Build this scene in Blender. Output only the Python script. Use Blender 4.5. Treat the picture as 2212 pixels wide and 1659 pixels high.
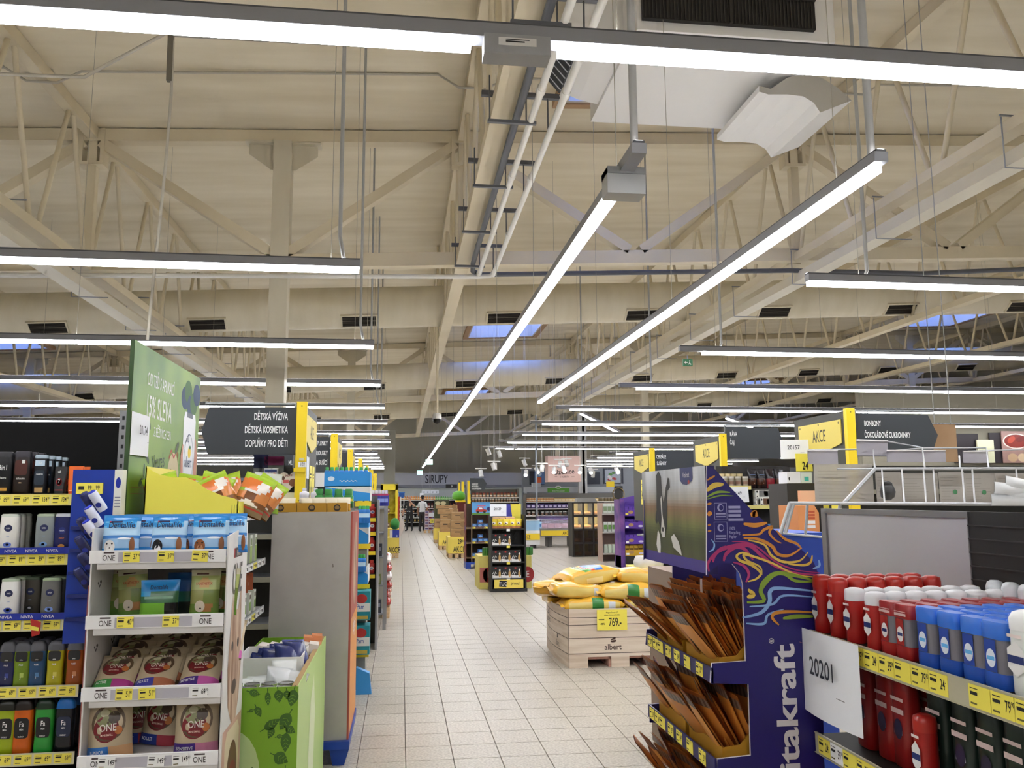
# Supermarket hall: aisle between gondola ends, exposed cream roof, linear LED lights.
import bpy, math, random
from mathutils import Vector, Matrix

sc = bpy.context.scene
for o in list(bpy.data.objects):
    bpy.data.objects.remove(o, do_unlink=True)
COL = sc.collection
rnd = random.Random(11)
PI = math.pi

# ------------------------------------------------------------------ camera
F_PX, YAW, PITCH, ROLL, EYE = 1814.07, .131017, .135107, -.00564, 1.63
_fw = Vector((math.sin(YAW)*math.cos(PITCH), math.cos(YAW)*math.cos(PITCH), math.sin(PITCH)))
_rt = Vector((math.cos(YAW), -math.sin(YAW), 0))
_up = _rt.cross(_fw)
_r2 = math.cos(ROLL)*_rt + math.sin(ROLL)*_up
_u2 = -math.sin(ROLL)*_rt + math.cos(ROLL)*_up
cam_d = bpy.data.cameras.new('camera')
cam = bpy.data.objects.new('camera', cam_d)
COL.objects.link(cam)
cam.matrix_world = Matrix(((_r2.x, _u2.x, -_fw.x, 0), (_r2.y, _u2.y, -_fw.y, 0), (_r2.z, _u2.z, -_fw.z, EYE), (0, 0, 0, 1)))
cam_d.sensor_fit = 'HORIZONTAL'
cam_d.sensor_width = 36.0
cam_d.lens = 36.0*F_PX/2212
cam_d.clip_start = .05
cam_d.clip_end = 300
sc.camera = cam

# ------------------------------------------------------------------ world, exposure
w = bpy.data.worlds.new('dusk_sky')
sc.world = w
w.use_nodes = True
bg = w.node_tree.nodes['Background']
bg.inputs[0].default_value = (.16, .30, 1.0, 1)
bg.inputs[1].default_value = 6.5
vs = sc.view_settings
vs.view_transform = 'Standard'
vs.look = 'None'
vs.gamma = 1.0
vs.use_curve_mapping = False
vs.exposure = .33
LED_POWER = 17.0
UP_FILL_POWER = 5.5  # strength of the added upward fill that brightens the roof
cy = sc.cycles
cy.max_bounces = 5; cy.diffuse_bounces = 3; cy.glossy_bounces = 2; cy.transmission_bounces = 3; cy.transparent_max_bounces = 6
cy.caustics_reflective = False; cy.caustics_refractive = False
cy.use_adaptive_sampling = True; cy.adaptive_threshold = .18; cy.adaptive_min_samples = 16; cy.use_light_tree = False

# ------------------------------------------------------------------ helpers
def at(px, py, X=None, Y=None, Z=None):
    """the point of the hall seen at photo pixel (px, py) on the plane X, Y or Z = const"""
    d = _fw + _r2*((px-1106)/F_PX) - _u2*((py-829.5)/F_PX)
    t = X/d.x if X is not None else Y/d.y if Y is not None else (Z-EYE)/d.z
    return Vector((d.x*t, d.y*t, EYE+d.z*t))

def lin(h):
    h = h.lstrip('#')
    o = []
    for i in (0, 2, 4):
        c = int(h[i:i+2], 16)/255
        o.append(c/12.92 if c <= .04045 else ((c+.055)/1.055)**2.4)
    return (*o, 1)

MATS = {}
def M(hexc, rough=.5, metal=0.0, emit=0.0, alpha=1.0, trans=0.0, spec=.5, coat=0.0):
    key = (hexc, rough, metal, emit, alpha, trans, spec, coat)
    if key in MATS:
        return MATS[key]
    m = bpy.data.materials.new('mat_'+hexc.strip('#'))
    m.use_nodes = True
    b = m.node_tree.nodes['Principled BSDF']
    b.inputs['Base Color'].default_value = lin(hexc)
    b.inputs['Roughness'].default_value = rough
    b.inputs['Metallic'].default_value = metal
    b.inputs['Specular IOR Level'].default_value = spec
    if coat:
        b.inputs['Coat Weight'].default_value = coat
    if emit:
        b.inputs['Emission Color'].default_value = lin(hexc)
        b.inputs['Emission Strength'].default_value = emit
    if alpha < 1:
        b.inputs['Alpha'].default_value = alpha
    if trans:
        b.inputs['Transmission Weight'].default_value = trans
    MATS[key] = m
    return m

def noisy(name, c1, c2, scale=(4, 4, 4), rough=.6, detail=4, lo=.35, hi=.65, bump=0.0, coord='Object', spec=.4, wave=None):
    """procedural two-tone surface: noise between two colours (plus optional ribs) on object coordinates"""
    if name in MATS:
        return MATS[name]
    m = bpy.data.materials.new(name)
    m.use_nodes = True
    nt = m.node_tree
    b = nt.nodes['Principled BSDF']
    tc = nt.nodes.new('ShaderNodeTexCoord')
    mp = nt.nodes.new('ShaderNodeMapping')
    mp.inputs['Scale'].default_value = scale
    nz = nt.nodes.new('ShaderNodeTexNoise')
    nz.inputs['Scale'].default_value = 1
    nz.inputs['Detail'].default_value = detail
    cr = nt.nodes.new('ShaderNodeValToRGB')
    cr.color_ramp.elements[0].position = lo
    cr.color_ramp.elements[0].color = lin(c1)
    cr.color_ramp.elements[1].position = hi
    cr.color_ramp.elements[1].color = lin(c2)
    L = nt.links.new
    L(tc.outputs[coord], mp.inputs[0])
    L(mp.outputs[0], nz.inputs['Vector'])
    L(nz.outputs[0], cr.inputs[0])
    L(cr.outputs[0], b.inputs['Base Color'])
    b.inputs['Roughness'].default_value = rough
    b.inputs['Specular IOR Level'].default_value = spec
    if bump:
        bp = nt.nodes.new('ShaderNodeBump')
        bp.inputs['Strength'].default_value = bump
        bp.inputs['Distance'].default_value = .02
        if wave:
            wv = nt.nodes.new('ShaderNodeTexWave')
            wv.bands_direction = wave[0]
            wv.inputs['Scale'].default_value = wave[1]
            L(tc.outputs[coord], wv.inputs['Vector'])
            L(wv.outputs[1], bp.inputs['Height'])
        else:
            L(nz.outputs[0], bp.inputs['Height'])
        L(bp.outputs[0], b.inputs['Normal'])
    MATS[name] = m
    return m

TEXTS = {}
def text_data(body, bold=.012):
    """outline of a string as a flat mesh: (verts 2D, faces), height of capitals about 1, left edge at 0"""
    if (body, bold) in TEXTS:
        return TEXTS[(body, bold)]
    cu = bpy.data.curves.new('t', 'FONT')
    cu.body = body
    cu.size = 1.38
    cu.resolution_u = 3
    cu.offset = bold
    ob = bpy.data.objects.new('t', cu)
    me = bpy.data.meshes.new_from_object(ob)
    vv = [(v.co.x, v.co.y) for v in me.vertices]
    ff = [tuple(p.vertices) for p in me.polygons]
    bpy.data.objects.remove(ob)
    bpy.data.curves.remove(cu)
    bpy.data.meshes.remove(me)
    if vv:
        x0 = min(v[0] for v in vv)
        vv = [(v[0]-x0, v[1]) for v in vv]
    wd = max((v[0] for v in vv), default=0)
    TEXTS[(body, bold)] = (vv, ff, wd)
    return TEXTS[(body, bold)]

class Fr:
    """flat frame in space: origin, right, up; p(u, v, n) lies n in front"""
    def __init__(s, o, r, u):
        s.o = Vector(o); s.r = Vector(r).normalized(); s.u = Vector(u).normalized(); s.n = s.r.cross(s.u)
    def p(s, u, v, n=0.0):
        return s.o + s.r*u + s.u*v + s.n*n

class MB:
    def __init__(s):
        s.v = []; s.f = []; s.m = []; s.sm = []; s.mats = []
    def mi(s, mat):
        if mat not in s.mats:
            s.mats.append(mat)
        return s.mats.index(mat)
    def add(s, vs_, fs, mat, smooth=False):
        b = len(s.v); i = s.mi(mat)
        s.v += [tuple(v) for v in vs_]
        for f in fs:
            s.f.append(tuple(b+k for k in f)); s.m.append(i); s.sm.append(smooth)
        return s
    def box(s, x0, x1, y0, y1, z0, z1, mat):
        v = [(x0,y0,z0),(x1,y0,z0),(x1,y1,z0),(x0,y1,z0),(x0,y0,z1),(x1,y0,z1),(x1,y1,z1),(x0,y1,z1)]
        return s.add(v, [(3,2,1,0),(4,5,6,7),(0,1,5,4),(1,2,6,5),(2,3,7,6),(3,0,4,7)], mat)
    def bar(s, p, q, wd, ht, mat, up=(0,0,1)):
        p = Vector(p); q = Vector(q); d = (q-p).normalized(); up = Vector(up)
        if abs(d.dot(up)) > .98: up = Vector((0,1,0))
        a = d.cross(up).normalized()*wd/2; b = a.cross(d).normalized()*ht/2
        v = [p-a-b, p+a-b, p+a+b, p-a+b, q-a-b, q+a-b, q+a+b, q-a+b]
        return s.add(v, [(0,1,2,3),(7,6,5,4),(4,5,1,0),(5,6,2,1),(6,7,3,2),(7,4,0,3)], mat)
    def tube(s, pts, r, mat, n=8, cap=True):
        pts = [Vector(p) for p in pts]; rings = []; a = None
        for i, p in enumerate(pts):
            d = (pts[min(i+1, len(pts)-1)]-pts[max(i-1, 0)]).normalized()
            if a is None:
                a = d.cross(Vector((0,0,1)) if abs(d.z) < .9 else Vector((1,0,0))).normalized()
            else:
                a = (a-d*a.dot(d)).normalized()
            b = d.cross(a)
            rr = r[i] if isinstance(r, (list, tuple)) else r
            rings.append([p+(a*math.cos(2*PI*k/n)+b*math.sin(2*PI*k/n))*rr for k in range(n)])
        return s.loft(rings, mat, cap, cap)
    def loft(s, rings, mat, c0=True, c1=True, smooth=True):
        n = len(rings[0]); v = [p for r in rings for p in r]; f = []
        for i in range(len(rings)-1):
            for k in range(n):
                f.append((i*n+k, i*n+(k+1) % n, (i+1)*n+(k+1) % n, (i+1)*n+k))
        s.add(v, f, mat, smooth)
        if c0: s.add(rings[0], [tuple(range(n-1, -1, -1))], mat)
        if c1: s.add(rings[-1], [tuple(range(n))], mat)
        return s
    def lathe(s, prof, mat, n=14, c=(0,0), sy=1.0, c0=True, c1=True):
        rings = [[(c[0]+r*math.cos(2*PI*k/n), c[1]+sy*r*math.sin(2*PI*k/n), z) for k in range(n)] for r, z in prof]
        return s.loft(rings, mat, c0, c1)
    def sup(s, prof, mat, n=16, c=(0,0), e=.55, c0=True, c1=True):
        """loft of rounded rectangles: prof = (half width, half depth, z)"""
        rings = []
        for hx, hy, z in prof:
            R = []
            for k in range(n):
                t = 2*PI*(k+.5)/n; ct, st = math.cos(t), math.sin(t)
                R.append((c[0]+hx*math.copysign(abs(ct)**e, ct), c[1]+hy*math.copysign(abs(st)**e, st), z))
            rings.append(R)
        return s.loft(rings, mat, c0, c1)
    def prism(s, poly, off, mat, side=None):
        """flat polygon (3D points) extruded by off"""
        n = len(poly); off = Vector(off); a = [Vector(p) for p in poly]; b = [p+off for p in a]
        s.add(a+b, [tuple(range(n)), tuple(range(2*n-1, n-1, -1))], mat)
        return s.add(a+b, [(k, k+n, (k+1) % n+n, (k+1) % n) for k in range(n)], side or mat)
    def quad(s, fr, u0, u1, v0, v1, mat, n=0.0):
        return s.add([fr.p(u0,v0,n), fr.p(u1,v0,n), fr.p(u1,v1,n), fr.p(u0,v1,n)], [(0,1,2,3)], mat)
    def poly(s, fr, pts, mat, n=0.0):
        return s.add([fr.p(u, v, n) for u, v in pts], [tuple(range(len(pts)))], mat)
    def ell(s, fr, u, v, ru, rv, mat, n=0.0, k=20, a0=0.0):
        ca, sa = math.cos(a0), math.sin(a0)
        pts = []
        for i in range(k):
            x = ru*math.cos(2*PI*i/k); y = rv*math.sin(2*PI*i/k)
            pts.append((u+x*ca-y*sa, v+x*sa+y*ca))
        return s.poly(fr, pts, mat, n)
    def stroke(s, fr, pts, wd, mat, n=0.0):
        """ribbon of varying width along 2D points"""
        vs_ = []; N = len(pts)
        for i, (u, v) in enumerate(pts):
            a = pts[max(i-1, 0)]; b = pts[min(i+1, N-1)]
            dx, dy = b[0]-a[0], b[1]-a[1]; l = math.hypot(dx, dy) or 1
            ww = wd[i] if isinstance(wd, (list, tuple)) else wd
            vs_ += [fr.p(u-dy/l*ww/2, v+dx/l*ww/2, n), fr.p(u+dy/l*ww/2, v-dx/l*ww/2, n)]
        return s.add(vs_, [(2*i+1, 2*i+3, 2*i+2, 2*i) for i in range(N-1)], mat)
    def text(s, body, fr, u, v, h, mat, sx=.78, n=.0006, al='c', fit=None, ang=0.0, warp=None, bold=.012):
        vv, ff, wd = text_data(body, bold)
        if not vv: return s
        if fit and wd*h*sx > fit: sx = fit/(wd*h)
        o = {'c': -wd/2, 'l': 0, 'r': -wd}[al]
        ca, sa = math.cos(ang), math.sin(ang)
        P = []
        for x, y in vv:
            x = (x+o)*h*sx; y = y*h
            x, y = u+x*ca-y*sa, v+x*sa+y*ca
            P.append(fr.p(x, y, n+(warp(x, y) if warp else 0)))
        return s.add(P, ff, mat)
    def mesh(s, name='m'):
        me = bpy.data.meshes.new(name)
        me.from_pydata(s.v, [], s.f)
        for m in s.mats: me.materials.append(m)
        me.polygons.foreach_set('material_index', s.m)
        me.polygons.foreach_set('use_smooth', s.sm)
        me.update()
        return me
    def build(s, name, parent=None):
        return link(name, s.mesh(name), parent)
    def shear(s, k):
        s.v = [(x, y, z+k*x) for x, y, z in s.v]
        return s

def link(name, data, parent=None, loc=None, rz=None):
    o = bpy.data.objects.new(name, data)
    COL.objects.link(o)
    if parent is not None: o.parent = parent
    if loc is not None: o.location = loc
    if rz is not None: o.rotation_euler = (0, 0, rz)
    return o

def tag(o, label, cat, group=None, kind=None):
    if label: o['label'] = label
    if cat: o['category'] = cat
    if group: o['group'] = group
    if kind: o['kind'] = kind
    return o

def thing(name, label, cat, loc=(0,0,0), rz=0.0, group=None):
    o = link(name, None, None, loc, rz)
    o.empty_display_size = .05
    return tag(o, label, cat, group)

def single(name, mb, label, cat, loc=(0,0,0), rz=0.0, group=None):
    o = mb.build(name)
    o.location = loc
    o.rotation_euler = (0, 0, rz)
    return tag(o, label, cat, group)

def struct(name, mb, label=None, cat=None):
    o = mb.build(name)
    o['kind'] = 'structure'
    if label: o['label'] = label
    if cat: o['category'] = cat
    return o

def proto(parts):
    """parts: list of (name, MB or mesh, [(sub name, MB)]) kept as mesh data to be stamped many times"""
    out = []
    for p in parts:
        me = p[1].mesh(p[0]) if isinstance(p[1], MB) else p[1]
        subs = [(n, b.mesh(n) if isinstance(b, MB) else b) for n, b in (p[2] if len(p) > 2 else [])]
        out.append((p[0], me, subs))
    return out

def stamp(name, pr, label, cat, loc, rz=0.0, group=None, tilt=None, scale=None):
    if len(pr) == 1 and not pr[0][2]:
        r = link(name, pr[0][1], None, loc, rz)
        tag(r, label, cat, group)
    else:
        r = thing(name, label, cat, loc, rz, group)
        for n, me, subs in pr:
            c = link(n, me, r)
            for sn, sme in subs:
                link(sn, sme, c)
    if tilt: r.rotation_euler = (tilt[0], tilt[1], rz)
    if scale: r.scale = (scale, scale, scale) if not isinstance(scale, (tuple, list)) else scale
    return r

ORD = ['first', 'second', 'third', 'fourth', 'fifth', 'sixth', 'seventh', 'eighth', 'ninth', 'tenth', 'eleventh', 'twelfth']
def nth(i):
    return ORD[i] if i < len(ORD) else '%dth' % (i+1) if (i+1) % 10 not in (1, 2, 3) or 10 < (i+1) % 100 < 14 else '%d%s' % (i+1, {1: 'st', 2: 'nd', 3: 'rd'}[(i+1) % 10])

WHITE = M('#e9e7e4', .55); BLACK = M('#15151a', .5); STEEL = M('#9a9a9c', .35, .7); GREYM = M('#8b8d92', .45, .3)
YEL = M('#f3d31f', .5); TAGY = M('#f4e55a', .5); TAGW = M('#f2f2f0', .5); INK = M('#1c1a18', .6)
SIGN = M('#34383c', .55); CHAR = M('#3a3830', .6); PAPER = M('#eef0f4', .7); YPAN = M('#f0d860', .55)
PALLET = noisy('pallet_wood', '#c9a578', '#dfc39a', (3, 30, 30), .8)
CREAM = noisy('cream_steel', '#cdbf9f', '#dccfb2', (.7, .7, .7), .55, lo=.3, hi=.7)
# ================================================================== SETTING
FLOOR_C = noisy('floor_tile', '#a49b8d', '#c3bbae', (60, 60, 60), .4, 6, .36, .6, spec=.5)
GROUT = M('#6a6157', .85)
TX, TY = .049, .174
fl = MB()
fl.box(-24, 32, -8, 60, -.3, -.006, GROUT)
floor = struct('floor', fl)
tile = MB()
g, c, hh = .148, .0015, 0.0
tile.add([(-g,-g,-.006),(g,-g,-.006),(g,g,-.006),(-g,g,-.006),(-g+c,-g+c,hh),(g-c,-g+c,hh),(g-c,g-c,hh),(-g+c,g-c,hh)],
         [(4,5,6,7),(0,1,5,4),(1,2,6,5),(2,3,7,6),(3,0,4,7)], FLOOR_C)
tile_me = tile.mesh('tile')
cells = []
for i in range(-15, 40):
    for j in range(3, 178):
        X = TX+.3*i+.15; Y = TY+.3*j+.15
        cells.append((X, Y))
def seen_floor(X, Y):
    d = Vector((X, Y, -EYE)); z = d.dot(_fw)
    if z < .1: return False
    u = 1106+F_PX*d.dot(_r2)/z; v = 829.5-F_PX*d.dot(_u2)/z
    return 0 < u < 2212 and v < 1659 and -.45 < X < (1.75 if Y < 8.2 else 1.45+.02*Y)
near = sorted([c_ for c_ in cells if seen_floor(*c_)], key=lambda c_: c_[1])[:300]
nset = set(near)
for X, Y in near:
    link('tile', tile_me, floor, (X, Y, 0))
rest = MB()
for X, Y in cells:
    if (X, Y) in nset: continue
    rest.add([(X+x, Y+y, z) for x, y, z in tile.v], tile.f, FLOOR_C)
for X0, X1, Y0, Y1 in ((-24, TX-.3*15, -8, 60), (TX+.3*40, 32, -8, 60), (TX-.3*15, TX+.3*40, -8, TY+.9), (TX-.3*15, TX+.3*40, TY+.3*178, 60)):
    rest.box(X0, X1, Y0, Y1, -.006, 0, FLOOR_C)
ro = rest.build('floor_tiles', floor)
ro['kind'] = 'stuff'

# --- roof: everything up there falls to the left by SL
SL = .045
ZD = 7.72                      # deck height at X = 0
DECK = noisy('roof_deck', '#d3c6a8', '#e4d9c0', (.35, 2.2, 1), .7, 6, .3, .72, bump=.05, wave=('Y', 14))
PX_ = [-20.0, 32.0]; PY_ = [-8.0, 60.0]
sky_x = [(2.5+17.6*k, 4.95+17.6*k) for k in (-1, 0, 1)]
sky_y = [(8.7, 12.1), (28.2, 31.6), (47.7, 51.1)]
xs = sorted([-24, 32]+[v for p in sky_x for v in p]); ys = sorted([-8, 60]+[v for p in sky_y for v in p])
dk = MB()
for i in range(len(xs)-1):
    for j in range(len(ys)-1):
        if (xs[i], xs[i+1]) in sky_x and (ys[j], ys[j+1]) in sky_y: continue
        n = max(1, int((ys[j+1]-ys[j])/1.0))
        dk.add([(xs[i],ys[j],ZD),(xs[i],ys[j+1],ZD),(xs[i+1],ys[j+1],ZD),(xs[i+1],ys[j],ZD)], [(0,1,2,3)], DECK)
struct('ceiling', dk.shear(SL))
PANE = bpy.data.materials.new('skylight_pane')
PANE.use_nodes = True
nt = PANE.node_tree
b_ = nt.nodes['Principled BSDF']
b_.inputs['Base Color'].default_value = (.75, .85, 1, 1); b_.inputs['Roughness'].default_value = .15; b_.inputs['Alpha'].default_value = .22
CURB = M('#cfc6b4', .6); CURBW = M('#a8865e', .7)
k = 0
for a, b in sky_x:
    for c0, d in sky_y:
        k += 1
        f = MB()
        for x0, x1, y0, y1 in ((a-.06, a, c0-.06, d+.06), (b, b+.06, c0-.06, d+.06), (a, b, c0-.06, c0), (a, b, d, d+.06)):
            f.box(x0, x1, y0, y1, ZD-.1, ZD+.65, CURB)
        o = f.shear(SL).build('window_%d' % k); o['kind'] = 'structure'
        p = MB(); p.box(a-.05, b+.05, c0-.05, d+.05, ZD+.65, ZD+.67, PANE); p.shear(SL).build('pane', o)
        bb = MB()
        for yy in (c0+(d-c0)/3, c0+2*(d-c0)/3): bb.box(a, b, yy-.02, yy+.02, ZD+.6, ZD+.65, GREYM)
        bb.box((a+b)/2-.02, (a+b)/2+.02, c0, d, ZD+.6, ZD+.65, GREYM)
        bb.shear(SL).build('glazing_bar', o)
        tr = MB()
        for x0, x1, y0, y1 in ((a-.22, a-.06, c0-.2, d+.2), (b+.06, b+.22, c0-.2, d+.2), (a-.06, b+.06, c0-.2, c0-.06), (a-.06, b+.06, d+.06, d+.2)):
            tr.box(x0, x1, y0, y1, ZD-.13, ZD-.02, CURBW)
        tr.shear(SL).build('frame', o)

WALLC = noisy('wall_paint', '#a5a194', '#b1ada1', (.8, .8, .8), .7)
WALLG = M('#9b9ca0', .6)
def wall(name, x0, x1, y0, y1, mat=WALLC, z1=9.3):
    m = MB(); m.box(x0, x1, y0, y1, 0, z1, mat)
    return struct(name, m)
wall('wall_left', -24.2, -24, -8, 60)
wall('wall_right', 32, 32.2, -8, 60)
wall('wall_front', -24, 32, -8.2, -8)
wall('wall_back', -24, 32, 58, 58.2, M('#b3ae9c', .7))

# --- columns and primary trusses (across the aisle)
TRX = [-22.5+5.87*i for i in range(0, 9)]
TRX = [.96+5.87*i for i in range(-3, 5)]
PRY = [-6.0, 13.5, 33.0, 52.5]
ZC, ZT = 5.5, 7.5
side = {-6.0: 'behind the camera', 13.5: 'nearest to the camera', 33.0: 'second from the camera', 52.5: 'far back before the rear wall'}
for Y in PRY:
    root = thing('roof_girder', 'cream steel girder across the hall, %s' % side[Y], 'roof girder', (0, Y, 0))
    m = MB(); m.box(-20, 30, -.1, .1, ZT, ZT+.2, CREAM); m.shear(SL).build('top_chord', root)
    m = MB(); m.box(-20, 30, -.1, .1, ZC-.11, ZC+.11, CREAM); m.shear(SL).build('bottom_chord', root)
    for x in TRX:
        for s in (-1, 1):
            xb = x+s*2.93
            m = MB(); m.bar((x+s*.12, 0, ZT-.02), (xb-s*.1, 0, ZC+.12), .16, .2, CREAM, (0,1,0)); m.shear(SL).build('diagonal', root)
        m = MB(); m.bar((x, 0, ZT), (x, 0, ZC), .14, .14, CREAM); m.shear(SL).build('post', root)
        m = MB(); m.box(x-.19, x-.13, -.12, .12, ZT-.35, ZT+.2, CREAM); m.box(x+.13, x+.19, -.12, .12, ZT-.35, ZT+.2, CREAM); m.box(x-.19, x+.19, -.12, .12, ZT-.4, ZT-.35, CREAM)
        m.shear(SL).build('bearing_plate', root)
COLM = noisy('column_paint', '#c9bfa6', '#d2c9b2', (2, 2, .5), .5)
n = 0
for Y in PRY[1:]:
    for x in (-13.7, -1.97, 9.77, 21.5):
        if Y == 13.5 and x == 9.77: continue
        top = ZT+SL*x
        r = thing('steel_column', 'cream steel column %s, %s' % ({-13.7: 'far left behind the shelves', -1.97: 'left of the aisle', 9.77: 'right of the aisle', 21.5: 'far right of the hall'}[x], {13.5: 'nearest', 33.0: 'second in line', 52.5: 'third and farthest in line'}[Y]), 'column', (x, Y, 0))
        m = MB(); m.box(-.14, .14, -.115, .115, 0, top, COLM); m.build('shaft', r)
        m = MB()
        for s in (-1, 1):
            m.box(-.14, .14, s*.135-.02, s*.135+.02, 0, top, COLM)
        m.build('flange', r)
        for s in (-1, 1):
            m = MB(); m.prism([(s*.14, -.01, top), (s*.55, -.01, top), (s*.55, -.01, top-.2), (s*.2, -.01, top-.45), (s*.14, -.01, top-.45)], (0, .02, 0), COLM)
            m.box(min(s*.14, s*.6), max(s*.14, s*.6), -.12, .12, top-.03, top, COLM)
            m.build('capital_bracket', r)

# --- secondary lattice trusses along the aisle
wh = {0: 'far left over the side aisles', 1: 'second from the left', 2: 'over the left shelves', 3: 'directly over the aisle', 4: 'over the right shelves', 5: 'third from the right', 6: 'second from the right', 7: 'farthest right'}
TRUNK = M('#cfc6b0', .5)
for i, x in enumerate(TRX):
    root = thing('lattice_truss', 'long cream lattice roof truss running with the aisle, %s' % wh[i], 'roof truss', (x, 0, 0))
    zz = SL*x
    for k, (a, b) in enumerate(zip(PRY[:-1], PRY[1:])):
        m = MB(); m.box(-.08, .08, a+.1, b-.1, ZD-.19+zz, ZD-.01+zz, CREAM); m.build('top_chord', root)
        m = MB(); m.box(-.11, .11, a+.1, b-.1, ZC-.12+zz, ZC+.02+zz, CREAM); m.build('bottom_chord', root)
        N = 10; st = (b-a)/N
        for j in range(N):
            y0 = a+j*st
            for q, (p0, p1) in enumerate((((y0+.12, ZC), (y0+st*.46, ZD-.15)), ((y0+st*.54, ZD-.15), (y0+st-.12, ZC)))):
                m = MB(); m.tube([(0, p0[0], p0[1]+zz), (0, p1[0], p1[1]+zz)], .037, CREAM, 8); m.build('web_tube', root)

# cable trunking under two of the trusses
for x, lab, nm in ((TRX[4]+.02, 'white cable trunking under the truss over the right shelves', 1), (TRX[2]+.02, 'white cable trunking under the truss over the left shelves', 2)):
    zz = SL*x
    root = thing('cable_trunking', lab, 'trunking', (x, 0, 0))
    m = MB(); m.box(-.12, .14, -5, 56, ZC-.5+zz, ZC-.34+zz, TRUNK); m.build('channel', root)
    for j in range(14):
        y = 3.0+j*2.6
        m = MB(); z0, z1 = ZC-.54+zz, ZC+.06+zz
        m.tube([(-.18, y, z1), (-.18, y, z0), (.36, y, z0)], .009, GREYM, 6); m.tube([(.2, y, z1+.02), (-.2, y, z1+.02)], .012, GREYM, 6)
        m.build('hanger', root)

# --- round air ducts with grilles
DUCT = noisy('duct_skin', '#cfc4a8', '#d9cfb7', (3, .6, .6), .5, 4, .3, .7)
GRL = M('#4b443a', .6)
duct_lab = ['nearest large round cream air duct across the hall', 'second large round cream air duct, below the blue skylight', 'third and farthest round cream air duct across the hall']
for di, Y in enumerate((19.5, 31.0, 42.5)):
    R0, z0 = .48, 6.1
    root = thing('air_duct', duct_lab[di], 'air duct', (0, Y, z0))
    m = MB(); m.tube([(-20+i*10, 0, SL*(-20+i*10)) for i in range(6)], R0, DUCT, 28); m.build('tube', root)
    for j in range(-5, 9):
        x = 2.35+3.35*j; ang = math.radians(-52)
        cy, cz = math.cos(ang)*-R0, math.sin(ang)*R0
        fr = Fr((x, cy*1.02, cz*1.02+SL*x), (1, 0, SL), (0, -math.sin(-ang)*-1, math.cos(ang)))
        fr = Fr((x, cy, cz+SL*x), (1, 0, SL), Vector((1, 0, 0)).cross(Vector((0, -math.cos(ang), math.sin(ang))))*-1)
        m = MB()
        for u0, u1, v0, v1 in ((-.42, .42, .15, .18), (-.42, .42, -.18, -.15), (-.42, -.38, -.15, .15), (.38, .42, -.15, .15)):
            m.prism([fr.p(u0,v0,.02), fr.p(u1,v0,.02), fr.p(u1,v1,.02), fr.p(u0,v1,.02)], fr.n*-.09, DUCT)
        g1 = m.build('grille_frame', root)
        m = MB(); m.quad(fr, -.38, .38, -.15, .15, M('#2c2722', .7), .0)
        for q in range(8):
            v = -.135+q*.0385
            m.prism([fr.p(-.38,v,.004), fr.p(.38,v,.004), fr.p(.38,v+.016,.016), fr.p(-.38,v+.016,.016)], fr.n*.004, GRL)
        m.build('louvre', g1)

# --- pipes beside the truss over the aisle
PIPW = M('#dedad0', .4); PIPG = M('#55565a', .45)
zb = 5.2
r = thing('white_pipe_pair', 'pair of white water pipes turning left under the girder', 'pipes', (0, 0, 0))
for q, (px, py) in enumerate(((1.2, 13.25), (1.42, 13.15))):
    m = MB(); z = zb-.02*q
    m.tube([(px+.0, -4, z+.12), (px, py-.15, z), (px-.05, py-.03, z), (px-.2, py, z-.005), (-18, py, z-.5)], .035, PIPW, 10); m.build('pipe', r)
    for j in range(7):
        m = MB(); y = 1+j*2.0
        m.tube([(px, y-.05, z+.1-.007*y), (px, y+.05, z+.1-.007*y)], .045, PIPW, 10); m.build('coupling', r)
m = MB(); m.tube([(1.07, -4, 5.36), (1.08, 12.8, 5.3), (1.1, 13.1, 5.25), (1.25, 13.3, 5.25), (6.6, 13.3, 5.48), (9, 13.3, 5.5), (14, 13.3, 5.85), (28, 13.3, 6.5)], .04, PIPG, 10)
single('grey_pipe', m, 'dark grey pipe turning right along the nearest girder', 'pipe')
r = thing('pipe_bracket_set', 'grey bracket rails carrying the pipes beside the truss', 'pipe brackets', (0, 0, 0))
for j in range(5):
    y = 6.2+j*1.7
    m = MB(); m.box(.75, 1.6, y-.025, y+.025, 5.62, 5.67, PIPG); m.build('rail', r)
    m = MB()
    for x in (1.2, 1.42): m.tube([(x, y, 5.65), (x, y, 5.25)], .008, PIPG, 5)
    m.build('drop_rod', r)
    m = MB(); m.box(.78, 1.25, y-.3-.02, y-.3+.02, 5.2, 5.23, PIPG); m.tube([(.8, y-.3, 5.2), (.8, y-.3, 5.68)], .008, PIPG, 5); m.build('saddle', r)

# --- air handling unit under the near skylight
UN = M('#e8e6e2', .45)
z0 = 6.6
r = thing('air_handling_unit', 'white ceiling air handling unit with black intake grille', 'air handler', (0, 0, 0))
m = MB(); m.box(2.45, 4.7, 8.15, 10.4, z0, 7.7, UN); m.build('casing', r)
g = MB(); g.box(2.5, 4.45, 8.09, 8.15, z0+.1, z0+.75, M('#1c1a18', .6))
gg = g.build('intake_grille', r)
sl_ = MB()
for q in range(48): sl_.box(2.52+q*.04, 2.528+q*.04, 8.075, 8.09, z0+.11, z0+.74, M('#3a352f', .6))
sl_.build('intake_slat', gg)
fr_ = MB(); fr_.box(2.5, 4.45, 8.06, 8.09, z0+.42, z0+.45, M('#2a2622', .6)); fr_.box(3.46, 3.49, 8.06, 8.09, z0+.1, z0+.75, M('#2a2622', .6)); fr_.build('grille_frame', gg)
pl = [at(x, y, Y=8.9) for x, y in ((1640, 185), (1665, 192), (1700, 168), (1735, 158), (1775, 168), (1810, 190), (1840, 217), (1772, 243), (1758, 222), (1735, 208), (1700, 204), (1660, 204), (1640, 198))]
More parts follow.
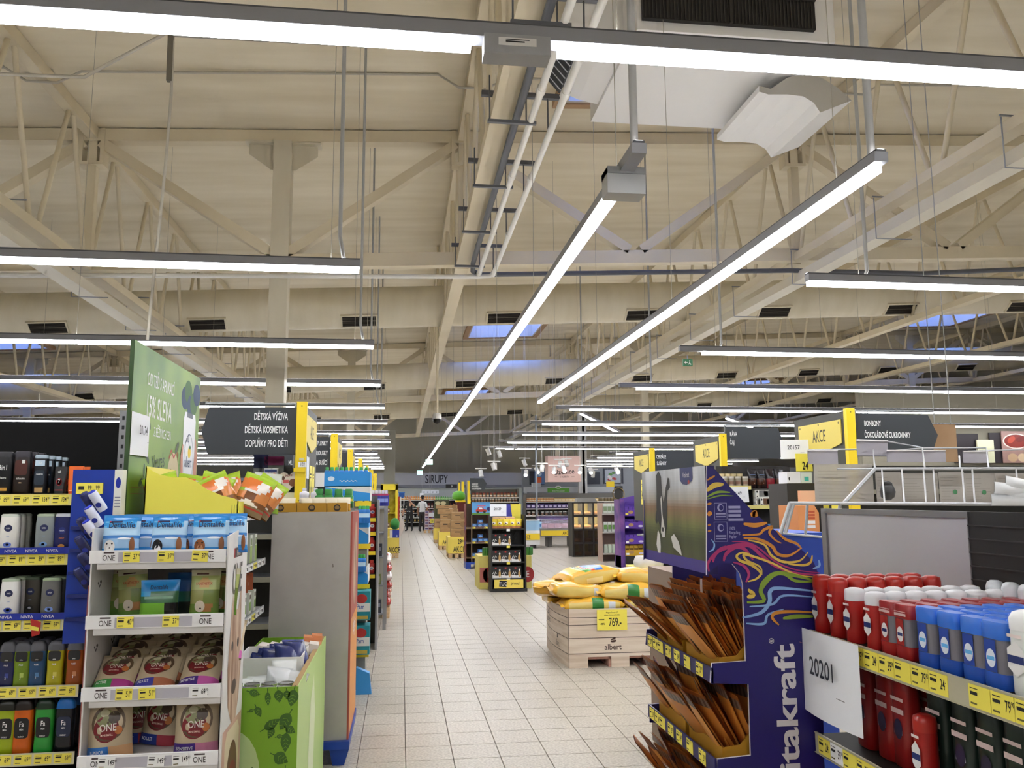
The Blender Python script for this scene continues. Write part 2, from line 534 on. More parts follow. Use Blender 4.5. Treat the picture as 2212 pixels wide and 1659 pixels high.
m = MB(); m.prism(pl, (0, 1.35, 0), M('#b9b5ab', .5), UN); m.build('outlet_hood', r)  # flat faces greyer than the white edges: shade put into the colour
pl = [(2.45, 8.7, 7.35), (2.1, 8.7, 7.33), (1.9, 8.7, 7.2), (1.8, 8.7, 6.95), (1.95, 8.7, 6.8), (2.2, 8.7, 6.7), (2.45, 8.7, 6.65)]
m = MB(); m.prism(pl, (0, 1.3, 0), UN); e = m.build('outlet_elbow', r)
fr = Fr((1.76, 9.95, 6.98), (0, -1, 0), (-.5, 0, .85))
m = MB(); m.prism([(1.79, 8.75, 6.98), (1.79, 9.95, 6.98), (1.97, 9.95, 6.77), (1.97, 8.75, 6.77)], (-.03, 0, -.03), M('#202226', .6))
for q in range(8): m.tube([(1.76, 8.8+q*.15, 6.96), (1.94, 8.8+q*.15, 6.74)], .012, M('#c6c9cf', .4), 5)
m.build('outlet_louvre', e)
m = MB()
for x in (2.6, 3.3, 4.5): m.tube([(x, 9.2, 7.7), (x, 9.2, 7.9)], .02, GREYM, 6)
m.build('hanger', r)
# ducts climbing into the skylight
m = MB(); m.tube([(2.35, 9.6, 7.3), (2.38, 9.6, 7.8), (2.62, 9.7, 8.02), (2.95, 9.8, 8.0), (3.0, 9.8, 7.68)], .07, UN, 12)
single('flexible_duct', m, 'bent white flexible duct in the near blue skylight', 'duct')

# --- conduits on the deck
CON = M('#b9b2a2', .5)
r = thing('ceiling_conduit', 'thin cream conduit fixed across the roof deck', 'conduit', (0, 0, 0))
m = MB(); y = 11.5; m.tube([(-16, y, ZD-.05-16*SL)]+[(x+d, y, ZD+SL*x-dz) for x in TRX[1:6] for d, dz in ((-.5, .04), (-.2, .22), (.2, .22), (.5, .04))]+[(24, y, ZD-.05+24*SL)], .018, CON, 6); m.build('run', r)
r = thing('hanging_cable', 'limp pale cable hanging from the roof at left', 'cable', (0, 0, 0))
p0 = at(365, 68, Y=8); p1 = at(0, 160, Y=8.0)
m = MB(); m.tube([p0, p0+(p1-p0)*.5+Vector((0,0,-.25)), p1, p1+Vector((-3, 0, -.3))], .016, CON, 6); m.build('slack_run', r)
m = MB(); m.tube([p0]+[at(x, y, Y=8) for x, y in ((374, 90), (370, 200), (360, 330), (345, 480), (330, 620), (318, 735))], .014, CON, 6); m.build('drop', r)
m = MB(); a = at(370, 70, Y=8); m.bar(a, a+Vector((2.2, 0, .02)), .06, .06, M('#8e8778', .6)); m.bar(a, at(366, 176, Y=8), .05, .05, M('#6b6557', .6)); m.build('channel', r)

# --- linear LED lights
HOUS = M('#97989d', .45); HOUSD = M('#5a5b5f', .5); WIREL = M('#aaa596', .6); CDT = M('#a4a39f', .45)
def glow(name, col, power):
    """pure emitter (cheap to sample)"""
    m = bpy.data.materials.new(name)
    m.use_nodes = True
    nt = m.node_tree
    nt.nodes.remove(nt.nodes['Principled BSDF'])
    e = nt.nodes.new('ShaderNodeEmission')
    e.inputs[0].default_value = col
    e.inputs[1].default_value = power
    nt.links.new(e.outputs[0], nt.nodes['Material Output'].inputs[0])
    return m
LENS = glow('led_lens', (.94, .96, 1.0, 1), LED_POWER)
def lamp(root, pos, d, L, wd, power, up=False):
    """light of a stretch of LED line at its lens; with up, added roof fill"""
    ld = bpy.data.lights.new('led_or_fill_light', 'AREA')
    ld.shape = 'RECTANGLE'; ld.size = L; ld.size_y = wd
    ld.energy = power*PI*L*wd
    ld.color = (.94, .96, 1.0)
    o = link('led_or_fill_light', ld, root, pos)
    o.rotation_euler = (PI if up else 0, 0, math.atan2(d.y, d.x))
    return o
ZL = 3.5
UP_FILL = glow('added_up_fill', (.95, .93, 1.0, 1), UP_FILL_POWER)  # glow of the added roof fill, not a known part of the fittings
LENS.cycles.emission_sampling = 'NONE'; UP_FILL.cycles.emission_sampling = 'NONE'
def led_row(label, p, q, segs, hang=True, wd=.084, group=None):
    """continuous LED line from p to q (XY), trunking above, lens below, added fill strip on top, wires to the roof"""
    p = Vector((*p, ZL)); q = Vector((*q, ZL)); d = (q-p); L = d.length; d.normalize()
    a = Vector((-d.y, d.x, 0))
    r = thing('linear_light', label, 'light', p, 0, group)
    P = lambda t, s, z: d*t+a*s+Vector((0, 0, z))
    def bx(m, t0, t1, s0, s1, z0, z1, mat):
        pts = [P(t, s, z) for z in (z0, z1) for t, s in ((t0, s0), (t1, s0), (t1, s1), (t0, s1))]
        m.add(pts, [(3,2,1,0),(4,5,6,7),(0,1,5,4),(1,2,6,5),(2,3,7,6),(3,0,4,7)], mat)
    h = wd/2
    m = MB(); bx(m, 0, L, -h, h, .04, .1, HOUS); bx(m, 0, L, -h*.75, h*.75, .1, .114, HOUSD); m.build('housing', r)
    m = MB(); bx(m, 0, L, -h*.5, h*.5, .1141, .116, UP_FILL); m.build('added_fill_strip', r)  # added glowing strip, unseen from below, to brighten the roof
    for t0, t1 in segs:
        n = max(1, int(round((t1-t0)/8))); st = (t1-t0)/n
        for i in range(n):
            lamp(r, P(t0+(i+.5)*st, 0, -.002), d, st, wd*.84, LED_POWER)
            lamp(r, P(t0+(i+.5)*st, 0, .118), d, st, wd*.5, UP_FILL_POWER, True)  # added upward lamp filling the roof with light
        m = MB(); n = max(1, int(round((t1-t0)/3.4))); st = (t1-t0)/n
        for i in range(n):
            m = MB()
            u0, u1 = t0+i*st+.012, t0+(i+1)*st-.012
            bx(m, u0, u1, -h*.86, h*.86, 0, .04, LENS)
            m.build('diffuser', r)
    if hang:
        t = .5
        while t < L:
            w0 = p+d*t
            if -9 < w0.x < 16:
                m = MB(); top = ZD+SL*w0.x-ZL
                m.tube([P(t, 0, .08), P(t, 0, top)], .0032, WIREL, 4); m.build('suspension_wire', r)
            t += 3.3
    return r, P

r, P = led_row('nearest light line across the top of the picture', (-9.5, 3.3), (9.5, 3.3), [(0, 9.78), (10.13, 19.0)])
m = MB(); m.box(9.82, 10.1, -.05, .05, -.035, .05, M('#a9aaac', .45)); m.box(9.88, 10.04, -.051, -.049, .0, .035, WHITE); m.build('driver_box', r)
m = MB(); f_ = Fr((9.96, -.052, .01), (1,0,0), (0,0,1)); m.quad(f_, -.05, .03, .004, .01, INK); m.quad(f_, -.05, .05, .014, .018, INK); m.build('type_plate_print', r)
for i in range(2):
    led_row('light line behind the camera, %s' % ('nearer' if i == 0 else 'farther'), (-11, -.32-3.62*i), (14, -.32-3.62*i), [(0, 25)])
for i in range(14):
    Y = 3.3+3.62*(i+1)
    xe = -.36 if i < 8 else -1.0
    r, P = led_row('%s light line behind the nearest one, left side' % nth(i), (-11, Y), (xe, Y), [(0, 11+xe)])
    if i < 5:
        m = MB(); tt = 11+xe-.12
        m.tube([P(tt, 0, .09), P(tt-.02, 0, .13), P(tt-.05, 0, .3), P(tt-.05, 0, ZD-ZL-.02)], .017, CDT, 7); m.build('conduit', r)
for i in range(13):
    Y = 3.3+3.62*(i+1)
    xs_ = [3.58, 3.62, 3.75, 3.3][i] if i < 4 else 3.3 if i < 8 else 9.0
    r, P = led_row('%s light line behind the nearest one, right side' % nth(i), (xs_, Y), (19, Y), [(.0 if i == 0 else .3, 19-xs_)])
    if i < 4:
        m = MB(); tt = .55
        m.tube([P(tt-.3, 0, .09), P(tt, 0, .09), P(tt+.03, 0, .15), P(tt+.03, 0, ZD-ZL+.2)], .017, CDT, 7); m.build('conduit', r)
r, P = led_row('very long light line running down the middle of the aisle', (1.3, 4.35), (1.3, 52), [(.42, 47.6)])
m = MB(); m.box(-.115, .115, .28, .42, -.09, .07, M('#b3b4b4', .45)); m.box(-.115, .115, .27, .43, .03, .07, M('#8f9091', .45)); m.build('driver_box', r)
m = MB(); m.tube([P(.1, 0, .08), P(.1, 0, ZD-ZL)], .024, CDT, 8); m.build('conduit', r)
r, P = led_row('light line running with the aisle over its right side', (2.72, 4.3), (2.72, 16.5), [(.05, 12.2)])
m = MB(); m.tube([P(.1, 0, .08), P(.1, 0, ZD-ZL+.1)], .024, CDT, 8); m.build('conduit', r)
# ================================================================== PRODUCT BUILDERS
def clamp(v, a, b): return max(a, min(b, v))
FRONT = lambda w, d, z=0.0: Fr((0, -d/2, z), (1, 0, 0), (0, 0, 1))
TAGS = {}
def tag_mesh(price, col=None, w=.058, h=.036):
    key = (price, col, w, h)
    if key in TAGS: return TAGS[key]
    m = MB(); c_ = {None: TAGY, 'w': TAGW}[col]
    m.box(-w/2, w/2, -.0012, 0, -h/2, h/2, c_)
    fr = Fr((0, -.0012, 0), (1, 0, 0), (0, 0, 1))
    if price:
        a, b = (price.split() + [''])[:2]
        m.text(a, fr, w*.12, -h*.2, h*.5, INK, .55, .0004, 'l')
        if b: m.text(b, fr, w*.12+h*.5*.55*text_data(a)[2]+.001, h*.06, h*.24, INK, .6, .0004, 'l')
    m.quad(fr, -w*.42, -w*.08, h*.05, h*.2, INK, .0004)
    m.quad(fr, -w*.42, -w*.05, h*.32, h*.36, INK, .0004)
    m.quad(fr, -w*.42, -w*.12, -h*.36, -h*.28, M('#6a6030', .6), .0004)
    TAGS[key] = m.mesh('price_tag')
    return TAGS[key]

def rail(root, x0, x1, y, z, h, mat, tags, name='price_rail', tw=.058, th=.036):
    """price rail along local x; tags = [(x, price, colour)]"""
    m = MB(); m.box(x0, x1, y-.004, y, z-h/2, z+h/2, mat); m.box(x0, x1, y-.007, y, z-h/2-.002, z-h/2, mat); m.box(x0, x1, y-.006, y, z+h/2, z+h/2+.002, mat)
    r = m.build(name, root)
    for x, p, c_ in tags:
        link('price_tag', tag_mesh(p, c_, tw, th), r, (x, y-.0045, z))
    return r

def bottle(h, w, d, body, cap, capf=.16, neck=.75, lab=None, lab_rng=(.12, .72), texts=(), marks=(), shape='gel', rough=.3):
    """moulded bottle: body, cap and front label (plates and print in front of the flat face)"""
    bm = M(body, rough); cm = M(cap, .35); b = MB(); hb = h*(1-capf); hw, hd = w/2, d/2
    if shape == 'gel':
        b.sup([(hw*.9, hd*.88, 0), (hw, hd, h*.02), (hw, hd, hb*.8), (hw*.96, hd*.95, hb*.92), (hw*neck, hd*neck, hb)], bm)
        c_ = MB(); c_.sup([(hw*neck*1.02, hd*neck*1.02, hb), (hw*neck*1.02, hd*neck*1.02, h*.97), (hw*neck*.85, hd*neck*.85, h)], cm)
    elif shape == 'wave':
        b.sup([(hw*.92, hd*.9, 0), (hw, hd, h*.02), (hw*.93, hd*.95, hb*.45), (hw, hd, hb*.85), (hw*.98, hd*.95, hb)], bm)
        c_ = MB(); c_.sup([(hw*.98, hd*.95, hb), (hw*.92, hd*.9, h*.9), (hw*.6, hd*.75, h*.99), (hw*.4, hd*.5, h)], cm)
    elif shape == 'tube':
        b.sup([(hw*.8, hd, hb*0+h*capf*.0), (hw*.8, hd, h*capf)], cm)
        c_ = b; b = MB(); b.sup([(hw*.85, hd, h*capf), (hw*.92, hd*.8, h*.5), (hw, hd*.12, h*.97), (hw, hd*.12, h)], bm)
    elif shape == 'can':
        b.lathe([(hw*.94, 0), (hw, h*.02), (hw, hb*.93), (hw*.8, hb)], bm, 16)
        c_ = MB(); c_.lathe([(hw*.98, hb*.95), (hw*.98, h*.95), (hw*.8, h)], cm, 16)
    else:  # jar
        b.lathe([(hw*.95, 0), (hw, h*.05), (hw, hb)], bm, 16)
        c_ = MB(); c_.lathe([(hw*1.03, hb), (hw*1.03, h*.97), (hw*.95, h)], cm, 16)
    fr = Fr((0, -hd-.0008, 0), (1, 0, 0), (0, 0, 1))
    l = MB()
    if lab:
        l.poly(fr, [(hw*.72*math.copysign(abs(math.cos(t))**.4, math.cos(t)), h*((lab_rng[0]+lab_rng[1])/2+(lab_rng[1]-lab_rng[0])/2*math.copysign(abs(math.sin(t))**.4, math.sin(t)))) for t in [2*PI*i/24 for i in range(24)]], M(lab, .45))
    for kind, u, v, a, b2, col in marks:
        if kind == 'e': l.ell(fr, u*hw, v*h, a*hw, b2*h, M(col, .4), .0004)
        elif kind == 'r': l.quad(fr, (u-a)*hw, (u+a)*hw, (v-b2)*h, (v+b2)*h, M(col, .4), .0003)
    for t, v, th, col in texts:
        l.text(t, fr, 0, v*h, th*h, M(col, .5), .7, .0008, fit=w*.72)
    parts = [('body', b), ('cap', c_)]
    if l.v: parts.append(('label', l))
    return proto(parts)

def pouch(w, h, bulge, paint, crimp=.06, nu=18, nv=24, base=.0, back='#cccccc', texts=(), rough=.3, marks=(), lean=0.0):
    """standing film pouch; paint(u, v) gives the print colour on the front (u, v in 0..1)"""
    m = MB()
    def bul(u, v):
        e = max(0, 1-abs(2*u-1)**2.6)**.7
        vv = clamp(v/(1-crimp), 0, 1)
        t = (math.sin(PI*min(1, vv*.86+.14)))**.6 if vv < 1 else 0
        return bulge*e*t+.0015
    wig = lambda u, v: w*.012*math.sin(9*v+3*u)
    for s in (1, -1):
        V = []
        for j in range(nv+1):
            v = j/nv
            sh = 1-.05*math.sin(PI*v)
            for i in range(nu+1):
                u = i/nu
                V.append(((u-.5)*w*sh+wig(u, v)*.3, -s*bul(u, v)+lean*v*h, base+v*h*(1-.0*s)))
        groups = {}
        for j in range(nv):
            for i in range(nu):
                col = paint((i+.5)/nu, (j+.5)/nv) if s == 1 else back
                q = (j*(nu+1)+i, j*(nu+1)+i+1, (j+1)*(nu+1)+i+1, (j+1)*(nu+1)+i)
                groups.setdefault(col, []).append(q if s == 1 else q[::-1])
        b = len(m.v); m.v += V
        for col, fs in groups.items():
            mi = m.mi(M(col, rough))
            for f in fs: m.f.append(tuple(b+k for k in f)); m.m.append(mi); m.sm.append(True)
    parts = [('bag', m)]
    fr = Fr((-w/2, 0, base), (1, 0, 0), (0, 0, 1))
    t_ = MB()
    wp = lambda x, y: bul(clamp(x/w, 0, 1), clamp(y/h, 0, 1))
    for kind, u, v, a, b2, col in marks:
        if kind == 'e':
            pts = [(u*w+a*w*math.cos(2*PI*k/22), v*h+b2*h*math.sin(2*PI*k/22)) for k in range(22)]
            c0 = fr.p(u*w, v*h, wp(u*w, v*h)+.0022)
            t_.add([c0]+[fr.p(x, y, wp(x, y)+.0016) for x, y in pts], [(0, 1+k, 1+(k+1) % 22) for k in range(22)], M(col, rough))
        else:
            n_ = 6
            vs_ = []
            for k in range(n_+1):
                x = (u-a+2*a*k/n_)*w
                for y in ((v-b2)*h, (v+b2)*h): vs_.append(fr.p(x, y, wp(x, y)+.0014))
            t_.add(vs_, [(2*k, 2*k+2, 2*k+3, 2*k+1) for k in range(n_)], M(col, rough))
    for t, u, v, th, col, ft in texts:
        t_.text(t, fr, u*w, v*h, th*h, M(col, .45), .8, .004, fit=ft*w, warp=wp)
    if t_.v: parts.append(('print', t_))
    return proto(parts)

def carton(w, d, h, col, marks=(), texts=(), side=None, top=None):
    m = MB(); m.box(-w/2, w/2, -d/2, d/2, 0, h, M(col, .55))
    parts = [('box', m)]
    p = MB(); fr = Fr((-w/2, -d/2-.0006, 0), (1, 0, 0), (0, 0, 1))
    for kind, u, v, a, b, c_ in marks:
        if kind == 'e': p.ell(fr, u*w, v*h, a*w, b*h, M(c_, .5), .0003)
        else: p.quad(fr, (u-a)*w, (u+a)*w, (v-b)*h, (v+b)*h, M(c_, .5), .0002)
    for t, u, v, th, c_, ft in texts:
        p.text(t, fr, u*w, v*h, th*h, M(c_, .5), .75, .0006, fit=ft*w)
    if side:
        fs = Fr((w/2+.0006, -d/2, 0), (0, 1, 0), (0, 0, 1)); p.quad(fs, 0, d, 0, h, M(side, .55))
    if p.v: parts.append(('print', p))
    return proto(parts)

def sack(L, W, H, col, rnd_, bands=(), n=22):
    """filled sack lying flat: boxy crumpled pillow with crimped ends along local x"""
    m = MB(); nu, nv = n, 20
    ph = [rnd_.uniform(0, 6.28) for _ in range(8)]
    rings = []
    for i in range(nu+1):
        u = i/nu; x = (u-.5)*L
        e = max(.03, 1-abs(2*u-1)**5)**.5
        ring = []
        for k in range(nv):
            t = 2*PI*k/nv; ct, st = math.cos(t), math.sin(t)
            wr = .035*math.sin(11*u+3*t+ph[0])+.03*math.sin(17*u-2*t+ph[1])+.03*math.sin(5*u+5*t+ph[2])
            y = W/2*(.95+.05*e)*math.copysign(abs(ct)**.5, ct)*(1+wr*.5)
            z = H/2*e*math.copysign(abs(st)**.55, st)*(1+wr*2.2*max(0, st)+.1*math.sin(2.2*u*PI+ph[3])*max(0, st))
            ring.append((x+.02*wr*L, y, z+H/2))
        rings.append(ring)
    b = len(m.v)
    for r in rings: m.v += r
    for i in range(nu):
        u = (i+.5)/nu
        for k in range(nv):
            c_ = col
            for u0, u1, k0, k1, bc in bands:
                if u0 <= u <= u1 and k0 <= k < k1: c_ = bc
            m.f.append((b+i*nv+k, b+i*nv+(k+1) % nv, b+(i+1)*nv+(k+1) % nv, b+(i+1)*nv+k)); m.m.append(m.mi(M(c_, .25))); m.sm.append(True)
    m.add(rings[0], [tuple(range(nv-1, -1, -1))], M(col, .28)); m.add(rings[-1], [tuple(range(nv))], M(col, .28))
    return m

# ================================================================== LEFT FOREGROUND: black cosmetics gondola
GB = M('#0c0c0d', .6, spec=.2)
g_ = thing('black_gondola', 'black shelving unit with toiletries at the left edge of the photo', 'shelving unit', (0, 4.2, 0))
m = MB(); m.box(-3.4, -1.44, .46, .49, 0, 2.04, GB); m.build('back_panel', g_)
m = MB(); m.box(-1.475, -1.40, .44, .52, 0, 2.1, STEEL); u_ = m.build('upright', g_)
m = MB()
for j in range(30):
    for x in (-1.455, -1.42):
        m.box(x-.006, x+.006, .438, .44, 2.05-j*.05, 2.07-j*.05, BLACK)
m.build('slot', u_)
LZ = [1.655, 1.382, 1.086, .79, .498, .21]
prices = [['89 90', '69 90', '134 90', '134 90', '99 90'], ['89 90', '89 90', '89 90', '89 90', '89 90'], ['69 90', '69 90', '69 90', '69 90', '99 90'], ['109 90', '69 90', '69 90', '69 90', '69 90'], ['69 90', '69 90', '69 90', '69 90', '69 90'], ['69 90']*5]
for i, z in enumerate(LZ):
    m = MB(); m.box(-3.4, -1.445, .02, .46, z-.03, z-.005, GB); m.build('shelf', g_)
    rail(g_, -3.4, -1.452, .02, z-.02, .05, M('#e9dc86', .4) if i < 2 else M('#d9d4b4', .4), [(-1.84+j*.085, p, 'w' if (i == 3 and j == 0) else None) for j, p in enumerate(prices[i])], tw=.074, th=.042)
NIV = M('#1d2f9a', .3)
for i in (1, 2):
    m = MB(); m.box(-3.4, -1.5, .006, .012, LZ[i]+.004, LZ[i]+.034, NIV)
    o = m.build('brand_strip', g_)
    t = MB(); fr = Fr((0, .0055, LZ[i]+.012), (1, 0, 0), (0, 0, 1))
    for x in (-1.78, -1.69, -1.6): t.text('NIVEA', fr, x, 0, .014, WHITE, 1.0)
    t.build('lettering', o)
m = MB(); m.prism([(-1.66, -.03, 1.10), (-1.615, -.03, 1.085), (-1.618, -.03, 1.03), (-1.65, -.03, 1.02)], (0, .003, 0), M('#b3231c', .5))
m.prism([(-1.655, -.032, 1.07), (-1.62, -.032, 1.06), (-1.622, -.032, 1.045), (-1.652, -.032, 1.05)], (0, .001, 0), TAGY)
m.bar((-1.635, -.03, 1.06), (-1.635, .015, 1.07), .01, .002, WHITE); m.build('shelf_talker', g_)

def put(pr, px, z, y, label, cat, name, rows=1, dy=.08, group=None, py=1000, rz=0.0):
    """stand copies of a product on a shelf, front one seen at photo column px"""
    x = at(px, py, Y=y).x
    for k in range(rows):
        stamp(name, pr, label if k == 0 else '%s, %s row behind' % (label, nth(k)), cat, (x, y+k*dy, z+.0005), rz, group)

W_, K_ = '#f1f1ee', '#141417'
S1, S2, S3, S4, S5, S6 = LZ
put(bottle(.205, .075, .04, K_, '#23232a', .12, .9, None, texts=(('3in1', .58, .12, W_), ('schauma', .38, .05, W_)), marks=(('r', 0, .14, .6, .035, '#c9953a'),)), 8, S1, 4.26, 'black three-in-one shampoo bottle, leftmost on the top black shelf', 'bottle', 'shampoo_bottle', 3, py=1050)
put(bottle(.208, .078, .04, '#1d1311', '#2b2730', .14, .9, '#4a1d15', (.45, .8), (('schauma', .36, .055, W_), ('MEN', .27, .03, '#e8c9a0')), (('r', .25, .76, .18, .04, W_),)), 47, S1, 4.26, 'black shampoo bottle with brown swirl label on the top black shelf', 'bottle', 'shampoo_bottle', 3, py=1050)
put(bottle(.19, .062, .036, '#10141c', '#9fb0bd', .09, .95, '#1d2b3a', (.25, .62), (('DO', .78, .05, W_), ('CARBON', .5, .04, W_)), (('r', 0, .8, .7, .07, '#bcd2e2'), ('r', 0, .13, .6, .06, '#b8945a'))), 87, S1, 4.26, 'black hair bottle with pale blue top label on the top black shelf', 'bottle', 'shampoo_bottle', 4, py=1050)
put(bottle(.135, .058, .034, '#171313', '#0e0e0e', .12, lab=None, texts=(('taft', .78, .08, W_), ('7', .42, .14, W_)), marks=(('e', 0, .46, .42, .13, '#b8232a'), ('e', 0, .46, .34, .105, '#171313'), ('r', 0, .18, .6, .012, '#b8232a')), shape='tube'), 130, S1, 4.25, 'black hair gel tube with red ring, beside the orange tube', 'tube', 'hair_gel_tube', 2, py=1050)
put(bottle(.137, .07, .036, '#ef6b1c', '#e05a10', .12, lab=None, texts=(('taft', .76, .08, W_),), marks=(('e', 0, .46, .3, .09, '#f8b23a'), ('e', .12, .46, .22, .075, '#ef6b1c'), ('r', 0, .16, .6, .012, '#ffd9b0')), shape='tube'), 163, S1, 4.25, 'orange hair gel tube on the top black shelf', 'tube', 'hair_gel_tube', 2, py=1050)
jar = bottle(.055, .05, .05, W_, '#20283c', .18, marks=(('r', 0, .5, .8, .07, '#1d5fa0'), ('r', 0, .3, .5, .03, '#9db7cf')), shape='jar')
put(jar, 189, S1, 4.25, 'small white cream jar, bottom one of the stacked pair', 'jar', 'cream_jar', 1, py=1050)
put(jar, 189, S1+.057, 4.25, 'small white cream jar, top one of the stacked pair', 'jar', 'cream_jar', 1, py=1050)
nv = lambda body, lab, mk, cap: bottle(.188, .085, .045, body, cap, .07, .93, None, texts=(('NIVEA', .63, .035, W_), ('CREME', .44, .025, '#8fa4c8')), marks=(('e', 0, .65, .42, .085, '#1b2452'), ('e', 0, .25, .42, .06, mk), ('e', 0, .25, .18, .03, '#e8edf7')))
put(nv('#eceae2', W_, '#5d78c8', '#cfd6c8'), 22, S2, 4.25, 'white shower gel bottle with navy roundel on the second black shelf', 'bottle', 'shower_gel_bottle', 3, .06, py=1150)
put(nv('#8f9797', W_, '#6f9bd0', '#a9b79c'), 99, S2, 4.25, 'grey shower gel bottle with navy roundel on the second black shelf', 'bottle', 'shower_gel_bottle', 3, .06, py=1150)
put(bottle(.188, .08, .045, '#17205c', '#c9ccd2', .08, .93, None, texts=(('NIVEA', .56, .04, W_), ('ENERGY', .38, .035, '#d77b3a')), marks=(('e', 0, .58, .4, .085, '#222e78'), ('e', 0, .2, .35, .05, '#b9803a'))), 138, S2, 4.25, 'navy shower gel bottle with golden planet print on the second black shelf', 'bottle', 'shower_gel_bottle', 3, .06, py=1150)
put(nv('#1a2032', W_, '#3a4868', '#2c6a3c'), 176, S2, 4.25, 'black-blue shower gel bottle at the right end of the second black shelf', 'bottle', 'shower_gel_bottle', 3, .06, py=1150)
put(nv('#e8e8e4', W_, '#3d52a8', '#a9b79c'), 24, S3, 4.25, 'white shower gel bottle with blue flower on the third black shelf', 'bottle', 'shower_gel_bottle', 3, .06, py=1280)
put(nv('#4b4740', W_, '#2b2a28', '#3b4a34'), 70, S3, 4.32, 'dark taupe shower gel bottle set back on the third black shelf', 'bottle', 'shower_gel_bottle', 3, .06, py=1280)
put(nv('#6f6f6b', W_, '#7fa0e0', '#9fb08c'), 112, S3, 4.25, 'grey shower gel bottle with pale blue swirl on the third black shelf', 'bottle', 'shower_gel_bottle', 3, .06, py=1280)
put(bottle(.2, .08, .045, '#12131f', '#1a1a22', .08, .93, None, texts=(('Re', .6, .07, W_),), marks=(('e', 0, .32, .5, .07, '#9aa0b0'), ('r', .0, .12, .5, .02, '#cdd1da'))), 178, S3, 4.25, 'black shower gel bottle with silver splash on the third black shelf', 'bottle', 'shower_gel_bottle', 3, .06, py=1280)
def adi(body, lab):
    p = bottle(.2, .074, .042, body, '#55565c', .22, lab='#1b1b1d', lab_rng=(.56, .78), texts=(('adidas', .585, .03, W_), ('PULSE', .47, .035, W_), ('3', .17, .06, W_)), marks=(('r', .15, .26, .22, .05, lab),), shape='wave', rough=.18)
    return p
for px, body, lab, d in ((18, '#1c2350', '#2d3c86', 'dark blue'), (50, '#6f8a1e', '#a9bf52', 'olive green'), (83, '#24486e', '#4f86b8', 'steel blue'), (121, '#b3ab1d', '#cfc84a', 'yellow-green'), (163, '#97481a', '#c07a48', 'rusty orange')):
    put(adi(body, lab), px, S4, 4.25, '%s three-stripe shower gel bottle on the fourth black shelf' % d, 'bottle', 'sport_gel_bottle', 3, .055, py=1430)
for px, body, cap, d in ((15, '#9fb21e', '#22241a', 'lime green'), (51, '#d4621a', '#241a14', 'bright orange'), (97, '#2f9a3c', '#12301a', 'grass green'), (141, '#12141c', '#1f6fc0', 'black and blue')):
    put(bottle(.235, .085, .045, body, cap, .2, .8, '#1a1a1a' if body != '#12141c' else '#202a44', (.28, .66), (('Fa', .5, .1, W_), ('MEN', .43, .035, W_), ('ENERGY', .3, .03, W_)), shape='wave', rough=.2), px, S5, 4.26, '%s men shower gel bottle on the fifth black shelf' % d, 'bottle', 'shower_gel_bottle', 3, .06, py=1570)
for px, c_, d in ((85, '#1f55c0', 'blue'), (118, '#2a62cc', 'bright blue'), (150, '#2f3a22', 'dark olive')):
    put(bottle(.2, .075, .042, c_, c_, .1), px, S6, 4.26, '%s capped bottle just showing on the lowest black shelf' % d, 'bottle', 'shower_gel_bottle', 1, py=1650)

# roll-on deodorant dispenser clipped to the end of the gondola
bl = M('#12379f', .35)
r = thing('roll_on_dispenser', 'tall blue roll-on deodorant dispenser beside the green poster', 'dispenser', (-1.39, 4.08, 0))
m = MB(); m.box(-.095, .085, 0, .06, 1.0, 1.77, bl); m.build('body', r)
m = MB(); m.box(-.06, -.03, .06, .56, 1.3, 1.34, STEEL); m.build('bracket', r)
m = MB(); m.box(.086, .12, -.0, .06, 1.0, 1.77, M('#e6e4d6', .5)); s_ = m.build('side_panel', r)
m = MB(); fr = Fr((.086, -.001, 0), (1, 0, 0), (0, 0, 1))
m.ell(fr, .018, 1.71, .011, .025, NIV); m.text('48', fr, .018, 1.535, .022, M('#1d2f6a', .5), .7)
for q in range(4): m.quad(fr, .006, .03, 1.6+q*.014, 1.604+q*.014, M('#777788', .5), .0003)
m.ell(fr, .018, 1.5, .012, .02, M('#c9c9d4', .5), .0002); m.build('print', s_)
m = MB(); m.box(-.075, .04, -.008, 0, 1.66, 1.71, TAGY); fr = Fr((-.07, -.0085, 1.665), (1, 0, 0), (0, 0, 1))
m.text('99', fr, .045, .015, .018, INK, .7, al='l'); m.text('99', fr, .08, .015, .018, INK, .7, al='l'); m.quad(fr, .005, .03, .015, .03, INK, .0004)
m.build('price_card', r)
m = MB()
for q in range(5): m.box(-.08, .07, -.03, 0, 1.5-q*.1, 1.515-q*.1, M('#0a1f6e', .4))
m.build('chute_step', r)
def rollon(body, cap, lid):
    b = MB(); b.lathe([(.019, 0), (.021, .01), (.021, .06), (.02, .066)], M(body, .35), 14)
    c_ = MB(); c_.lathe([(.021, .066), (.021, .09), (.019, .094)], M(cap, .3), 14)
    t = MB(); t.lathe([(.0175, .0935), (.0165, .0985), (.012, .101), (.004, .102)], M(lid, .25), 14)
    e = MB(); e.ell(Fr((0, -.0216, .035), (1, 0, 0), (0, 0, 1)), 0, 0, .012, .012, NIV)
    return proto([('body', b), ('cap', c_), ('top_disc', t), ('emblem', e)])
ro_w = rollon('#dfe3f2', '#dfe3f2', '#2f3fc4'); ro_d = rollon('#1c2050', '#232a60', '#3a4078')
spots = [(215, 1075, ro_w, 'white'), (207, 1108, ro_w, 'white'), (203, 1138, ro_w, 'white'), (198, 1078, ro_d, 'navy'), (190, 1132, ro_d, 'navy'), (186, 1172, ro_d, 'navy'), (192, 1208, ro_d, 'navy'), (184, 1240, ro_d, 'navy')]
cnt = {}
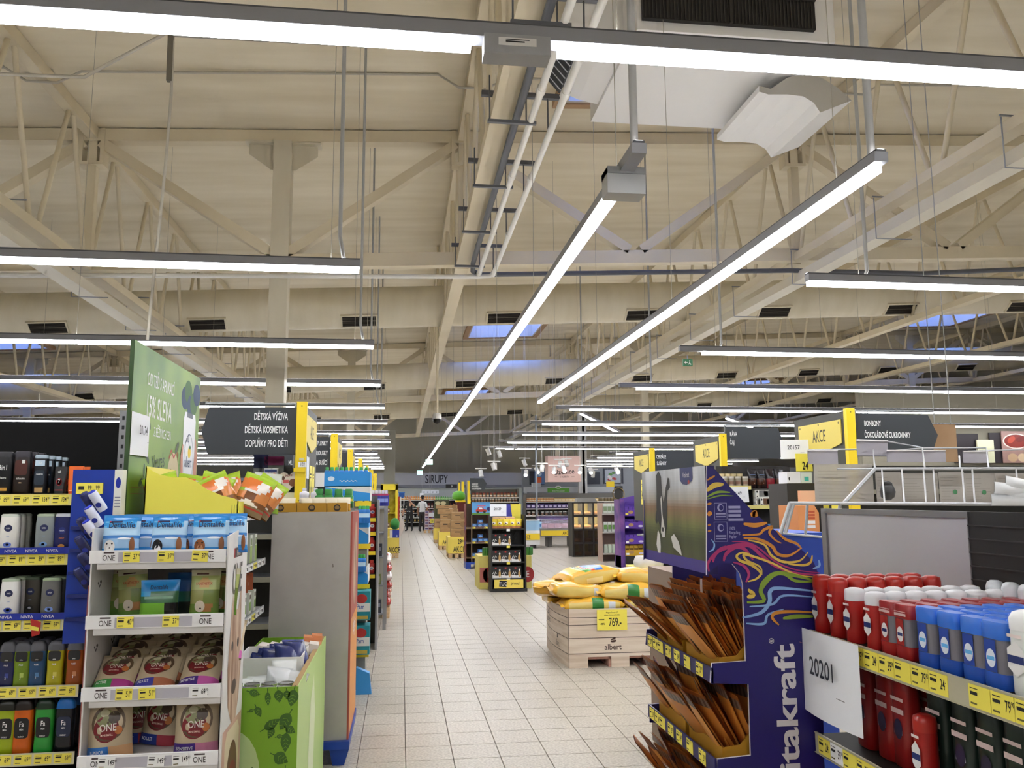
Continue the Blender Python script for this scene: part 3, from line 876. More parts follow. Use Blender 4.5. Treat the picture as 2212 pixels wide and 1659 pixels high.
for px, py, pr, c_ in spots:
    cnt[c_] = cnt.get(c_, 0)+1
    p = at(px, py, Y=3.98 if c_ == 'white' else 4.02)
    stamp('roll_on_deodorant', pr, '%s %s roll-on deodorant from the top in the blue dispenser' % (nth(cnt[c_]-1), c_), 'deodorant', (p.x+.02, p.y, p.z-.055), 0, 'roll-ons in the blue dispenser', tilt=(.35, -.5, 0))

# ================================================================== green loyalty poster, on the end of the gondola
PX0 = -1.30
GRN = noisy('poster_green', '#4d7a2c', '#86a83c', (1.2, 1.6, 1.6), .45, 2)
r = thing('loyalty_poster', 'tall green loyalty app poster with phone picture on the gondola end', 'poster', (0, 0, 0))
m = MB(); m.box(PX0-.02, PX0, 4.25, 5.62, 1.56, 2.41, M('#2f4a20', .5)); m.build('board', r)
fr = Fr((PX0+.001, 4.25, 1.56), (0, 1, 0), (0, 0, 1))
m = MB(); m.quad(fr, 0, 1.37, 0, .85, GRN); m.build('print_ground', r)
WT = M('#f2f4ea', .5)
m = MB()
m.text('OD TEĎ S APLIKACÍ', fr, .49, .66, .068, WT, .62, .001, fit=.66); m.text('15% SLEVA', fr, .48, .5, .115, WT, .66, .001, fit=.72); m.text('Z BĚŽNÝCH CEN', fr, .55, .405, .05, WT, .62, .001, fit=.42)
m.quad(fr, .05, .95, .1, .105, M('#8a7a40', .5), .001); m.quad(fr, .05, .9, .13, .134, M('#8a7a40', .5), .001); m.build('lettering', r)
m = MB()
m.poly(fr, [(1.0, .03), (1.26, .03), (1.28, .06), (1.28, .56), (1.26, .6), (1.02, .6), (.99, .56), (.99, .06)], M('#e8eaee', .4), .0012)
m.quad(fr, 1.06, 1.2, .57, .6, M('#22304a', .4), .0018); m.build('phone', r)
m = MB(); DKB = M('#24406e', .5)
m.text('můj', fr, 1.1, .42, .04, DKB, .8, .002); m.text('albert', fr, 1.13, .27, .065, DKB, .8, .002, fit=.2); m.ell(fr, 1.15, .36, .035, .035, YEL, .002); m.ell(fr, 1.16, .39, .02, .012, M('#3c7a2c', .5), .0022)
m.stroke(fr, [(1.135+.11*math.cos(t), .3+.17*math.sin(t)) for t in [i*.26 for i in range(-2, 19)]], .006, M('#44546e', .5), .002); m.build('app_logo', r)
m = MB()
m.stroke(fr, [(.96, .1), (.985, .2), (.97, .33), (.99, .4)], [.05, .06, .05, .02], M('#c98a70', .5), .0025); m.stroke(fr, [(1.33, .05), (1.3, .2), (1.31, .35), (1.285, .45)], [.09, .1, .07, .03], M('#b97a62', .5), .0025); m.build('hand_print', r)
m = MB(); DG = M('#33481e', .5)
m.text("Nature's", fr, .5, .24, .08, DG, .62, .001, ang=.12); m.text('Promise', fr, .47, .13, .08, DG, .62, .001, ang=.1)
m.ell(fr, .8, .2, .12, .14, M('#c9b98a', .5), .0008); m.text('Bio', fr, .8, .14, .11, M('#4a3a1c', .5), .7, .0014); m.stroke(fr, [(.7, .3), (.74, .35), (.8, .31), (.86, .35), (.9, .3)], .014, M('#b8322a', .5), .0014); m.ell(fr, .86, .37, .05, .02, DG, .0015, a0=.7)
for q in range(6): m.ell(fr, .2+.05*(q % 3), .16+.06*q, .035, .016, M('#3c5a22', .5), .0012, a0=.5+q)
m.build('brand_print', r)
m = MB(); BLU = M('#2c4a6a', .6)
for q in range(5): m.ell(fr, 1.0+.07*q, .68+.05*math.sin(q*2), .09, .07, (BLU, M('#3d6a34', .6))[q % 2], .0006+.0001*q)
m.build('photo_blur', r)
def a4(label, o, right, up, num, name='paper_sheet', curl=.0):
    """printed A4 sheet hanging from its top edge"""
    fr = Fr(o, right, up); m = MB(); n_ = 8; vs_ = []
    for i in range(n_+1):
        u = -.1485+.297*i/n_
        for v in (0, -.07, -.14, -.21): vs_.append(fr.p(u, v, curl*math.sin(i/n_*PI)*(-v/.21)+.001))
    m.add(vs_, [(4*i+k+1, 4*i+k+5, 4*i+k+4, 4*i+k) for i in range(n_) for k in range(3)], PAPER, True)
    r = thing(name, label, 'paper', (0, 0, 0)); m.build('sheet', r)
    t = MB(); fr2 = Fr(Vector(o)+fr.n*(.004+abs(curl)), right, up)
    t.text(num, fr2, -.01, -.105, .046, M('#2c2f3a', .6), .82); t.quad(fr2, .06, .1, -.14, -.138, M('#777777', .6), .0003); t.quad(fr2, -.12, -.1, -.035, -.034, M('#cc8888', .6), .0003)
    t.build('number', r)
    return r
a4('white paper sheet numbered 20174 taped to the green poster', at(301, 893, X=PX0+.004)+Vector((0, .03, 0)), (0, 1, 0), (0, 0, 1), '20174', curl=.015)


# ================================================================== END SHELVING under the poster (faces the aisle)
EX0, EX1 = -1.28, -.84
GS = M('#8f9298', .4, .4)
r = thing('end_shelf_unit', 'grey end-of-aisle shelf unit under the green poster', 'shelving unit', (0, 0, 0))
m = MB(); m.box(PX0+.002, PX0+.03, 4.2, 5.5, 0, 1.56, GS); m.build('back_panel', r)
m = MB(); m.box(PX0-.06, PX0+.03, 4.62, 4.68, 0, 1.7, GS); m.build('upright', r)
for z in (1.555, 1.27, .98, .12):
    m = MB(); m.box(EX0, EX1, 4.2, 5.5, z-.035, z-.005, GS); m.build('shelf', r)
    m = MB(); m.box(EX1, EX1+.006, 4.2, 5.5, z-.04, z+.002, M('#b9bcc2', .3, .2)); ra = m.build('price_rail', r)
    for j in range(9):
        t = MB(); t.box(0, .001, -.055, .055, -.017, .017, TAGY if j % 4 == 2 else TAGW); fr = Fr((.001, -.055, -.017), (0, 1, 0), (0, 0, 1)); t.quad(fr, .06, .09, .008, .024, INK, .0003); t.quad(fr, .01, .05, .02, .024, INK, .0003)
        o = t.build('price_tag', ra); o.location = (EX1+.0065, 4.28+j*.14, z-.019)
# yellow tray with snack bags
YTR = M('#efe356', .5)
r = thing('yellow_display_tray', 'yellow cardboard tray with wavy front on the end shelf', 'cardboard tray', (0, 4.24, 1.551))
prof = [(-1.215, 0), (-.775, 0), (-.775, .07), (-.80, .085), (-.86, .1), (-.93, .13), (-.985, .17), (-1.03, .187), (-1.09, .188), (-1.15, .2), (-1.18, .215), (-1.215, .24)]
m = MB(); m.prism([(x, 0, z) for x, z in prof], (0, .004, 0), YTR); m.build('front_wall', r)
m = MB(); m.box(-1.215, -1.21, 0, .5, 0, .24, YTR); m.build('left_wall', r)
m = MB(); m.box(-.785, -.779, 0, .5, 0, .07, YTR); w_ = m.build('right_wall', r)
m = MB(); m.box(-1.215, -.78, 0, .5, 0, .004, M('#b09a6a', .7)); m.build('base', r)
m = MB(); fr = Fr((-.8155, -.0005, .01), (1, 0, 0), (0, 0, 1))
for q in range(3): m.quad(fr, .006+q*.01, .009+q*.01, 0, .045, M('#6a6a30', .5), .0003)
m.build('print', r)
def snack(u, v):
    if v > .88-.12*abs(u-.4): return '#a8c832'
    if v > .6: return '#e8e0d6' if (u-.75)**2+(v-.72)**2 < .03 else '#dd7a3a'
    if v > .34: return '#9bb63a' if u < .3 and v > .5 else ('#7a4a28' if (u-.5)**2+(v-.45)**2 < .03 else '#d98a4a')
    if v > .2: return '#efe6da' if abs(u-.5)*1.2 < (.36-v)*3 else '#8a5a34'
    return '#c0463a' if .13 < v < .17 else '#8f7654'
sn = pouch(.17, .21, .06, snack, back='#b8703c', marks=(('r', .5, .55, .25, .03, '#e8e0d8'),), rough=.25)
sn2 = pouch(.15, .22, .05, lambda u, v: '#8cae3a' if v < .12 else ('#cfd6c8' if v > .5 else '#c2c6c0'), back='#aab0a6', rough=.25)
k = 0
bagspots = [(365, 4.42, 1.56, .1, -.1), (442, 4.4, 1.56, -.2, .1), (490, 4.38, 1.56, .2, -.15), (530, 4.42, 1.555, -.1, .12), (450, 4.62, 1.565, .3, .1), (500, 4.62, 1.565, -.2, -.1), (548, 4.66, 1.56, .15, .2), (400, 4.6, 1.56, -.1, .05)]
for px, y, z, rz, ty in bagspots:
    stamp('snack_bag', sn, '%s orange dog snack bag from the left in the yellow tray' % nth([365, 400, 442, 450, 490, 500, 530, 548].index(px)), 'bag', (at(px, 1060, Y=y).x, y, z), rz, 'orange snack bags in the yellow tray', tilt=(-.3+.5*abs(ty), ty*3, 0))
stamp('snack_bag', sn2, 'pale grey-green bag at the right of the orange snack bags', 'bag', (at(572, 1060, Y=4.75).x, 4.75, 1.556), .3, tilt=(-.1, .1, 0))
# small goods on the lower end shelves
gb = carton(.07, .05, .16, '#d9ddcf', (('r', .5, .3, .5, .3, '#9fb86a'), ('r', .5, .75, .3, .12, '#6a7a50')))
for j in range(7):
    stamp('pet_food_box', gb, '%s pale green carton along the middle end shelf, from the front' % nth(j), 'box', (EX1-.05, 4.35+j*.16, 1.2655), PI/2, 'pale green cartons on the end shelf')
gb2 = carton(.07, .06, .12, '#dfe2d6', (('r', .5, .35, .4, .2, '#7fa04a'), ('r', .5, .8, .35, .1, '#5a4a3a')))
gb3 = carton(.07, .05, .1, '#b05a34', (('r', .5, .5, .4, .1, '#e8d0b0'),))
for j in range(7):
    stamp('pet_food_box', gb2, '%s white-green carton on the lower end shelf, from the front' % nth(j), 'box', (EX1-.05, 4.35+j*.16, .9755), PI/2, 'white-green cartons on the lower end shelf')
for j in (5, 6):
    stamp('pet_food_box', gb3, 'small rust red carton lying on top of the white-green cartons, %s' % ('nearer' if j == 5 else 'farther'), 'box', (EX1-.06, 4.35+j*.16, 1.0965), PI/2+.2)
# ================================================================== PET FOOD DISPLAY (white, left of the aisle)
DW = M('#dcd9d6', .5); DWI = M('#bdb8b2', .6); BRN = M('#8f4a44', .55)
r = thing('pet_food_display', 'white cardboard dog food display stand left of the aisle', 'display stand', (0, 3.55, 0))
x0, x1, dpt = -1.2, -.69, .42
m = MB(); m.box(x0-.006, x0, 0, dpt, 0, 1.52, DW); m.build('left_side', r)
pl = [(x1, 0, 0), (x1, 0, 1.485), (x1, .2, 1.5), (x1, dpt, 1.53), (x1, dpt, 0)]
m = MB(); m.prism(pl, (.006, 0, 0), DW); rs = m.build('right_side', r)
m = MB(); m.box(x0, x1, dpt-.006, dpt, 0, 1.5, DWI); m.build('back_panel', r)
m = MB(); m.box(x0-.01, x0-.006, 0, dpt, 0, 1.3, BRN); m.build('side_sleeve', r)
fr = Fr((x1+.0065, 0, 0), (0, 1, 0), (0, 0, 1))
m = MB(); FUR = noisy('fur_print', '#8f6a52', '#cdb49c', (9, 20, 4), .6)
m.poly(fr, [(.1, 1.12), (.13, 1.24), (.17, 1.17), (.25, 1.17), (.31, 1.27), (.33, 1.1), (.36, .95), (.33, .8), (.28, .72), (.18, .72), (.1, .8), (.07, .95)], FUR, .0005)
m.ell(fr, .21, .86, .05, .03, M('#4a3428', .6), .0008); m.ell(fr, .15, 1.03, .02, .02, M('#2c1e18', .6), .0008); m.ell(fr, .27, 1.03, .02, .02, M('#2c1e18', .6), .0008)
m.build('dog_print', rs)
m = MB(); m.quad(fr, .02, .41, .1, .72, M('#c9a08c', .5), .0003)
m.poly(fr, [(.08, .12), (.36, .12), (.37, .66), (.33, .7), (.11, .7), (.07, .66)], M('#d9c8a8', .5), .0006); m.ell(fr, .23, .5, .11, .14, M('#6a4a34', .5), .0009); m.ell(fr, .23, .46, .1, .1, M('#7d1c22', .5), .0012)
m.text('ONE', fr, .23, .44, .05, WHITE, .7, .0016); m.quad(fr, .08, .2, .2, .29, M('#2c4a9a', .5), .001); m.text('ADULT', fr, .14, .23, .03, WHITE, .6, .0016); m.quad(fr, .2, .36, .2, .29, M('#d99aa0', .5), .001)
m.build('bag_print', rs)
m = MB(); m.quad(fr, .14, .3, 1.39, 1.43, M('#5a4a4a', .5), .0005); m.quad(fr, .12, .15, 1.39, 1.43, M('#b82c30', .5), .0005); m.text('PURINA', fr, .22, 1.397, .024, WHITE, .7, .001, fit=.13); m.text('ONE', fr, .21, 1.24, .13, M('#4a4644', .5), .55, .001); m.build('logo', rs)
PZ = [1.405, 1.155, .885, .635, .39]
ptags = [[(-1.05, '37 90', None), (-.92, '37 90', None), (-.79, '37 90', None)], [(-1.06, '40 90', None), (-.89, '37 90', None)], [(-1.05, '51 90', None), (-.965, '51 90', None), (-.77, '69 90', 'w')], [(-1.1, '149 90', 'w'), (-.92, '149 90', 'w'), (-.83, '149 90', 'w')], []]
for i, z in enumerate(PZ):
    m = MB(); m.box(x0, x1-.001, .003, dpt-.006, z-.012, z, DW); m.build('shelf', r)
    m = MB(); m.box(x0-.008, x1-.002, -.012, .003, z-.02, z+.03, M('#efeeee', .4)); m.box(x0+.02, x1-.002, -.004, .003, z-.045, z-.02, M('#d5d2cf', .5)); lip = m.build('front_lip', r)
    t = MB(); fr = Fr((0, -.0125, z-.012), (1, 0, 0), (0, 0, 1))
    t.quad(fr, x0+.1, x1-.12, -.004, .034, M('#b9b6bf', .4), .0002)
    for xx in (x0+.065, x1-.07): t.text('ONE', fr, xx, .003, .022, M('#55504e', .5), .75); t.quad(fr, xx-.02, xx+.02, .03, .036, M('#4a3a3c', .5), .0004)
    t.build('logo', lip)
    for x, p, c_ in ptags[i]:
        link('price_tag', tag_mesh(p, c_, .062, .042), lip, (x, -.0145, z+.004), None).rotation_euler = (0, rnd.uniform(-.08, .08), 0)
    if i < 3:
        t = MB()
        for yy in (.1, .3):
            q = Fr((x0+.0005, yy, z-.12), (0, -1, 0), (0, 0, 1)); t.stroke(q, [(-.02, .02), (0, 0), (.02, .02)], .008, M('#3a3a3a', .6), .0004); t.ell(q, -.012, .02, .01, .006, M('#3a3a3a', .6), .0005)
        t.build('slot', r)
# top shelf: blue chew bags
def denta(dog):
    def pt(u, v):
        if v > .86: return '#2f86cf'
        if v > .7 and u < .9: return '#6fbdea' if (u*3+v*7) % 1 < .25 else '#3f9be0'
        if v > .5: return '#aed3ee'
        if v > .44: return '#3f7fc6'
        if v > .2: return '#9fc4e6'
        return '#3a8ad2' if v > .06 else '#2a6db8'
    return pouch(.145, .165, .028, pt, back='#2f80c8', rough=.18, nu=20, nv=26,
                 texts=(('Dentalife', .52, .68, .15, '#16224e', .84),), marks=(('r', .36, .83, .16, .02, '#3a3a5a'), ('r', .2, .83, .02, .02, '#d03a4a'), ('e', .24, .22, .15, .17, dog[0]), ('e', .25, .16, .09, .09, dog[1]), ('e', .25, .2, .03, .025, '#241a16'), ('e', .17, .3, .025, .02, '#241a16'), ('e', .31, .3, .025, .02, '#241a16'), ('e', .82, .25, .07, .2, '#8a5a3c'), ('e', .62, .42, .18, .025, '#e8f0f8')))
da = denta(('#e6e2dc', '#f2efea')); db = denta(('#8a5230', '#c08a60')); dc = denta(('#2a2a2e', '#e6e6e6'))
for px, pr, y, rz, d in ((262, da, 3.62, .06, 'white spotted dog at the left end'), (365, dc, 3.62, -.06, 'black and white dog in the middle'), (455, db, 3.61, .05, 'brown puppy at the right end'), (312, da, 3.70, -.12, 'chew sticks, tucked behind the left one'), (425, db, 3.70, -.3, 'brown puppy, tucked behind the right one'), (500, db, 3.76, .5, 'crumpled corner, rearmost at right')):
    stamp('dog_chew_bag', pr, 'bright blue dog chew bag showing %s, top white shelf' % d, 'bag', (at(px, 1150, Y=y).x, y, PZ[0]+.001), rz, tilt=(-.12, 0, 0))
for k in range(8):
    y = 3.8+.03*(k//4); x = -1.1+.12*(k % 4)
    stamp('dog_chew_bag', db, '%s blue chew bag in the back row of the top white shelf' % nth(k), 'bag', (x, y, PZ[0]+.001), .03*k-.1, 'rear blue chew bags', tilt=(-.1, 0, 0))
# second shelf
def stick(u, v):
    if v > .86: return '#cfc9a8'
    if v > .6: return '#d8b070' if (u-.5)**2*3+(v-.72)**2*9 < .12 else '#b8c27a'
    if v > .3: return '#9a9a5a' if u < .5 else '#7a8a44'
    return '#5f8a34' if v < .14 else ('#b07a48' if (u-.6)**2+(v-.28)**2 < .05 else '#6f8a3e')
st_ = pouch(.12, .19, .025, stick, back='#7f8a4a', texts=(('FANTASTIX', .5, .68, .06, '#b8501e', .8),), marks=(('e', .4, .24, .17, .12, '#e0d2bc'), ('e', .42, .2, .04, .025, '#2a2420'), ('r', .4, .92, .2, .02, '#5a3a34')), rough=.2)
def dgrn(u, v):
    return '#2a86c8' if v > .72 else ('#2f9ad0' if v > .6 and u < .3 else ('#3f6f4a' if v > .4 else ('#1c1c1e' if u > .66 and v < .5 else '#79b83a')))
dg_ = pouch(.15, .155, .03, dgrn, back='#2f80c8', texts=(('Dentalife', .5, .76, .11, '#123055', .76),), marks=(('r', .5, .55, .36, .03, '#7fa888'),), rough=.2)
dk_ = pouch(.12, .17, .02, lambda u, v: '#1f5fa8' if v > .55 else ('#2a6a5a' if v > .3 else '#1c2a26'), back='#1a3a6a', rough=.25)
for px, pr, y, rz, tl, d in ((290, st_, 3.74, .0, -.08, 'tan and green dog treat bag at the left of the second white shelf'), (345, dg_, 3.62, .08, .0, 'slanted blue and green chew bag in front on the second white shelf'), (390, dk_, 3.78, -.1, 0, 'dark blue bag behind on the second white shelf'), (442, st_, 3.64, -.05, 0, 'tan and green dog treat bag right of centre, second white shelf'), (480, st_, 3.72, .0, .05, 'tan and green dog treat bag at the right end, second white shelf'), (268, st_, 3.8, 0, 0, 'tan and green dog treat bag at the far left back, second white shelf')):
    stamp('dog_treat_bag', pr, d, 'bag', (at(px, 1280, Y=y).x, y, PZ[1]+.001), rz, tilt=(-.1, tl, 0))
# third and fourth shelf: cream kibble bags
def kib(bar, bar2, name, w, h, bul):
    def pt(u, v):
        if v < .2: return bar if u < .48 else bar2
        return '#cbb898' if v < .9 else '#bba888'
    return pouch(w, h, bul, pt, back='#b39f80', rough=.35, nu=18, nv=26, texts=(('ONE', .5, .45, .12, '#efe2d8', .4), (name, .26, .08, .06, '#ffffff', .4), ('MINI/SMALL', .48, .37, .035, '#f0d0c0', .3)),
                 marks=(('e', .5, .58, .36, .3, '#5f4a34'), ('e', .44, .66, .2, .14, '#8a8a5a'), ('e', .62, .66, .13, .1, '#4a3a2c'), ('e', .42, .74, .1, .06, '#c9c4a0'), ('e', .46, .48, .27, .22, '#7c1a22'), ('e', .72, .45, .08, .07, '#c8743a')))
kj = kib('#3f7fd0', '#d9a87a', 'JUNIOR', .17, .225, .045); ks = kib('#4a2a8c', '#d98aa8', 'SENSITIVE', .17, .225, .045); ka = kib('#23398a', '#b0404c', 'ADULT', .17, .225, .045)
for px, pr, y, rz, tl, d in ((240, kj, 3.63, .12, -.05, 'with light blue bar, at the left of the fourth white shelf'), (345, ka, 3.78, -.15, .1, 'with dark blue bar, leaning back on the fourth white shelf'), (425, ks, 3.63, .1, .0, 'with purple bar, at the right of the fourth white shelf'), (300, ka, 3.82, .2, 0, 'behind the left one on the fourth white shelf')):
    stamp('dog_food_bag', pr, 'cream dog food bag %s' % d, 'bag', (at(px, 1580, Y=y).x, y, PZ[3]+.001), rz, tilt=(-.1, tl, 0))
kg = kib('#3f9a4a', '#b03a8a', 'ACTIVE', .16, .19, .035); ks2 = kib('#4a2a8c', '#d060b0', 'SENSITIVE', .16, .19, .035); ka2 = kib('#3a3aa0', '#b06a4c', 'ADULT', .16, .19, .035)
for c_, (pr, px, d) in enumerate(((kg, 245, 'green bar'), (ka2, 335, 'blue bar'), (ks2, 430, 'purple bar'))):
    for k in range(5):
        y = 3.60+k*.065; xx = at(px, 1450, Y=3.62).x+.01*k
        stamp('dog_food_bag', pr, 'cream dog food bag with %s, %s of the file on the third white shelf' % (d, nth(k)), 'bag', (xx, y, PZ[2]+.002+.016*k), 0, 'cream bags on the third white shelf', tilt=(-.95+.06*k, 0, 0))
for j, px in enumerate((225, 320, 420)):
    stamp('dog_food_bag', kj, '%s cream bag from the left on the lowest white shelf' % nth(j), 'bag', (at(px, 1640, Y=3.66).x, 3.66, PZ[4]+.002), .1*j-.1, tilt=(-.1, 0, 0))

# ================================================================== GREEN BIN with leaves
r = thing('green_bin', 'green cardboard bin with leaf print, standing by the aisle', 'cardboard bin', (0, 0, 0))
bx0, bx1, by0, by1, bz0, bz1 = -.82, -.445, 4.0, 5.4, .78, .78
GRF = M('#7fb02c', .5); GRS = M('#b4d07c', .4)
m = MB(); m.box(bx0, bx1, by0, by0+.006, 0, .8, GRF); fw_ = m.build('front_wall', r)
m = MB(); m.box(bx1-.006, bx1, by0+.006, by1, 0, .8, GRS); sw_ = m.build('side_wall', r)
m = MB(); m.box(bx1-.03, bx1-.006, by0+.006, by1, .76, .801, M('#a98a5c', .7)); m.build('rim', r)
m = MB(); m.box(bx0, bx0+.006, by0+.006, by1, 0, .8, GRF); m.box(bx0+.006, bx1-.006, by1-.006, by1, 0, .8, GRF); m.box(bx0+.006, bx1-.03, by0+.006, by1-.006, .3, .31, M('#a98a5c', .7)); m.build('inner', r)
LEAF = M('#3f6a22', .5)
def leaf(m, fr, u, v, L, wd, a, mat, n=.0006):
    ca, sa = math.cos(a), math.sin(a); pts = []
    prof = [(0, 0), (.12, .3), (.3, .48), (.5, .5), (.75, .3), (1, 0), (.75, -.3), (.5, -.5), (.3, -.48), (.12, -.3)]
    for x, y in prof:
        x *= L; y *= wd; pts.append((u+x*ca-y*sa, v+x*sa+y*ca))
    m.poly(fr, pts, mat, n)
    m.stroke(fr, [(u-.25*L*ca, v-.25*L*sa), (u, v)], .004, mat, n)
    for q in (.3, .5, .7):
        for s in (-1, 1):
            x, y = q*L, 0; x2, y2 = (q+.12)*L, s*.25*wd
            m.stroke(fr, [(u+x*ca, v+x*sa), (u+x2*ca-y2*sa, v+x2*sa+y2*ca)], .0016, GRF, n+.0004)
fr = Fr((bx0, by0-.0005, 0), (1, 0, 0), (0, 0, 1))
for (px, py, L, wd, a) in ((545, 1488, .05, .03, -.3), (583, 1490, .06, .025, -1.5), (604, 1487, .055, .04, -1.4), (622, 1488, .04, .03, -1.5), (638, 1487, .075, .05, -1.75), (545, 1527, .03, .014, .3), (560, 1518, .05, .03, -1.1), (578, 1562, .08, .04, .55), (630, 1533, .08, .055, -2.1), (622, 1560, .05, .035, -.5), (597, 1560, .05, .03, -2.0), (604, 1578, .03, .018, .2), (624, 1570, .085, .045, -1.6), (600, 1612, .07, .055, -.5), (624, 1640, .06, .04, -1.6), (560, 1640, .07, .04, -1.0)):
    u = .372-(645-px)*.0021; v = .79-(py-1486)*.0022
    q = MB(); leaf(q, fr, u, v, L, wd, a, LEAF); q.build('leaf', fw_)
m = MB(); m.ell(fr, .1, .42, .12, .2, M('#bcd696', .5), .0004); m.quad(fr, .105, .125, .3, .38, M('#2f6a2c', .5), .0008); m.build('print', fw_)
fs = Fr((bx1+.0005, by0, 0), (0, 1, 0), (0, 0, 1))
m = MB(); m.poly(fs, [(.5, .1), (.75, .12), (.8, .5), (.7, .72), (.55, .6), (.5, .35)], M('#d7e3b8', .4), .0004); m.build('print', sw_)
can = MB(); can.lathe([(.036, 0), (.037, .004), (.037, .1), (.036, .104)], M('#8aa05c', .4), 16, c1=False); lid = MB(); lid.lathe([(.036, .104), (.0365, .106), (.033, .106), (.032, .101), (.001, .101)], M('#9a9a98', .25, .8), 16)
cp = proto([('body', can), ('lid', lid)])
k = 0
for j in range(3):
    for i in range(4):
        stamp('pet_food_can', cp, 'green pet food can in the green bin, row %s, %s from left' % (nth(j), nth(i)), 'can', (bx0+.06+i*.078, by0+.06+j*.078, .67), 0, 'cans in the green bin'); k += 1
wb = pouch(.12, .16, .04, lambda u, v: '#8fb84a' if v < .2 else '#e2e4e2', back='#d0d2d0', rough=.2)
sb_ = pouch(.13, .14, .05, lambda u, v: '#c9cbcc', back='#b8babb', rough=.15)
for j, (x, y, z, rz) in enumerate(((-.75, 4.3, .62, .2), (-.68, 4.34, .62, -.2), (-.62, 4.36, .62, .1), (-.56, 4.42, .68, .2))):
    stamp('treat_bag', wb, '%s white and green bag from the left in the green bin' % nth(j), 'bag', (x, y, z), rz, tilt=(-.2, 0, 0))
for j, (x, y, z, rz) in enumerate(((-.58, 4.3, .69, .4), (-.53, 4.32, .67, -.3))):
    stamp('treat_bag', sb_, 'crumpled silver bag in the green bin, %s' % ('left one' if j == 0 else 'right one'), 'bag', (x, y, z), rz, tilt=(-.3, .2, 0))
r2 = thing('white_carton_tray', 'white open carton tray with navy bags in the green bin', 'cardboard tray', (0, 0, 0))
m = MB(); m.box(-.81, -.49, 4.5, 4.505, .6, .84, M('#e8e6e0', .6)); m.build('front_wall', r2)
m = MB(); m.box(-.81, -.49, 4.85, 4.855, .6, .84, M('#e8e6e0', .6)); m.box(-.81, -.805, 4.505, 4.85, .6, .84, WHITE); m.box(-.495, -.49, 4.505, 4.85, .6, .84, WHITE); m.build('walls', r2)
nb = pouch(.13, .17, .04, lambda u, v: '#26306a', back='#20285a', rough=.25)
for j in range(6):
    stamp('treat_bag', nb, '%s navy bag in the white tray of the green bin' % nth(j), 'bag', (-.76+.05*j, 4.58+.05*(j % 2), .7+.012*j), .2*j-.4, 'navy bags in the green bin', tilt=(-.7, .1, 0))
wc = carton(.05, .12, .15, '#e6ddd6', (('r', .5, .5, .4, .1, '#d07a5a'),)); oc = carton(.06, .1, .15, '#d98a5a', (('r', .5, .6, .4, .2, '#e8b090'),))
for j in range(6):
    stamp('treat_box', wc, '%s pinkish-white carton from the left at the back of the green bin' % nth(j), 'box', (-.78+.055*j, 5.0, .68), rnd.uniform(-.1, .1), 'pinkish-white cartons in the green bin', tilt=(0, .2, 0))
for j in range(2):
    stamp('treat_box', oc, '%s orange carton at the right back of the green bin' % ('left' if j == 0 else 'right'), 'box', (-.53+.04*j, 5.1+.05*j, .7), .1, tilt=(0, .1, 0))

# ================================================================== GREY-BACKED DISPLAY on blue pallet
r = thing('pallet_display', 'large display stand with plain grey side panel on a blue pallet', 'display stand', (0, 5.55, 0))
GBD = noisy('grey_board', '#aaa49e', '#b3aea8', (5, 5, 5), .65)
m = MB(); m.box(-.81, -.318, 0, .008, .15, 1.548, GBD); sp = m.build('side_panel', r)
m = MB(); m.poly(Fr((-.43, -.0006, 1.2), (1,0,0), (0,0,1)), [(0, 0), (.012, .003), (.008, .02), (.002, .024)], M('#7d756c', .6)); m.build('scuff', sp)
m = MB(); m.box(-.318, -.306, 0, .8, .15, 1.548, M('#a5493c', .5)); fp = m.build('front_frame', r)
m = MB(); fr = Fr((-.3055, 0, .15), (0, 1, 0), (0, 0, 1)); m.quad(fr, .02, .78, .02, .72, M('#d98f3a', .5)); m.ell(fr, .4, 1.05, .2, .28, FUR); m.text('Pedigree', fr, .4, .6, .1, WHITE, .7, .001); m.build('print', fp)
m = MB(); m.box(-.81, -.318, .792, .8, .15, 1.548, GBD); m.build('far_side_panel', r)
for z in (1.5, 1.1, .7, .3):
    m = MB(); m.box(-.81, -.32, .01, .79, z-.012, z, M('#c9b58c', .6)); m.build('shelf', r)
BPL = M('#163f9e', .45)
q = thing('blue_pallet', 'blue plastic pallet under the grey-backed display', 'pallet', (0, 5.55, 0))
m = MB(); m.box(-.83, -.3, -.03, .82, .1, .148, BPL); m.build('deck', q)
for x in (-.8, -.4):
    for y in (0, .36, .7):
        m = MB(); m.add([(x, y, 0), (x+.07, y, 0), (x+.07, y+.1, 0), (x, y+.1, 0), (x-.02, y-.02, .1), (x+.1, y-.02, .1), (x+.1, y+.12, .1), (x-.02, y+.12, .1)], [(3,2,1,0),(4,5,6,7),(0,1,5,4),(1,2,6,5),(2,3,7,6),(3,0,4,7)], BPL); m.build('leg', q)
GOLD = M('#b8871f', .55)
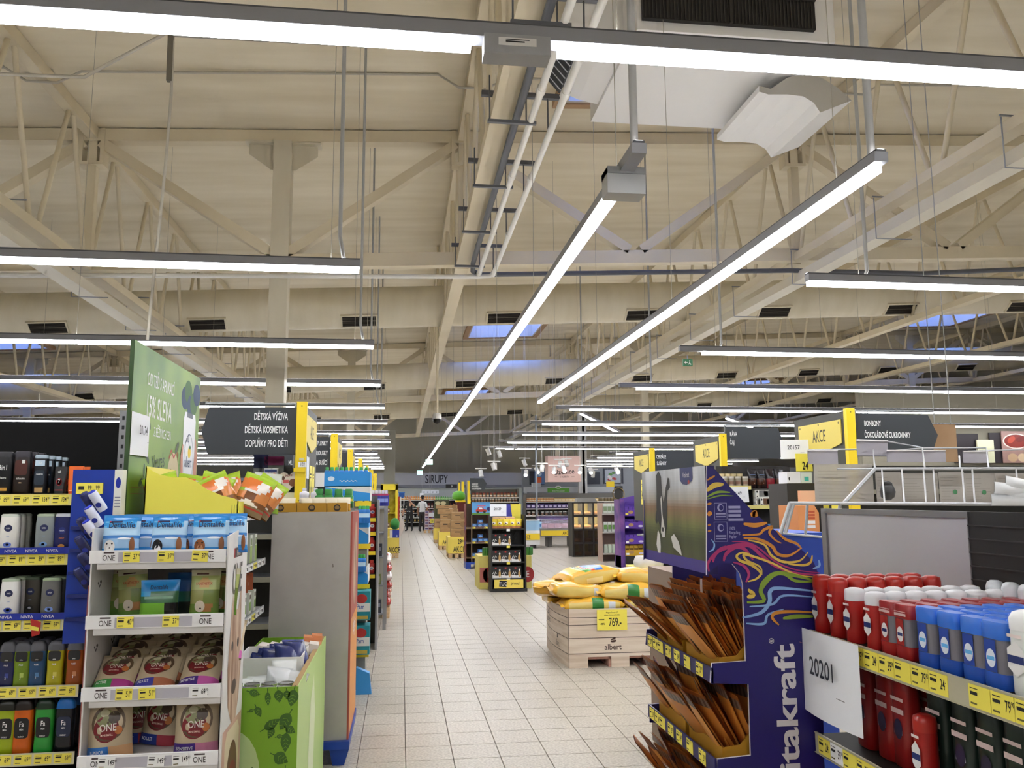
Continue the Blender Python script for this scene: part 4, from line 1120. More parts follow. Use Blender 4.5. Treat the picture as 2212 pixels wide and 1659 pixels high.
for j, (a, b) in enumerate(((-.86, -.665), (-.66, -.475), (-.47, -.345))):
    t = thing('mustard_tray', '%s mustard-coloured tray from the left on the grey-backed display' % nth(j), 'cardboard tray', ((a+b)/2, 5.62, 1.549))
    w2 = (b-a)/2
    m = MB(); m.box(-w2, w2, -.05, -.045, 0, .058, GOLD); fw2 = m.build('front_wall', t)
    m = MB(); m.box(-w2, w2, .3, .305, 0, .06, GOLD); m.box(-w2, -w2+.004, -.045, .3, 0, .055, GOLD); m.box(w2-.004, w2, -.045, .3, 0, .055, GOLD); m.box(-w2, w2, -.045, .3, 0, .003, GOLD); m.build('walls', t)
    m = MB(); fr = Fr((0, -.0505, 0), (1, 0, 0), (0, 0, 1)); m.ell(fr, 0, .026, .022, .022, M('#2c2013', .5), .0003); m.ell(fr, 0, .028, .015, .012, M('#8a6a3a', .5), .0006); m.build('print', fw2)
    cp_ = pouch(.1, .09, .03, lambda u, v: '#e6dcc4' if v > .5 else '#c9973a', back='#c9a85a', rough=.25)
    for i in range(2):
        stamp('pet_food_pouch', cp_, '%s cream pouch in the %s mustard tray' % (('left', 'right')[i], nth(j)), 'pouch', ((a+b)/2-.04+.07*i, 5.68, 1.553), .1*i, tilt=(-.2, 0, 0))
bw = bottle(.17, .075, .055, '#e9e7ee', '#e4e2ea', .16, .4, None, marks=(('r', 0, .52, .5, .03, '#8a8ab0'), ('r', 0, .3, .8, .06, '#7a55b0'),), shape='gel')
bgn = bottle(.16, .075, .07, '#2f8a3a', '#2f8a3a', .3, .8, None, marks=(('r', 0, .45, .9, .06, '#e8d84a'), ('r', 0, .15, .8, .14, '#173a1c')), shape='gel')
# ================================================================== RIGHT FOREGROUND: purple treat display
def smooth(pts, n=6):
    out = []; N = len(pts)
    for i in range(N-1):
        p0, p1, p2, p3 = pts[max(i-1, 0)], pts[i], pts[i+1], pts[min(i+2, N-1)]
        for k in range(n):
            t = k/n
            out.append(tuple(.5*(2*p1[j]+(p2[j]-p0[j])*t+(2*p0[j]-5*p1[j]+4*p2[j]-p3[j])*t*t+(3*p1[j]-p0[j]-3*p2[j]+p3[j])*t**3) for j in (0, 1)))
    return out+[pts[-1]]
VY0, VY1, VX = 2.2, 2.79, .815
PUR = M('#211b62', .4); PURD = M('#1b1650', .45)
r = thing('treat_display', 'dark purple pet treat display with dog picture, right of the aisle', 'display stand', (0, 0, 0))
px_side = [(1527, 1243), (1541, 1228), (1560, 1216), (1582, 1218), (1598, 1238), (1605, 1262), (1606, 1300), (1611, 1428), (1538, 1433), (1535, 1476), (1617, 1478), (1622, 1632), (1550, 1640), (1548, 1690), (1626, 1692), (1632, 1850), (1560, 1852), (1560, 1900), (1700, 2420), (1790, 2420), (1775, 1262), (1770, 1245), (1758, 1215), (1735, 1190), (1700, 1165), (1660, 1135), (1620, 1098), (1580, 1055), (1545, 1014), (1527, 1006)]
poly = [at(x, y, Y=VY0) for x, y in px_side]
for p in poly: p.z = max(p.z, 0)
m = MB(); m.prism(poly, (0, .008, 0), PUR, M('#d9d6de', .5)); sd = m.build('near_side', r)
poly2 = [Vector((p.x, VY1, p.z)) for p in poly]
m = MB(); m.prism(poly2, (0, .008, 0), PUR); m.build('far_side', r)
fr = Fr((0, VY0-.0008, 0), (1, 0, 0), (0, 0, 1))
def pxc(pts, ox, oy, k):
    o = []
    for x, y in pts:
        p = at(ox+x*k, oy+y*k, Y=VY0); o.append((p.x, p.z))
    return smooth(o)
SW = {'o': M('#c9822e', .5), 'y': M('#d2b04a', .5), 'g': M('#7f9a34', .5), 'm': M('#a52c66', .5), 'b': M('#7fa4d2', .5)}
k7, k6 = .2532, .3068
curves = [('o', 12, [(740, 700), (775, 680), (805, 662)], 7), ('y', 30, [(738, 790), (800, 745), (880, 735)], 7), ('g', 14, [(740, 842), (830, 802), (935, 805)], 7), ('g', 8, [(740, 862), (850, 832), (965, 835)], 7),
    ('o', 14, [(740, 905), (778, 898)], 7), ('o', 26, [(745, 1000), (765, 980), (775, 970)], 7), ('o', 12, [(745, 1085), (772, 1078)], 7), ('o', 12, [(745, 1135), (775, 1130)], 7), ('b', 10, [(752, 1310), (790, 1290), (800, 1245), (775, 1205)], 7),
    ('o', 26, [(1050, 1072), (1150, 1085), (1250, 1062)], 7), ('o', 40, [(1110, 1000), (1150, 985), (1130, 1010)], 7), ('o', 16, [(1040, 1168), (1180, 1160), (1220, 1125), (1290, 1097), (1270, 1150), (1320, 1210), (1372, 1237)], 7),
    ('o', 20, [(1050, 1192), (1180, 1205), (1290, 1262), (1340, 1330), (1440, 1342), (1540, 1280)], 7), ('o', 16, [(1330, 1130), (1400, 1200), (1500, 1240), (1545, 1285)], 7), ('y', 15, [(1090, 1210), (1225, 1250), (1290, 1345), (1400, 1398), (1530, 1385), (1600, 1312)], 7), ('y', 15, [(1635, 1340), (1620, 1400), (1560, 1425), (1430, 1415)], 7), ('b', 14, [(1690, 1380), (1695, 1430), (1640, 1455)], 7),
    ('m', 22, [(755, 1480), (750, 1400), (830, 1310), (960, 1262), (1100, 1258), (1190, 1330), (1320, 1432), (1500, 1492), (1715, 1508)], 7), ('m', 10, [(950, 1222), (1080, 1232), (1180, 1280), (1330, 1400), (1500, 1465), (1700, 1490)], 7), ('m', 20, [(790, 1400), (800, 1345), (850, 1290), (900, 1262)], 7), ('m', 24, [(880, 1390), (900, 1330), (980, 1270), (1060, 1290), (1130, 1380)], 7), ('m', 18, [(1070, 1570), (1095, 1500), (1050, 1430), (960, 1400)], 7),
    ('y', 14, [(1205, 1510), (1190, 1440), (1080, 1385), (1050, 1335), (1130, 1350), (1300, 1410), (1500, 1505), (1720, 1530)], 7), ('y', 16, [(1085, 1565), (1160, 1540), (1195, 1490), (1120, 1425), (1020, 1385), (990, 1345), (1040, 1318), (1105, 1330)], 7), ('g', 22, [(1185, 1650), (1210, 1575), (1300, 1502), (1400, 1500), (1500, 1560), (1710, 1562)], 7),
    ('b', 20, [(1640, 600), (1770, 565), (1830, 490), (1835, 415), (1900, 392), (2140, 412)], 6), ('b', 12, [(1690, 522), (1850, 505), (1930, 445), (2140, 455)], 6), ('b', 13, [(1665, 640), (1790, 642), (1820, 580), (1930, 540)], 6), ('g', 22, [(1672, 492), (1790, 480), (1770, 400), (1870, 292), (2000, 302), (2150, 340)], 6), ('o', 16, [(1897, 652), (1850, 600), (1880, 565), (2000, 557), (2140, 562)], 6), ('g', 20, [(1925, 605), (2020, 592), (2140, 592)], 6), ('y', 24, [(1672, 455), (1715, 440), (1680, 400)], 6)]
zoff = .0004
for c_, wd, pts, kk in curves:
    k = k7 if kk == 7 else k6; ox, oy = (1340, 860) if kk == 7 else (1100, 1150)
    q = pxc(pts, ox, oy, k); n_ = len(q); W0 = wd*k*3.4/F_PX
    zoff += .00003
    m = MB(); m.stroke(fr, q, [W0*(.25+.75*math.sin(PI*min(1, max(0, i/(n_-1)*.9+.07)))) for i in range(n_)], SW[c_], zoff); m.build('swirl', sd)
LAV = M('#cfc9cc', .5)
m = MB(); p = at(1713, 1390, Y=VY0); m.text('Vitakraft', fr, p.x, p.z, .058, LAV, 1.4, .0016, 'r', ang=PI/2, bold=.035)
p = at(1671, 1384, Y=VY0); m.text('®', fr, p.x, p.z, .014, LAV, 1.0, .0016, ang=PI/2); m.build('lettering', sd)
LV2 = M('#9d9ac0', .5)
m = MB()
for (a, b, c2, d) in ((1543, 1086, 1569, 1122), (1543, 1127, 1570, 1170)):
    p0 = at(a, d, Y=VY0); p1 = at(c2, b, Y=VY0); x0, z0, x1, z1 = p0.x, p0.z, p1.x, p1.z
    for u0, u1, v0, v1 in ((x0, x1, z0, z0+.0012), (x0, x1, z1-.0012, z1), (x0, x0+.0012, z0, z1), (x1-.0012, x1, z0, z1)): m.quad(fr, u0, u1, v0, v1, LV2, .001)
    m.ell(fr, (x0+x1)/2, z0+(z1-z0)*.7, .009, .01, LV2, .001); m.ell(fr, (x0+x1)/2+.002, z0+(z1-z0)*.7, .006, .007, PUR, .0012)
    m.quad(fr, x0+.004, x1-.004, z0+.006, z0+.009, LV2, .001); m.quad(fr, x0+.004, x1-.004, z0+.013, z0+.017, LV2, .001)
for j, t in enumerate((.033, .036, .034, .042)):
    p = at(1573, 1096+j*9, Y=VY0); m.quad(fr, p.x, p.x+t, p.z-.003, p.z+.004, LV2, .001)
for j, t in enumerate(('100%', 'Recycling', 'Papier')):
    p = at(1575, 1142+j*9, Y=VY0); m.text(t, fr, p.x, p.z-.003, .0085, LV2, .7, .001, 'l')
m.build('eco_marks', sd)
# header picture
fh = Fr((.8185, 2.815, 1.425), (0, -1, 0), (0, 0, 1)); HW, HH = .61, .29
m = MB(); m.box(.82, .845, 2.208, 2.815, 1.425, 1.715, PURD); hd = m.build('header_board', r)
BGT = noisy('photo_sky', '#a3a4aa', '#cfd1d8', (3, 9, 1.5), .5, 2); BGM = noisy('photo_grass', '#7c5a3c', '#9a9a5c', (5, 10, 6), .5, 4); BGD = noisy('photo_dark_grass', '#3c4426', '#56593a', (6, 14, 9), .5, 5)
m = MB(); stops = [(0, (74, 78, 46)), (.2, (66, 72, 40)), (.36, (112, 116, 62)), (.46, (128, 112, 70)), (.54, (136, 104, 74)), (.64, (170, 162, 152)), (.8, (190, 192, 196)), (1, (206, 208, 214))]
N_ = 30
for q in range(N_):
    t = (q+.5)/N_
    for (t0, c0), (t1, c1) in zip(stops[:-1], stops[1:]):
        if t0 <= t <= t1:
            cc0 = [a+(b-a)*(t-t0)/(t1-t0) for a, b in zip(c0, c1)]
    ha = '#%02x%02x%02x' % tuple(int(max(0, v*.86)) for v in cc0); hb = '#%02x%02x%02x' % tuple(int(min(255, v*1.1)) for v in cc0)
    m.quad(fh, 0, HW, .033+(HH-.033)*q/N_, .033+(HH-.033)*(q+1)/N_, noisy('photo_%d' % q, ha, hb, (3, 11, 3), .5, 3), 0)
m.quad(fh, 0, HW, 0, .033, M('#3a2f86', .4), .0002)
m.build('picture_ground', hd)
DBK = M('#1d1c1e', .5); DWH = M('#d8d5d0', .5)
m = MB()
m.poly(fh, [(.165, .275), (.19, .288), (.215, .27), (.222, .22), (.235, .19), (.25, .21), (.262, .235), (.275, .25), (.285, .265), (.3, .262), (.305, .235), (.28, .225), (.272, .2), (.268, .15), (.26, .11), (.235, .085), (.205, .1), (.175, .13), (.16, .17), (.165, .22)], DBK, .0008)
m.poly(fh, [(.15, .15), (.165, .17), (.17, .13), (.16, .12), (.145, .13)], DBK, .0008)
m.poly(fh, [(.205, .2), (.215, .21), (.222, .15), (.245, .1), (.24, .082), (.215, .08), (.2, .095), (.212, .14)], DWH, .001); m.poly(fh, [(.15, .055), (.165, .095), (.175, .1), (.19, .085), (.195, .05), (.19, .03), (.165, .03)], DWH, .001)
m.poly(fh, [(.3, .085), (.33, .095), (.37, .075), (.39, .05), (.395, .035), (.36, .045), (.32, .055)], DWH, .001); m.ell(fh, .222, .105, .012, .007, M('#2c2826', .5), .0012)
m.build('dog_picture', hd)
m = MB(); m.poly(fh, [(.4, .29), (.4, .255), (.42, .243), (.46, .24), (.5, .25), (.51, .256), (.51, .29)], M('#1c2668', .4), .001); m.text('Vitakraft', fh, .455, .262, .015, LAV, .8, .0016, fit=.09); m.ell(fh, .478, .248, .008, .006, M('#b8322a', .5), .0018)
m.build('logo', hd)
m = MB(); m.box(1.1, 1.118, VY0+.008, VY1, 0, 1.25, PURD); m.build('back_panel', r)
# shelves with rails, trays and sachets
sach_c = ['#dc9442', '#c07a34', '#e09c4c', '#b06c2c']
def sachet(c1):
    def pt(u, v):
        if v > .93: return '#8a4a18'
        if v > .8: return '#4a3428' if (u*5) % 1 < .6 else '#7a6a60'
        return c1 if u > .25 or v > .5 else '#5a4a2c'
    return pouch(.115, .205, .007, pt, back='#cc8038', rough=.45, nu=10, nv=15, crimp=.1)
SA = [sachet(c_) for c_ in sach_c]
MUST = M('#b07d1e', .5)
shelves = [(1.185, 'upper'), (.957, 'middle'), (.73, 'lower')]
for si, (z, sn_) in enumerate(shelves):
    m = MB(); m.box(VX+.004, 1.1, VY0+.008, VY1, z-.038, z-.03, PURD); m.build('shelf', r)
    m = MB(); m.box(VX-.001, VX+.004, VY0, VY1+.008, z-.04, z+.0, PUR); ln = m.build('price_rail', r)
    for j, y in enumerate((2.75, 2.69, 2.64, 2.56, 2.48, 2.39, 2.29)):
        o = link('price_tag', tag_mesh(('29 90', '34 90', '')[j % 3], None, .052, .034), ln, (VX-.0015, y, z-.02), -PI/2)
    m = MB(); m.box(.9, .905, 2.497, 2.503, z-.03, z+.2, WHITE); m.box(.9, 1.1, 2.497, 2.503, z-.03, z+.1, WHITE); m.build('divider', r)
    for ti, (ya, yb) in enumerate(((2.225, 2.485), (2.515, 2.775))):
        side_ = ('near', 'far')[ti]
        t = thing('mustard_tray', '%s mustard tray of treat sachets on the %s purple shelf' % (side_, sn_), 'cardboard tray', (0, 0, z-.03))
        fx = VX+.03
        m = MB(); m.box(fx, fx+.004, ya, yb, .001, .05, MUST); m.build('front_wall', t)
        for y in (ya, yb-.004):
            m = MB(); m.prism([(fx+.004, y, .001), (fx+.23, y, .001), (fx+.23, y, .16), (fx+.12, y, .13), (fx+.05, y, .055), (fx+.004, y, .05)], (0, .004, 0), MUST); m.build('side_wall', t)
        m = MB(); m.box(fx+.23, fx+.234, ya, yb, .001, .16, MUST); m.box(fx+.004, fx+.23, ya+.004, yb-.004, .001, .004, MUST); m.build('base', t)
        if ti == 0:
            m = MB(); f2 = Fr((fx+.13, ya-.0006, .035), (1, 0, 0), (0, 0, 1)); m.poly(f2, [(0, .06), (.0, .02), (.02, 0), (.07, 0), (.095, .02), (.095, .085), (.05, .085)], M('#1c2668', .4)); m.text('Vitakraft', f2, .05, .03, .014, LAV, .8, .0008, fit=.08); m.build('logo', t)
        cols = (ya+.065, yb-.065)
        nrow = 15 if si == 0 else 12
        for ci, yc in enumerate(cols):
            for k in range(nrow):
                f_ = k/(nrow-1)
                lean = (.85 if ti == 1 and si == 0 and k < 3 else .64)-.56*f_+rnd.uniform(-.07, .07)
                stamp('treat_sachet', SA[(k+ci) % 4], 'brown treat sachet, %s in file %s of the %s tray, %s purple shelf' % (nth(k), ('one', 'two')[ci], side_, sn_), 'sachet',
                      (fx+.035+.175*f_, yc+rnd.uniform(-.012, .012), z-.022+(.012*math.sin(k*2.1) if k else 0)), -PI/2+rnd.uniform(-.35, .25), 'treat sachets in the purple display', tilt=(lean, rnd.uniform(-.06, .06), 0))

# ================================================================== RIGHT SHELF with deodorants (runs towards the camera)
SX, SY = 1.087, 2.19
r = thing('deodorant_gondola', 'dark shelving unit full of deodorants in the right foreground', 'shelving unit', (SX, SY, 0), -PI/2)
SHZ = [1.28, 1.02, .76]
SHD = M('#16130f', .6, spec=.2)
for i, z in enumerate(SHZ):
    m = MB(); m.box(0, 1.7, .004, .4, z-.03, z-.008, SHD); m.build('shelf', r)
    pr_ = [(.05+.062*j, ('24 -', '39 90', '', '79 90')[j % 4], 'w' if (i == 0 and j == 2) or (i == 1 and j in (1, 6)) else None) for j in range(26)]
    rail(r, 0, 1.7, .004, z-.028, .048, M('#b9b39a', .4), [p for p in pr_ if abs(p[0]-.62) > .03], tw=.06, th=.042)
m = MB(); m.box(-.02, 1.7, .405, .42, 0, 1.25, SHD); m.build('lower_back', r)
MIR = M('#cfced4', .42, .5)
m = MB(); m.box(-.66, .1, .415, .42, 1.25, 1.57, MIR); m.build('steel_back_panel', r)
m = MB()
for a in ((-.69, -.66, 1.22, 1.588), (.1, .104, 1.22, 1.588), (-.66, .1, 1.57, 1.588)): m.box(a[0], a[1], .408, .424, a[2], a[3], STEEL)
m.build('panel_frame', r)
m = MB(); m.box(.104, 1.7, .41, .424, 1.25, 1.588, M('#1a1918', .5)); bp_ = m.build('slatted_back_panel', r)
m = MB()
for j in range(9): m.box(.104, 1.7, .405, .41, 1.27+j*.035, 1.273+j*.035, M('#33312f', .5))
m.build('slat', bp_)
def dstick(body, cap, plate, h=.118, w=.062, d=.034, band=None, clear=True):
    b = MB(); hw, hd = w/2, d/2
    b.sup([(hw*.95, hd*.95, 0), (hw, hd, .004), (hw, hd, h*.24)], M(body, .35), e=.5)
    n_ = MB(); n_.sup([(hw*.95, hd*.94, h*.24), (hw*.95, hd*.94, h*.74)], M('#77757c' if clear else body, .25), e=.5)
    c_ = MB(); c_.sup([(hw, hd, h*.74), (hw, hd, h*.97), (hw*.92, hd*.9, h)], M(cap, .3), e=.5)
    l = MB(); f_ = Fr((0, -hd-.0006, 0), (1, 0, 0), (0, 0, 1))
    l.quad(f_, -hw*.6, hw*.35, h*.25, h*.73, M(plate[0], .4)); l.ell(f_, -hw*.1, h*.45, hw*.38, h*.14, M(plate[1], .4), .0003); l.quad(f_, -hw*.4, hw*.2, h*.42, h*.48, M(plate[2], .4), .0006)
    if band: l.quad(f_, -hw*.7, hw*.7, h*.79, h*.84, M(band, .4), .0002); l.quad(f_, -hw*.7, hw*.7, h*.86, h*.875, M(band, .4), .0002)
    return proto([('base', b), ('barrel', n_), ('cap', c_), ('label', l)])
def spray(body, cap, h=.15, r_=.024, dome=False):
    b = MB(); b.lathe([(r_*.95, 0), (r_, .004), (r_, h*.74), (r_*.96, h*.78)], M(body, .3), 18)
    c_ = MB(); c_.lathe([(r_*1.02, h*.77), (r_*1.02, h*.9), (r_*(.95 if not dome else .85), h*.97), (r_*.5, h)], M(cap, .28), 18)
    l = MB(); f_ = Fr((0, -r_-.0008, 0), (1, 0, 0), (0, 0, 1)); l.poly(f_, [(0, h*.64), (r_*.62, h*.54), (r_*.62, h*.32), (0, h*.22), (-r_*.62, h*.32), (-r_*.62, h*.54)], M('#e8e6e4', .4)); l.quad(f_, -r_*.6, r_*.6, h*.38, h*.47, M('#22306e', .4), .0004); l.quad(f_, -r_*.55, r_*.55, h*.68, h*.72, M('#e8d8d4', .4), .0002)
    return proto([('can', b), ('cap', c_), ('label', l)])
red_t = spray('#a8201c', '#b02a22'); red_w = spray('#a8201c', '#d9d9dc', .132); red_c = dstick('#9c1a18', '#9a2226', ('#9c1e1c', '#e6e4e2', '#1e2a66'), band='#d8b8b4'); blu = dstick('#1f4fb0', '#2f6fd6', ('#1c3f9c', '#e0e6f2', '#5fb0e8'), .122, .066, .036)
wht = spray('#e4e6e2', '#ececea', .15, .034, True); dgr = spray('#16261e', '#1a2a22', .14, .03)
cols = [(1790, red_t, 'tall red deodorant spray', 6), (1824, red_t, 'tall red deodorant spray', 6), (1860, red_w, 'red deodorant spray with white cap', 7), (1905, red_w, 'red deodorant spray with white cap', 7), (1938, red_c, 'red deodorant stick', 7), (1972, red_c, 'red deodorant stick', 7), (2022, blu, 'blue deodorant stick', 7), (2070, blu, 'blue deodorant stick', 7), (2122, blu, 'blue deodorant stick', 7), (2170, blu, 'blue deodorant stick', 7)]
cc = {}
for px, pr, d, n_ in cols:
    cc[d] = cc.get(d, 0)+1
    p = at(px, 1380, X=SX+.045)
    for k in range(n_):
        stamp('deodorant', pr, '%s, column %s from the left, %s from the front' % (d, ('one', 'two', 'three', 'four')[cc[d]-1], nth(k)), 'deodorant', (SX+.035+.052*k, p.y-.0*k, SHZ[0]-.0075), -PI/2, 'deodorants on the upper right shelf')
for j, px in enumerate((2225, 2300, 2380)):
    p = at(px, 1400, X=SX+.045)
    for k in range(4):
        stamp('deodorant', wht, 'fat white deodorant can, column %s at the right edge, %s from the front' % (('one', 'two', 'three')[j], nth(k)), 'deodorant', (SX+.05+.075*k, p.y, SHZ[0]-.0075), -PI/2, 'white cans on the upper right shelf')
silver = spray('#b8bcc2', '#d4d8dc', .15, .02, True)
for k in range(8):
    stamp('deodorant', silver, '%s silver-topped can from the left in the rear row, upper right shelf' % nth(k), 'deodorant', (SX+.37, 1.95-.055*k, SHZ[0]-.0075), -PI/2, 'silver cans at the rear of the right shelf')
def shower(body): return bottle(.19, .07, .045, body, body, .12, .92, None, texts=(), marks=(('r', 0, .8, .7, .02, '#e0c8c4'), ('r', 0, .66, .7, .03, '#e0c8c4'), ('e', 0, .45, .45, .12, '#2a2440'), ('r', 0, .42, .45, .03, '#c9ccd8')))
rsh = shower('#96201e'); gsh = shower('#1c2a24')
for j, px in enumerate((1880, 1925, 1960)):
    p = at(px, 1560, X=SX+.08)
    for k in range(3):
        stamp('shower_gel_bottle', rsh, 'red shower gel bottle %s from the left, %s row, lower right shelf' % (nth(j), nth(k)), 'bottle', (SX+.08+.06*k, p.y, SHZ[1]-.0075), -PI/2, 'red bottles on the lower right shelf')
p = at(2000, 1600, X=SX+.04)
stamp('deodorant', red_t, 'lone red spray with white script standing in front of the dark green bottles', 'deodorant', (SX+.04, p.y, SHZ[1]-.0075), -PI/2)
for j, px in enumerate((2040, 2095, 2150, 2210)):
    p = at(px, 1600, X=SX+.09)
    for k in range(2):
        stamp('shower_gel_bottle', gsh, 'dark green bottle %s from the left, %s row, lower right shelf' % (nth(j), nth(k)), 'bottle', (SX+.09+.07*k, p.y, SHZ[1]-.0075), -PI/2, 'dark green bottles on the lower right shelf')
for j in range(6):
    stamp('deodorant', red_t, '%s red spray from the far end on the lowest right shelf' % nth(j), 'deodorant', (SX+.05, 2.1-.06*j, SHZ[2]-.0075), -PI/2, 'red sprays on the lowest right shelf')
p = at(1790, 1378, X=SX-.012)
a4('white paper sheet numbered 20201 hanging from the right shelf rail', (SX-.016, p.y+.0, p.z+.006), (0, -1, 0), (0, 0, 1), '20201', curl=.012)

# ================================================================== WIRE RACK behind the deodorant shelf
WIRE = M('#c2c4c8', .3, .6); ACR = M('#c6c0b8', .25, 0, 0, .7)
r = thing('wire_rack', 'wire basket rack with clear leaflet panels behind the right shelf', 'wire rack', (0, 0, 0))
T = lambda pts, rad=.007: [m.tube([at(x, y, Y=Y) for x, y, Y in pts], rad, WIRE, 6)]
for pts, rad in (([(1705, 1087, 3.5), (2330, 1090, 3.5)], .009), ([(1888, 1013, 3.9), (2350, 1012, 3.9)], .009), ([(1706, 1087, 3.5), (1686, 1152, 3.5)], .008), ([(1714, 1087, 3.5), (1696, 1152, 3.5)], .008), ([(1890, 1013, 3.9), (1822, 1088, 3.5)], .009), ([(1744, 1088, 3.5), (1740, 1155, 3.5)], .006), ([(1815, 1088, 3.5), (1813, 1105, 3.5)], .008), ([(1690, 1152, 3.5), (1775, 1160, 3.5)], .006), ([(1808, 1013, 3.9), (1890, 1013, 3.9)], .006)):
    m = MB(); T(pts, rad); m.build('frame_bar', r)
for pts in ([(1746, 972, 4.2), (1886, 970, 4.2), (1890, 1012, 3.9)], [(1850, 950, 4.2), (1910, 952, 4.2), (1992, 967, 4.2), (1998, 1012, 3.9)], [(1915, 975, 4.2), (1990, 968, 4.2), (2130, 967, 4.2), (2136, 1012, 3.9)], [(2090, 975, 4.2), (2230, 970, 4.2)], [(2072, 985, 4.2), (2074, 1012, 3.9)]):
    m = MB(); T(pts, .0045); m.build('wire', r)
for x in (1905, 1948, 1995, 2016, 2078, 2100, 2195):
    m = MB(); T([(x, 1013, 3.9), (x+6, 1088, 3.52)], .004); m.build('upright_wire', r)
for j, (a, b, c2, d, Y) in enumerate(((1762, 1003, 1884, 1086, 4.0), (1895, 1020, 1945, 1086, 3.92), (1950, 1022, 2025, 1086, 3.96), (2032, 1020, 2082, 1086, 3.92), (2086, 1022, 2150, 1086, 3.96), (2155, 1022, 2230, 1086, 3.92))):
    p0, p1 = at(a, d, Y=Y), at(c2, b, Y=Y)
    m = MB(); m.box(p0.x, p1.x, Y, Y+.003, p0.z, p1.z, ACR)
    o = m.build('clear_panel', r)
    m = MB(); f_ = Fr((p0.x, Y-.0006, p0.z), (1, 0, 0), (0, 0, 1)); W1, H1 = p1.x-p0.x, p1.z-p0.z
    for q in range(9): m.quad(f_, W1*.06, W1*(.35+.5*rnd.random()), H1*(.1+.09*q), H1*(.1+.09*q)+.0014, M('#857f79', .5))
    if j in (3, 4): m.ell(f_, W1*.6, H1*.35, .012, .012, M('#4a8a5c', .5), .0003)
    m.build('print', o)
for j, (a, b, c2, d) in enumerate(((1746, 972, 1809, 1003), (1852, 951, 1917, 984), (1917, 972, 2042, 998), (2082, 974, 2134, 1000))):
    p0, p1 = at(a, d, Y=4.19), at(c2, b, Y=4.19)
    m = MB(); m.box(p0.x, p1.x, 4.19, 4.194, p0.z, p1.z, M('#b4b0b8', .4, 0, 0, .8)); m.box(p0.x, p1.x, 4.185, 4.194, p1.z-.006, p1.z, WHITE); m.build('sign_holder', r)
m = MB(); p = at(1917, 1060, Y=3.75); m.lathe([(.012, -.045), (.03, -.03), (.036, -.005), (.03, .02), (.02, .03)], M('#4a4a4c', .35), 14, c=(p.x, p.y)); m.v = [(x, y, z+p.z) for x, y, z in m.v]
r3 = thing('lidded_pot', 'small dark grey pot with black lid behind the wire rack', 'pot', (0, 0, 0)); m.build('body', r3)
m = MB(); m.lathe([(.026, .02), (.024, .035), (.012, .045), (.003, .047)], M('#17171a', .3), 14, c=(p.x, p.y)); m.v = [(x, y, z+p.z) for x, y, z in m.v]; m.build('lid', r3)
wp_ = pouch(.17, .05, .03, lambda u, v: '#e8eaec', back='#d8dadc', rough=.3, nu=10, nv=8)
for j in range(4):
    p = at(2185+20*(j % 2), 1092-11*j, Y=3.3)
    stamp('wipes_pack', wp_, '%s white wipes pack from the bottom at the right edge' % nth(j), 'pack', (p.x, p.y, p.z), .1*j-.15, 'white packs at the right edge', tilt=(0, .05*j, 0))
ORG = M('#e2955a', .55)
p0, p1 = at(1726, 1160, Y=5.6), at(1768, 1092, Y=5.6)
r3 = thing('orange_display_card', 'orange cardboard display with red print behind the wire rack', 'cardboard display', (0, 0, 0))
m = MB(); m.prism([(p0.x, 5.6, 0), (p1.x, 5.6, 0), (p1.x, 5.6, p1.z-.05), (p1.x-.03, 5.6, p1.z), (p0.x, 5.6, p1.z)], (0, .3, 0), ORG); m.build('body', r3)
m = MB(); q0 = at(1727, 1060, Y=5.75); m.box(q0.x, q0.x+.12, 5.75, 5.78, p1.z, q0.z, M('#e6b890', .55)); m.build('back_card', r3)
m = MB(); f_ = Fr((p0.x, 5.5994, p0.z), (1, 0, 0), (0, 0, 1)); W1 = p1.x-p0.x
for q in range(3): m.quad(f_, W1*.42, W1*.8, .12+q*.022, .135+q*.022, M('#c2542c', .5))
m.quad(f_, W1*.42, W1*.8, .09, .11, WHITE); m.quad(f_, W1*.42, W1*.8, .06, .08, WHITE); m.build('print', r3)
m = MB(); p0, p1 = at(1640, 1250, Y=4.6), at(1790, 1156, Y=4.6); m.box(p0.x, p1.x, 4.6, 5.2, 0, p1.z, M('#20409a', .5)); m.box(p0.x-.01, p1.x+.01, 4.59, 5.21, p1.z, p1.z+.015, M('#2a52b8', .5))
single('blue_dump_bin', m, 'plain deep blue bin behind the purple treat display', 'bin')
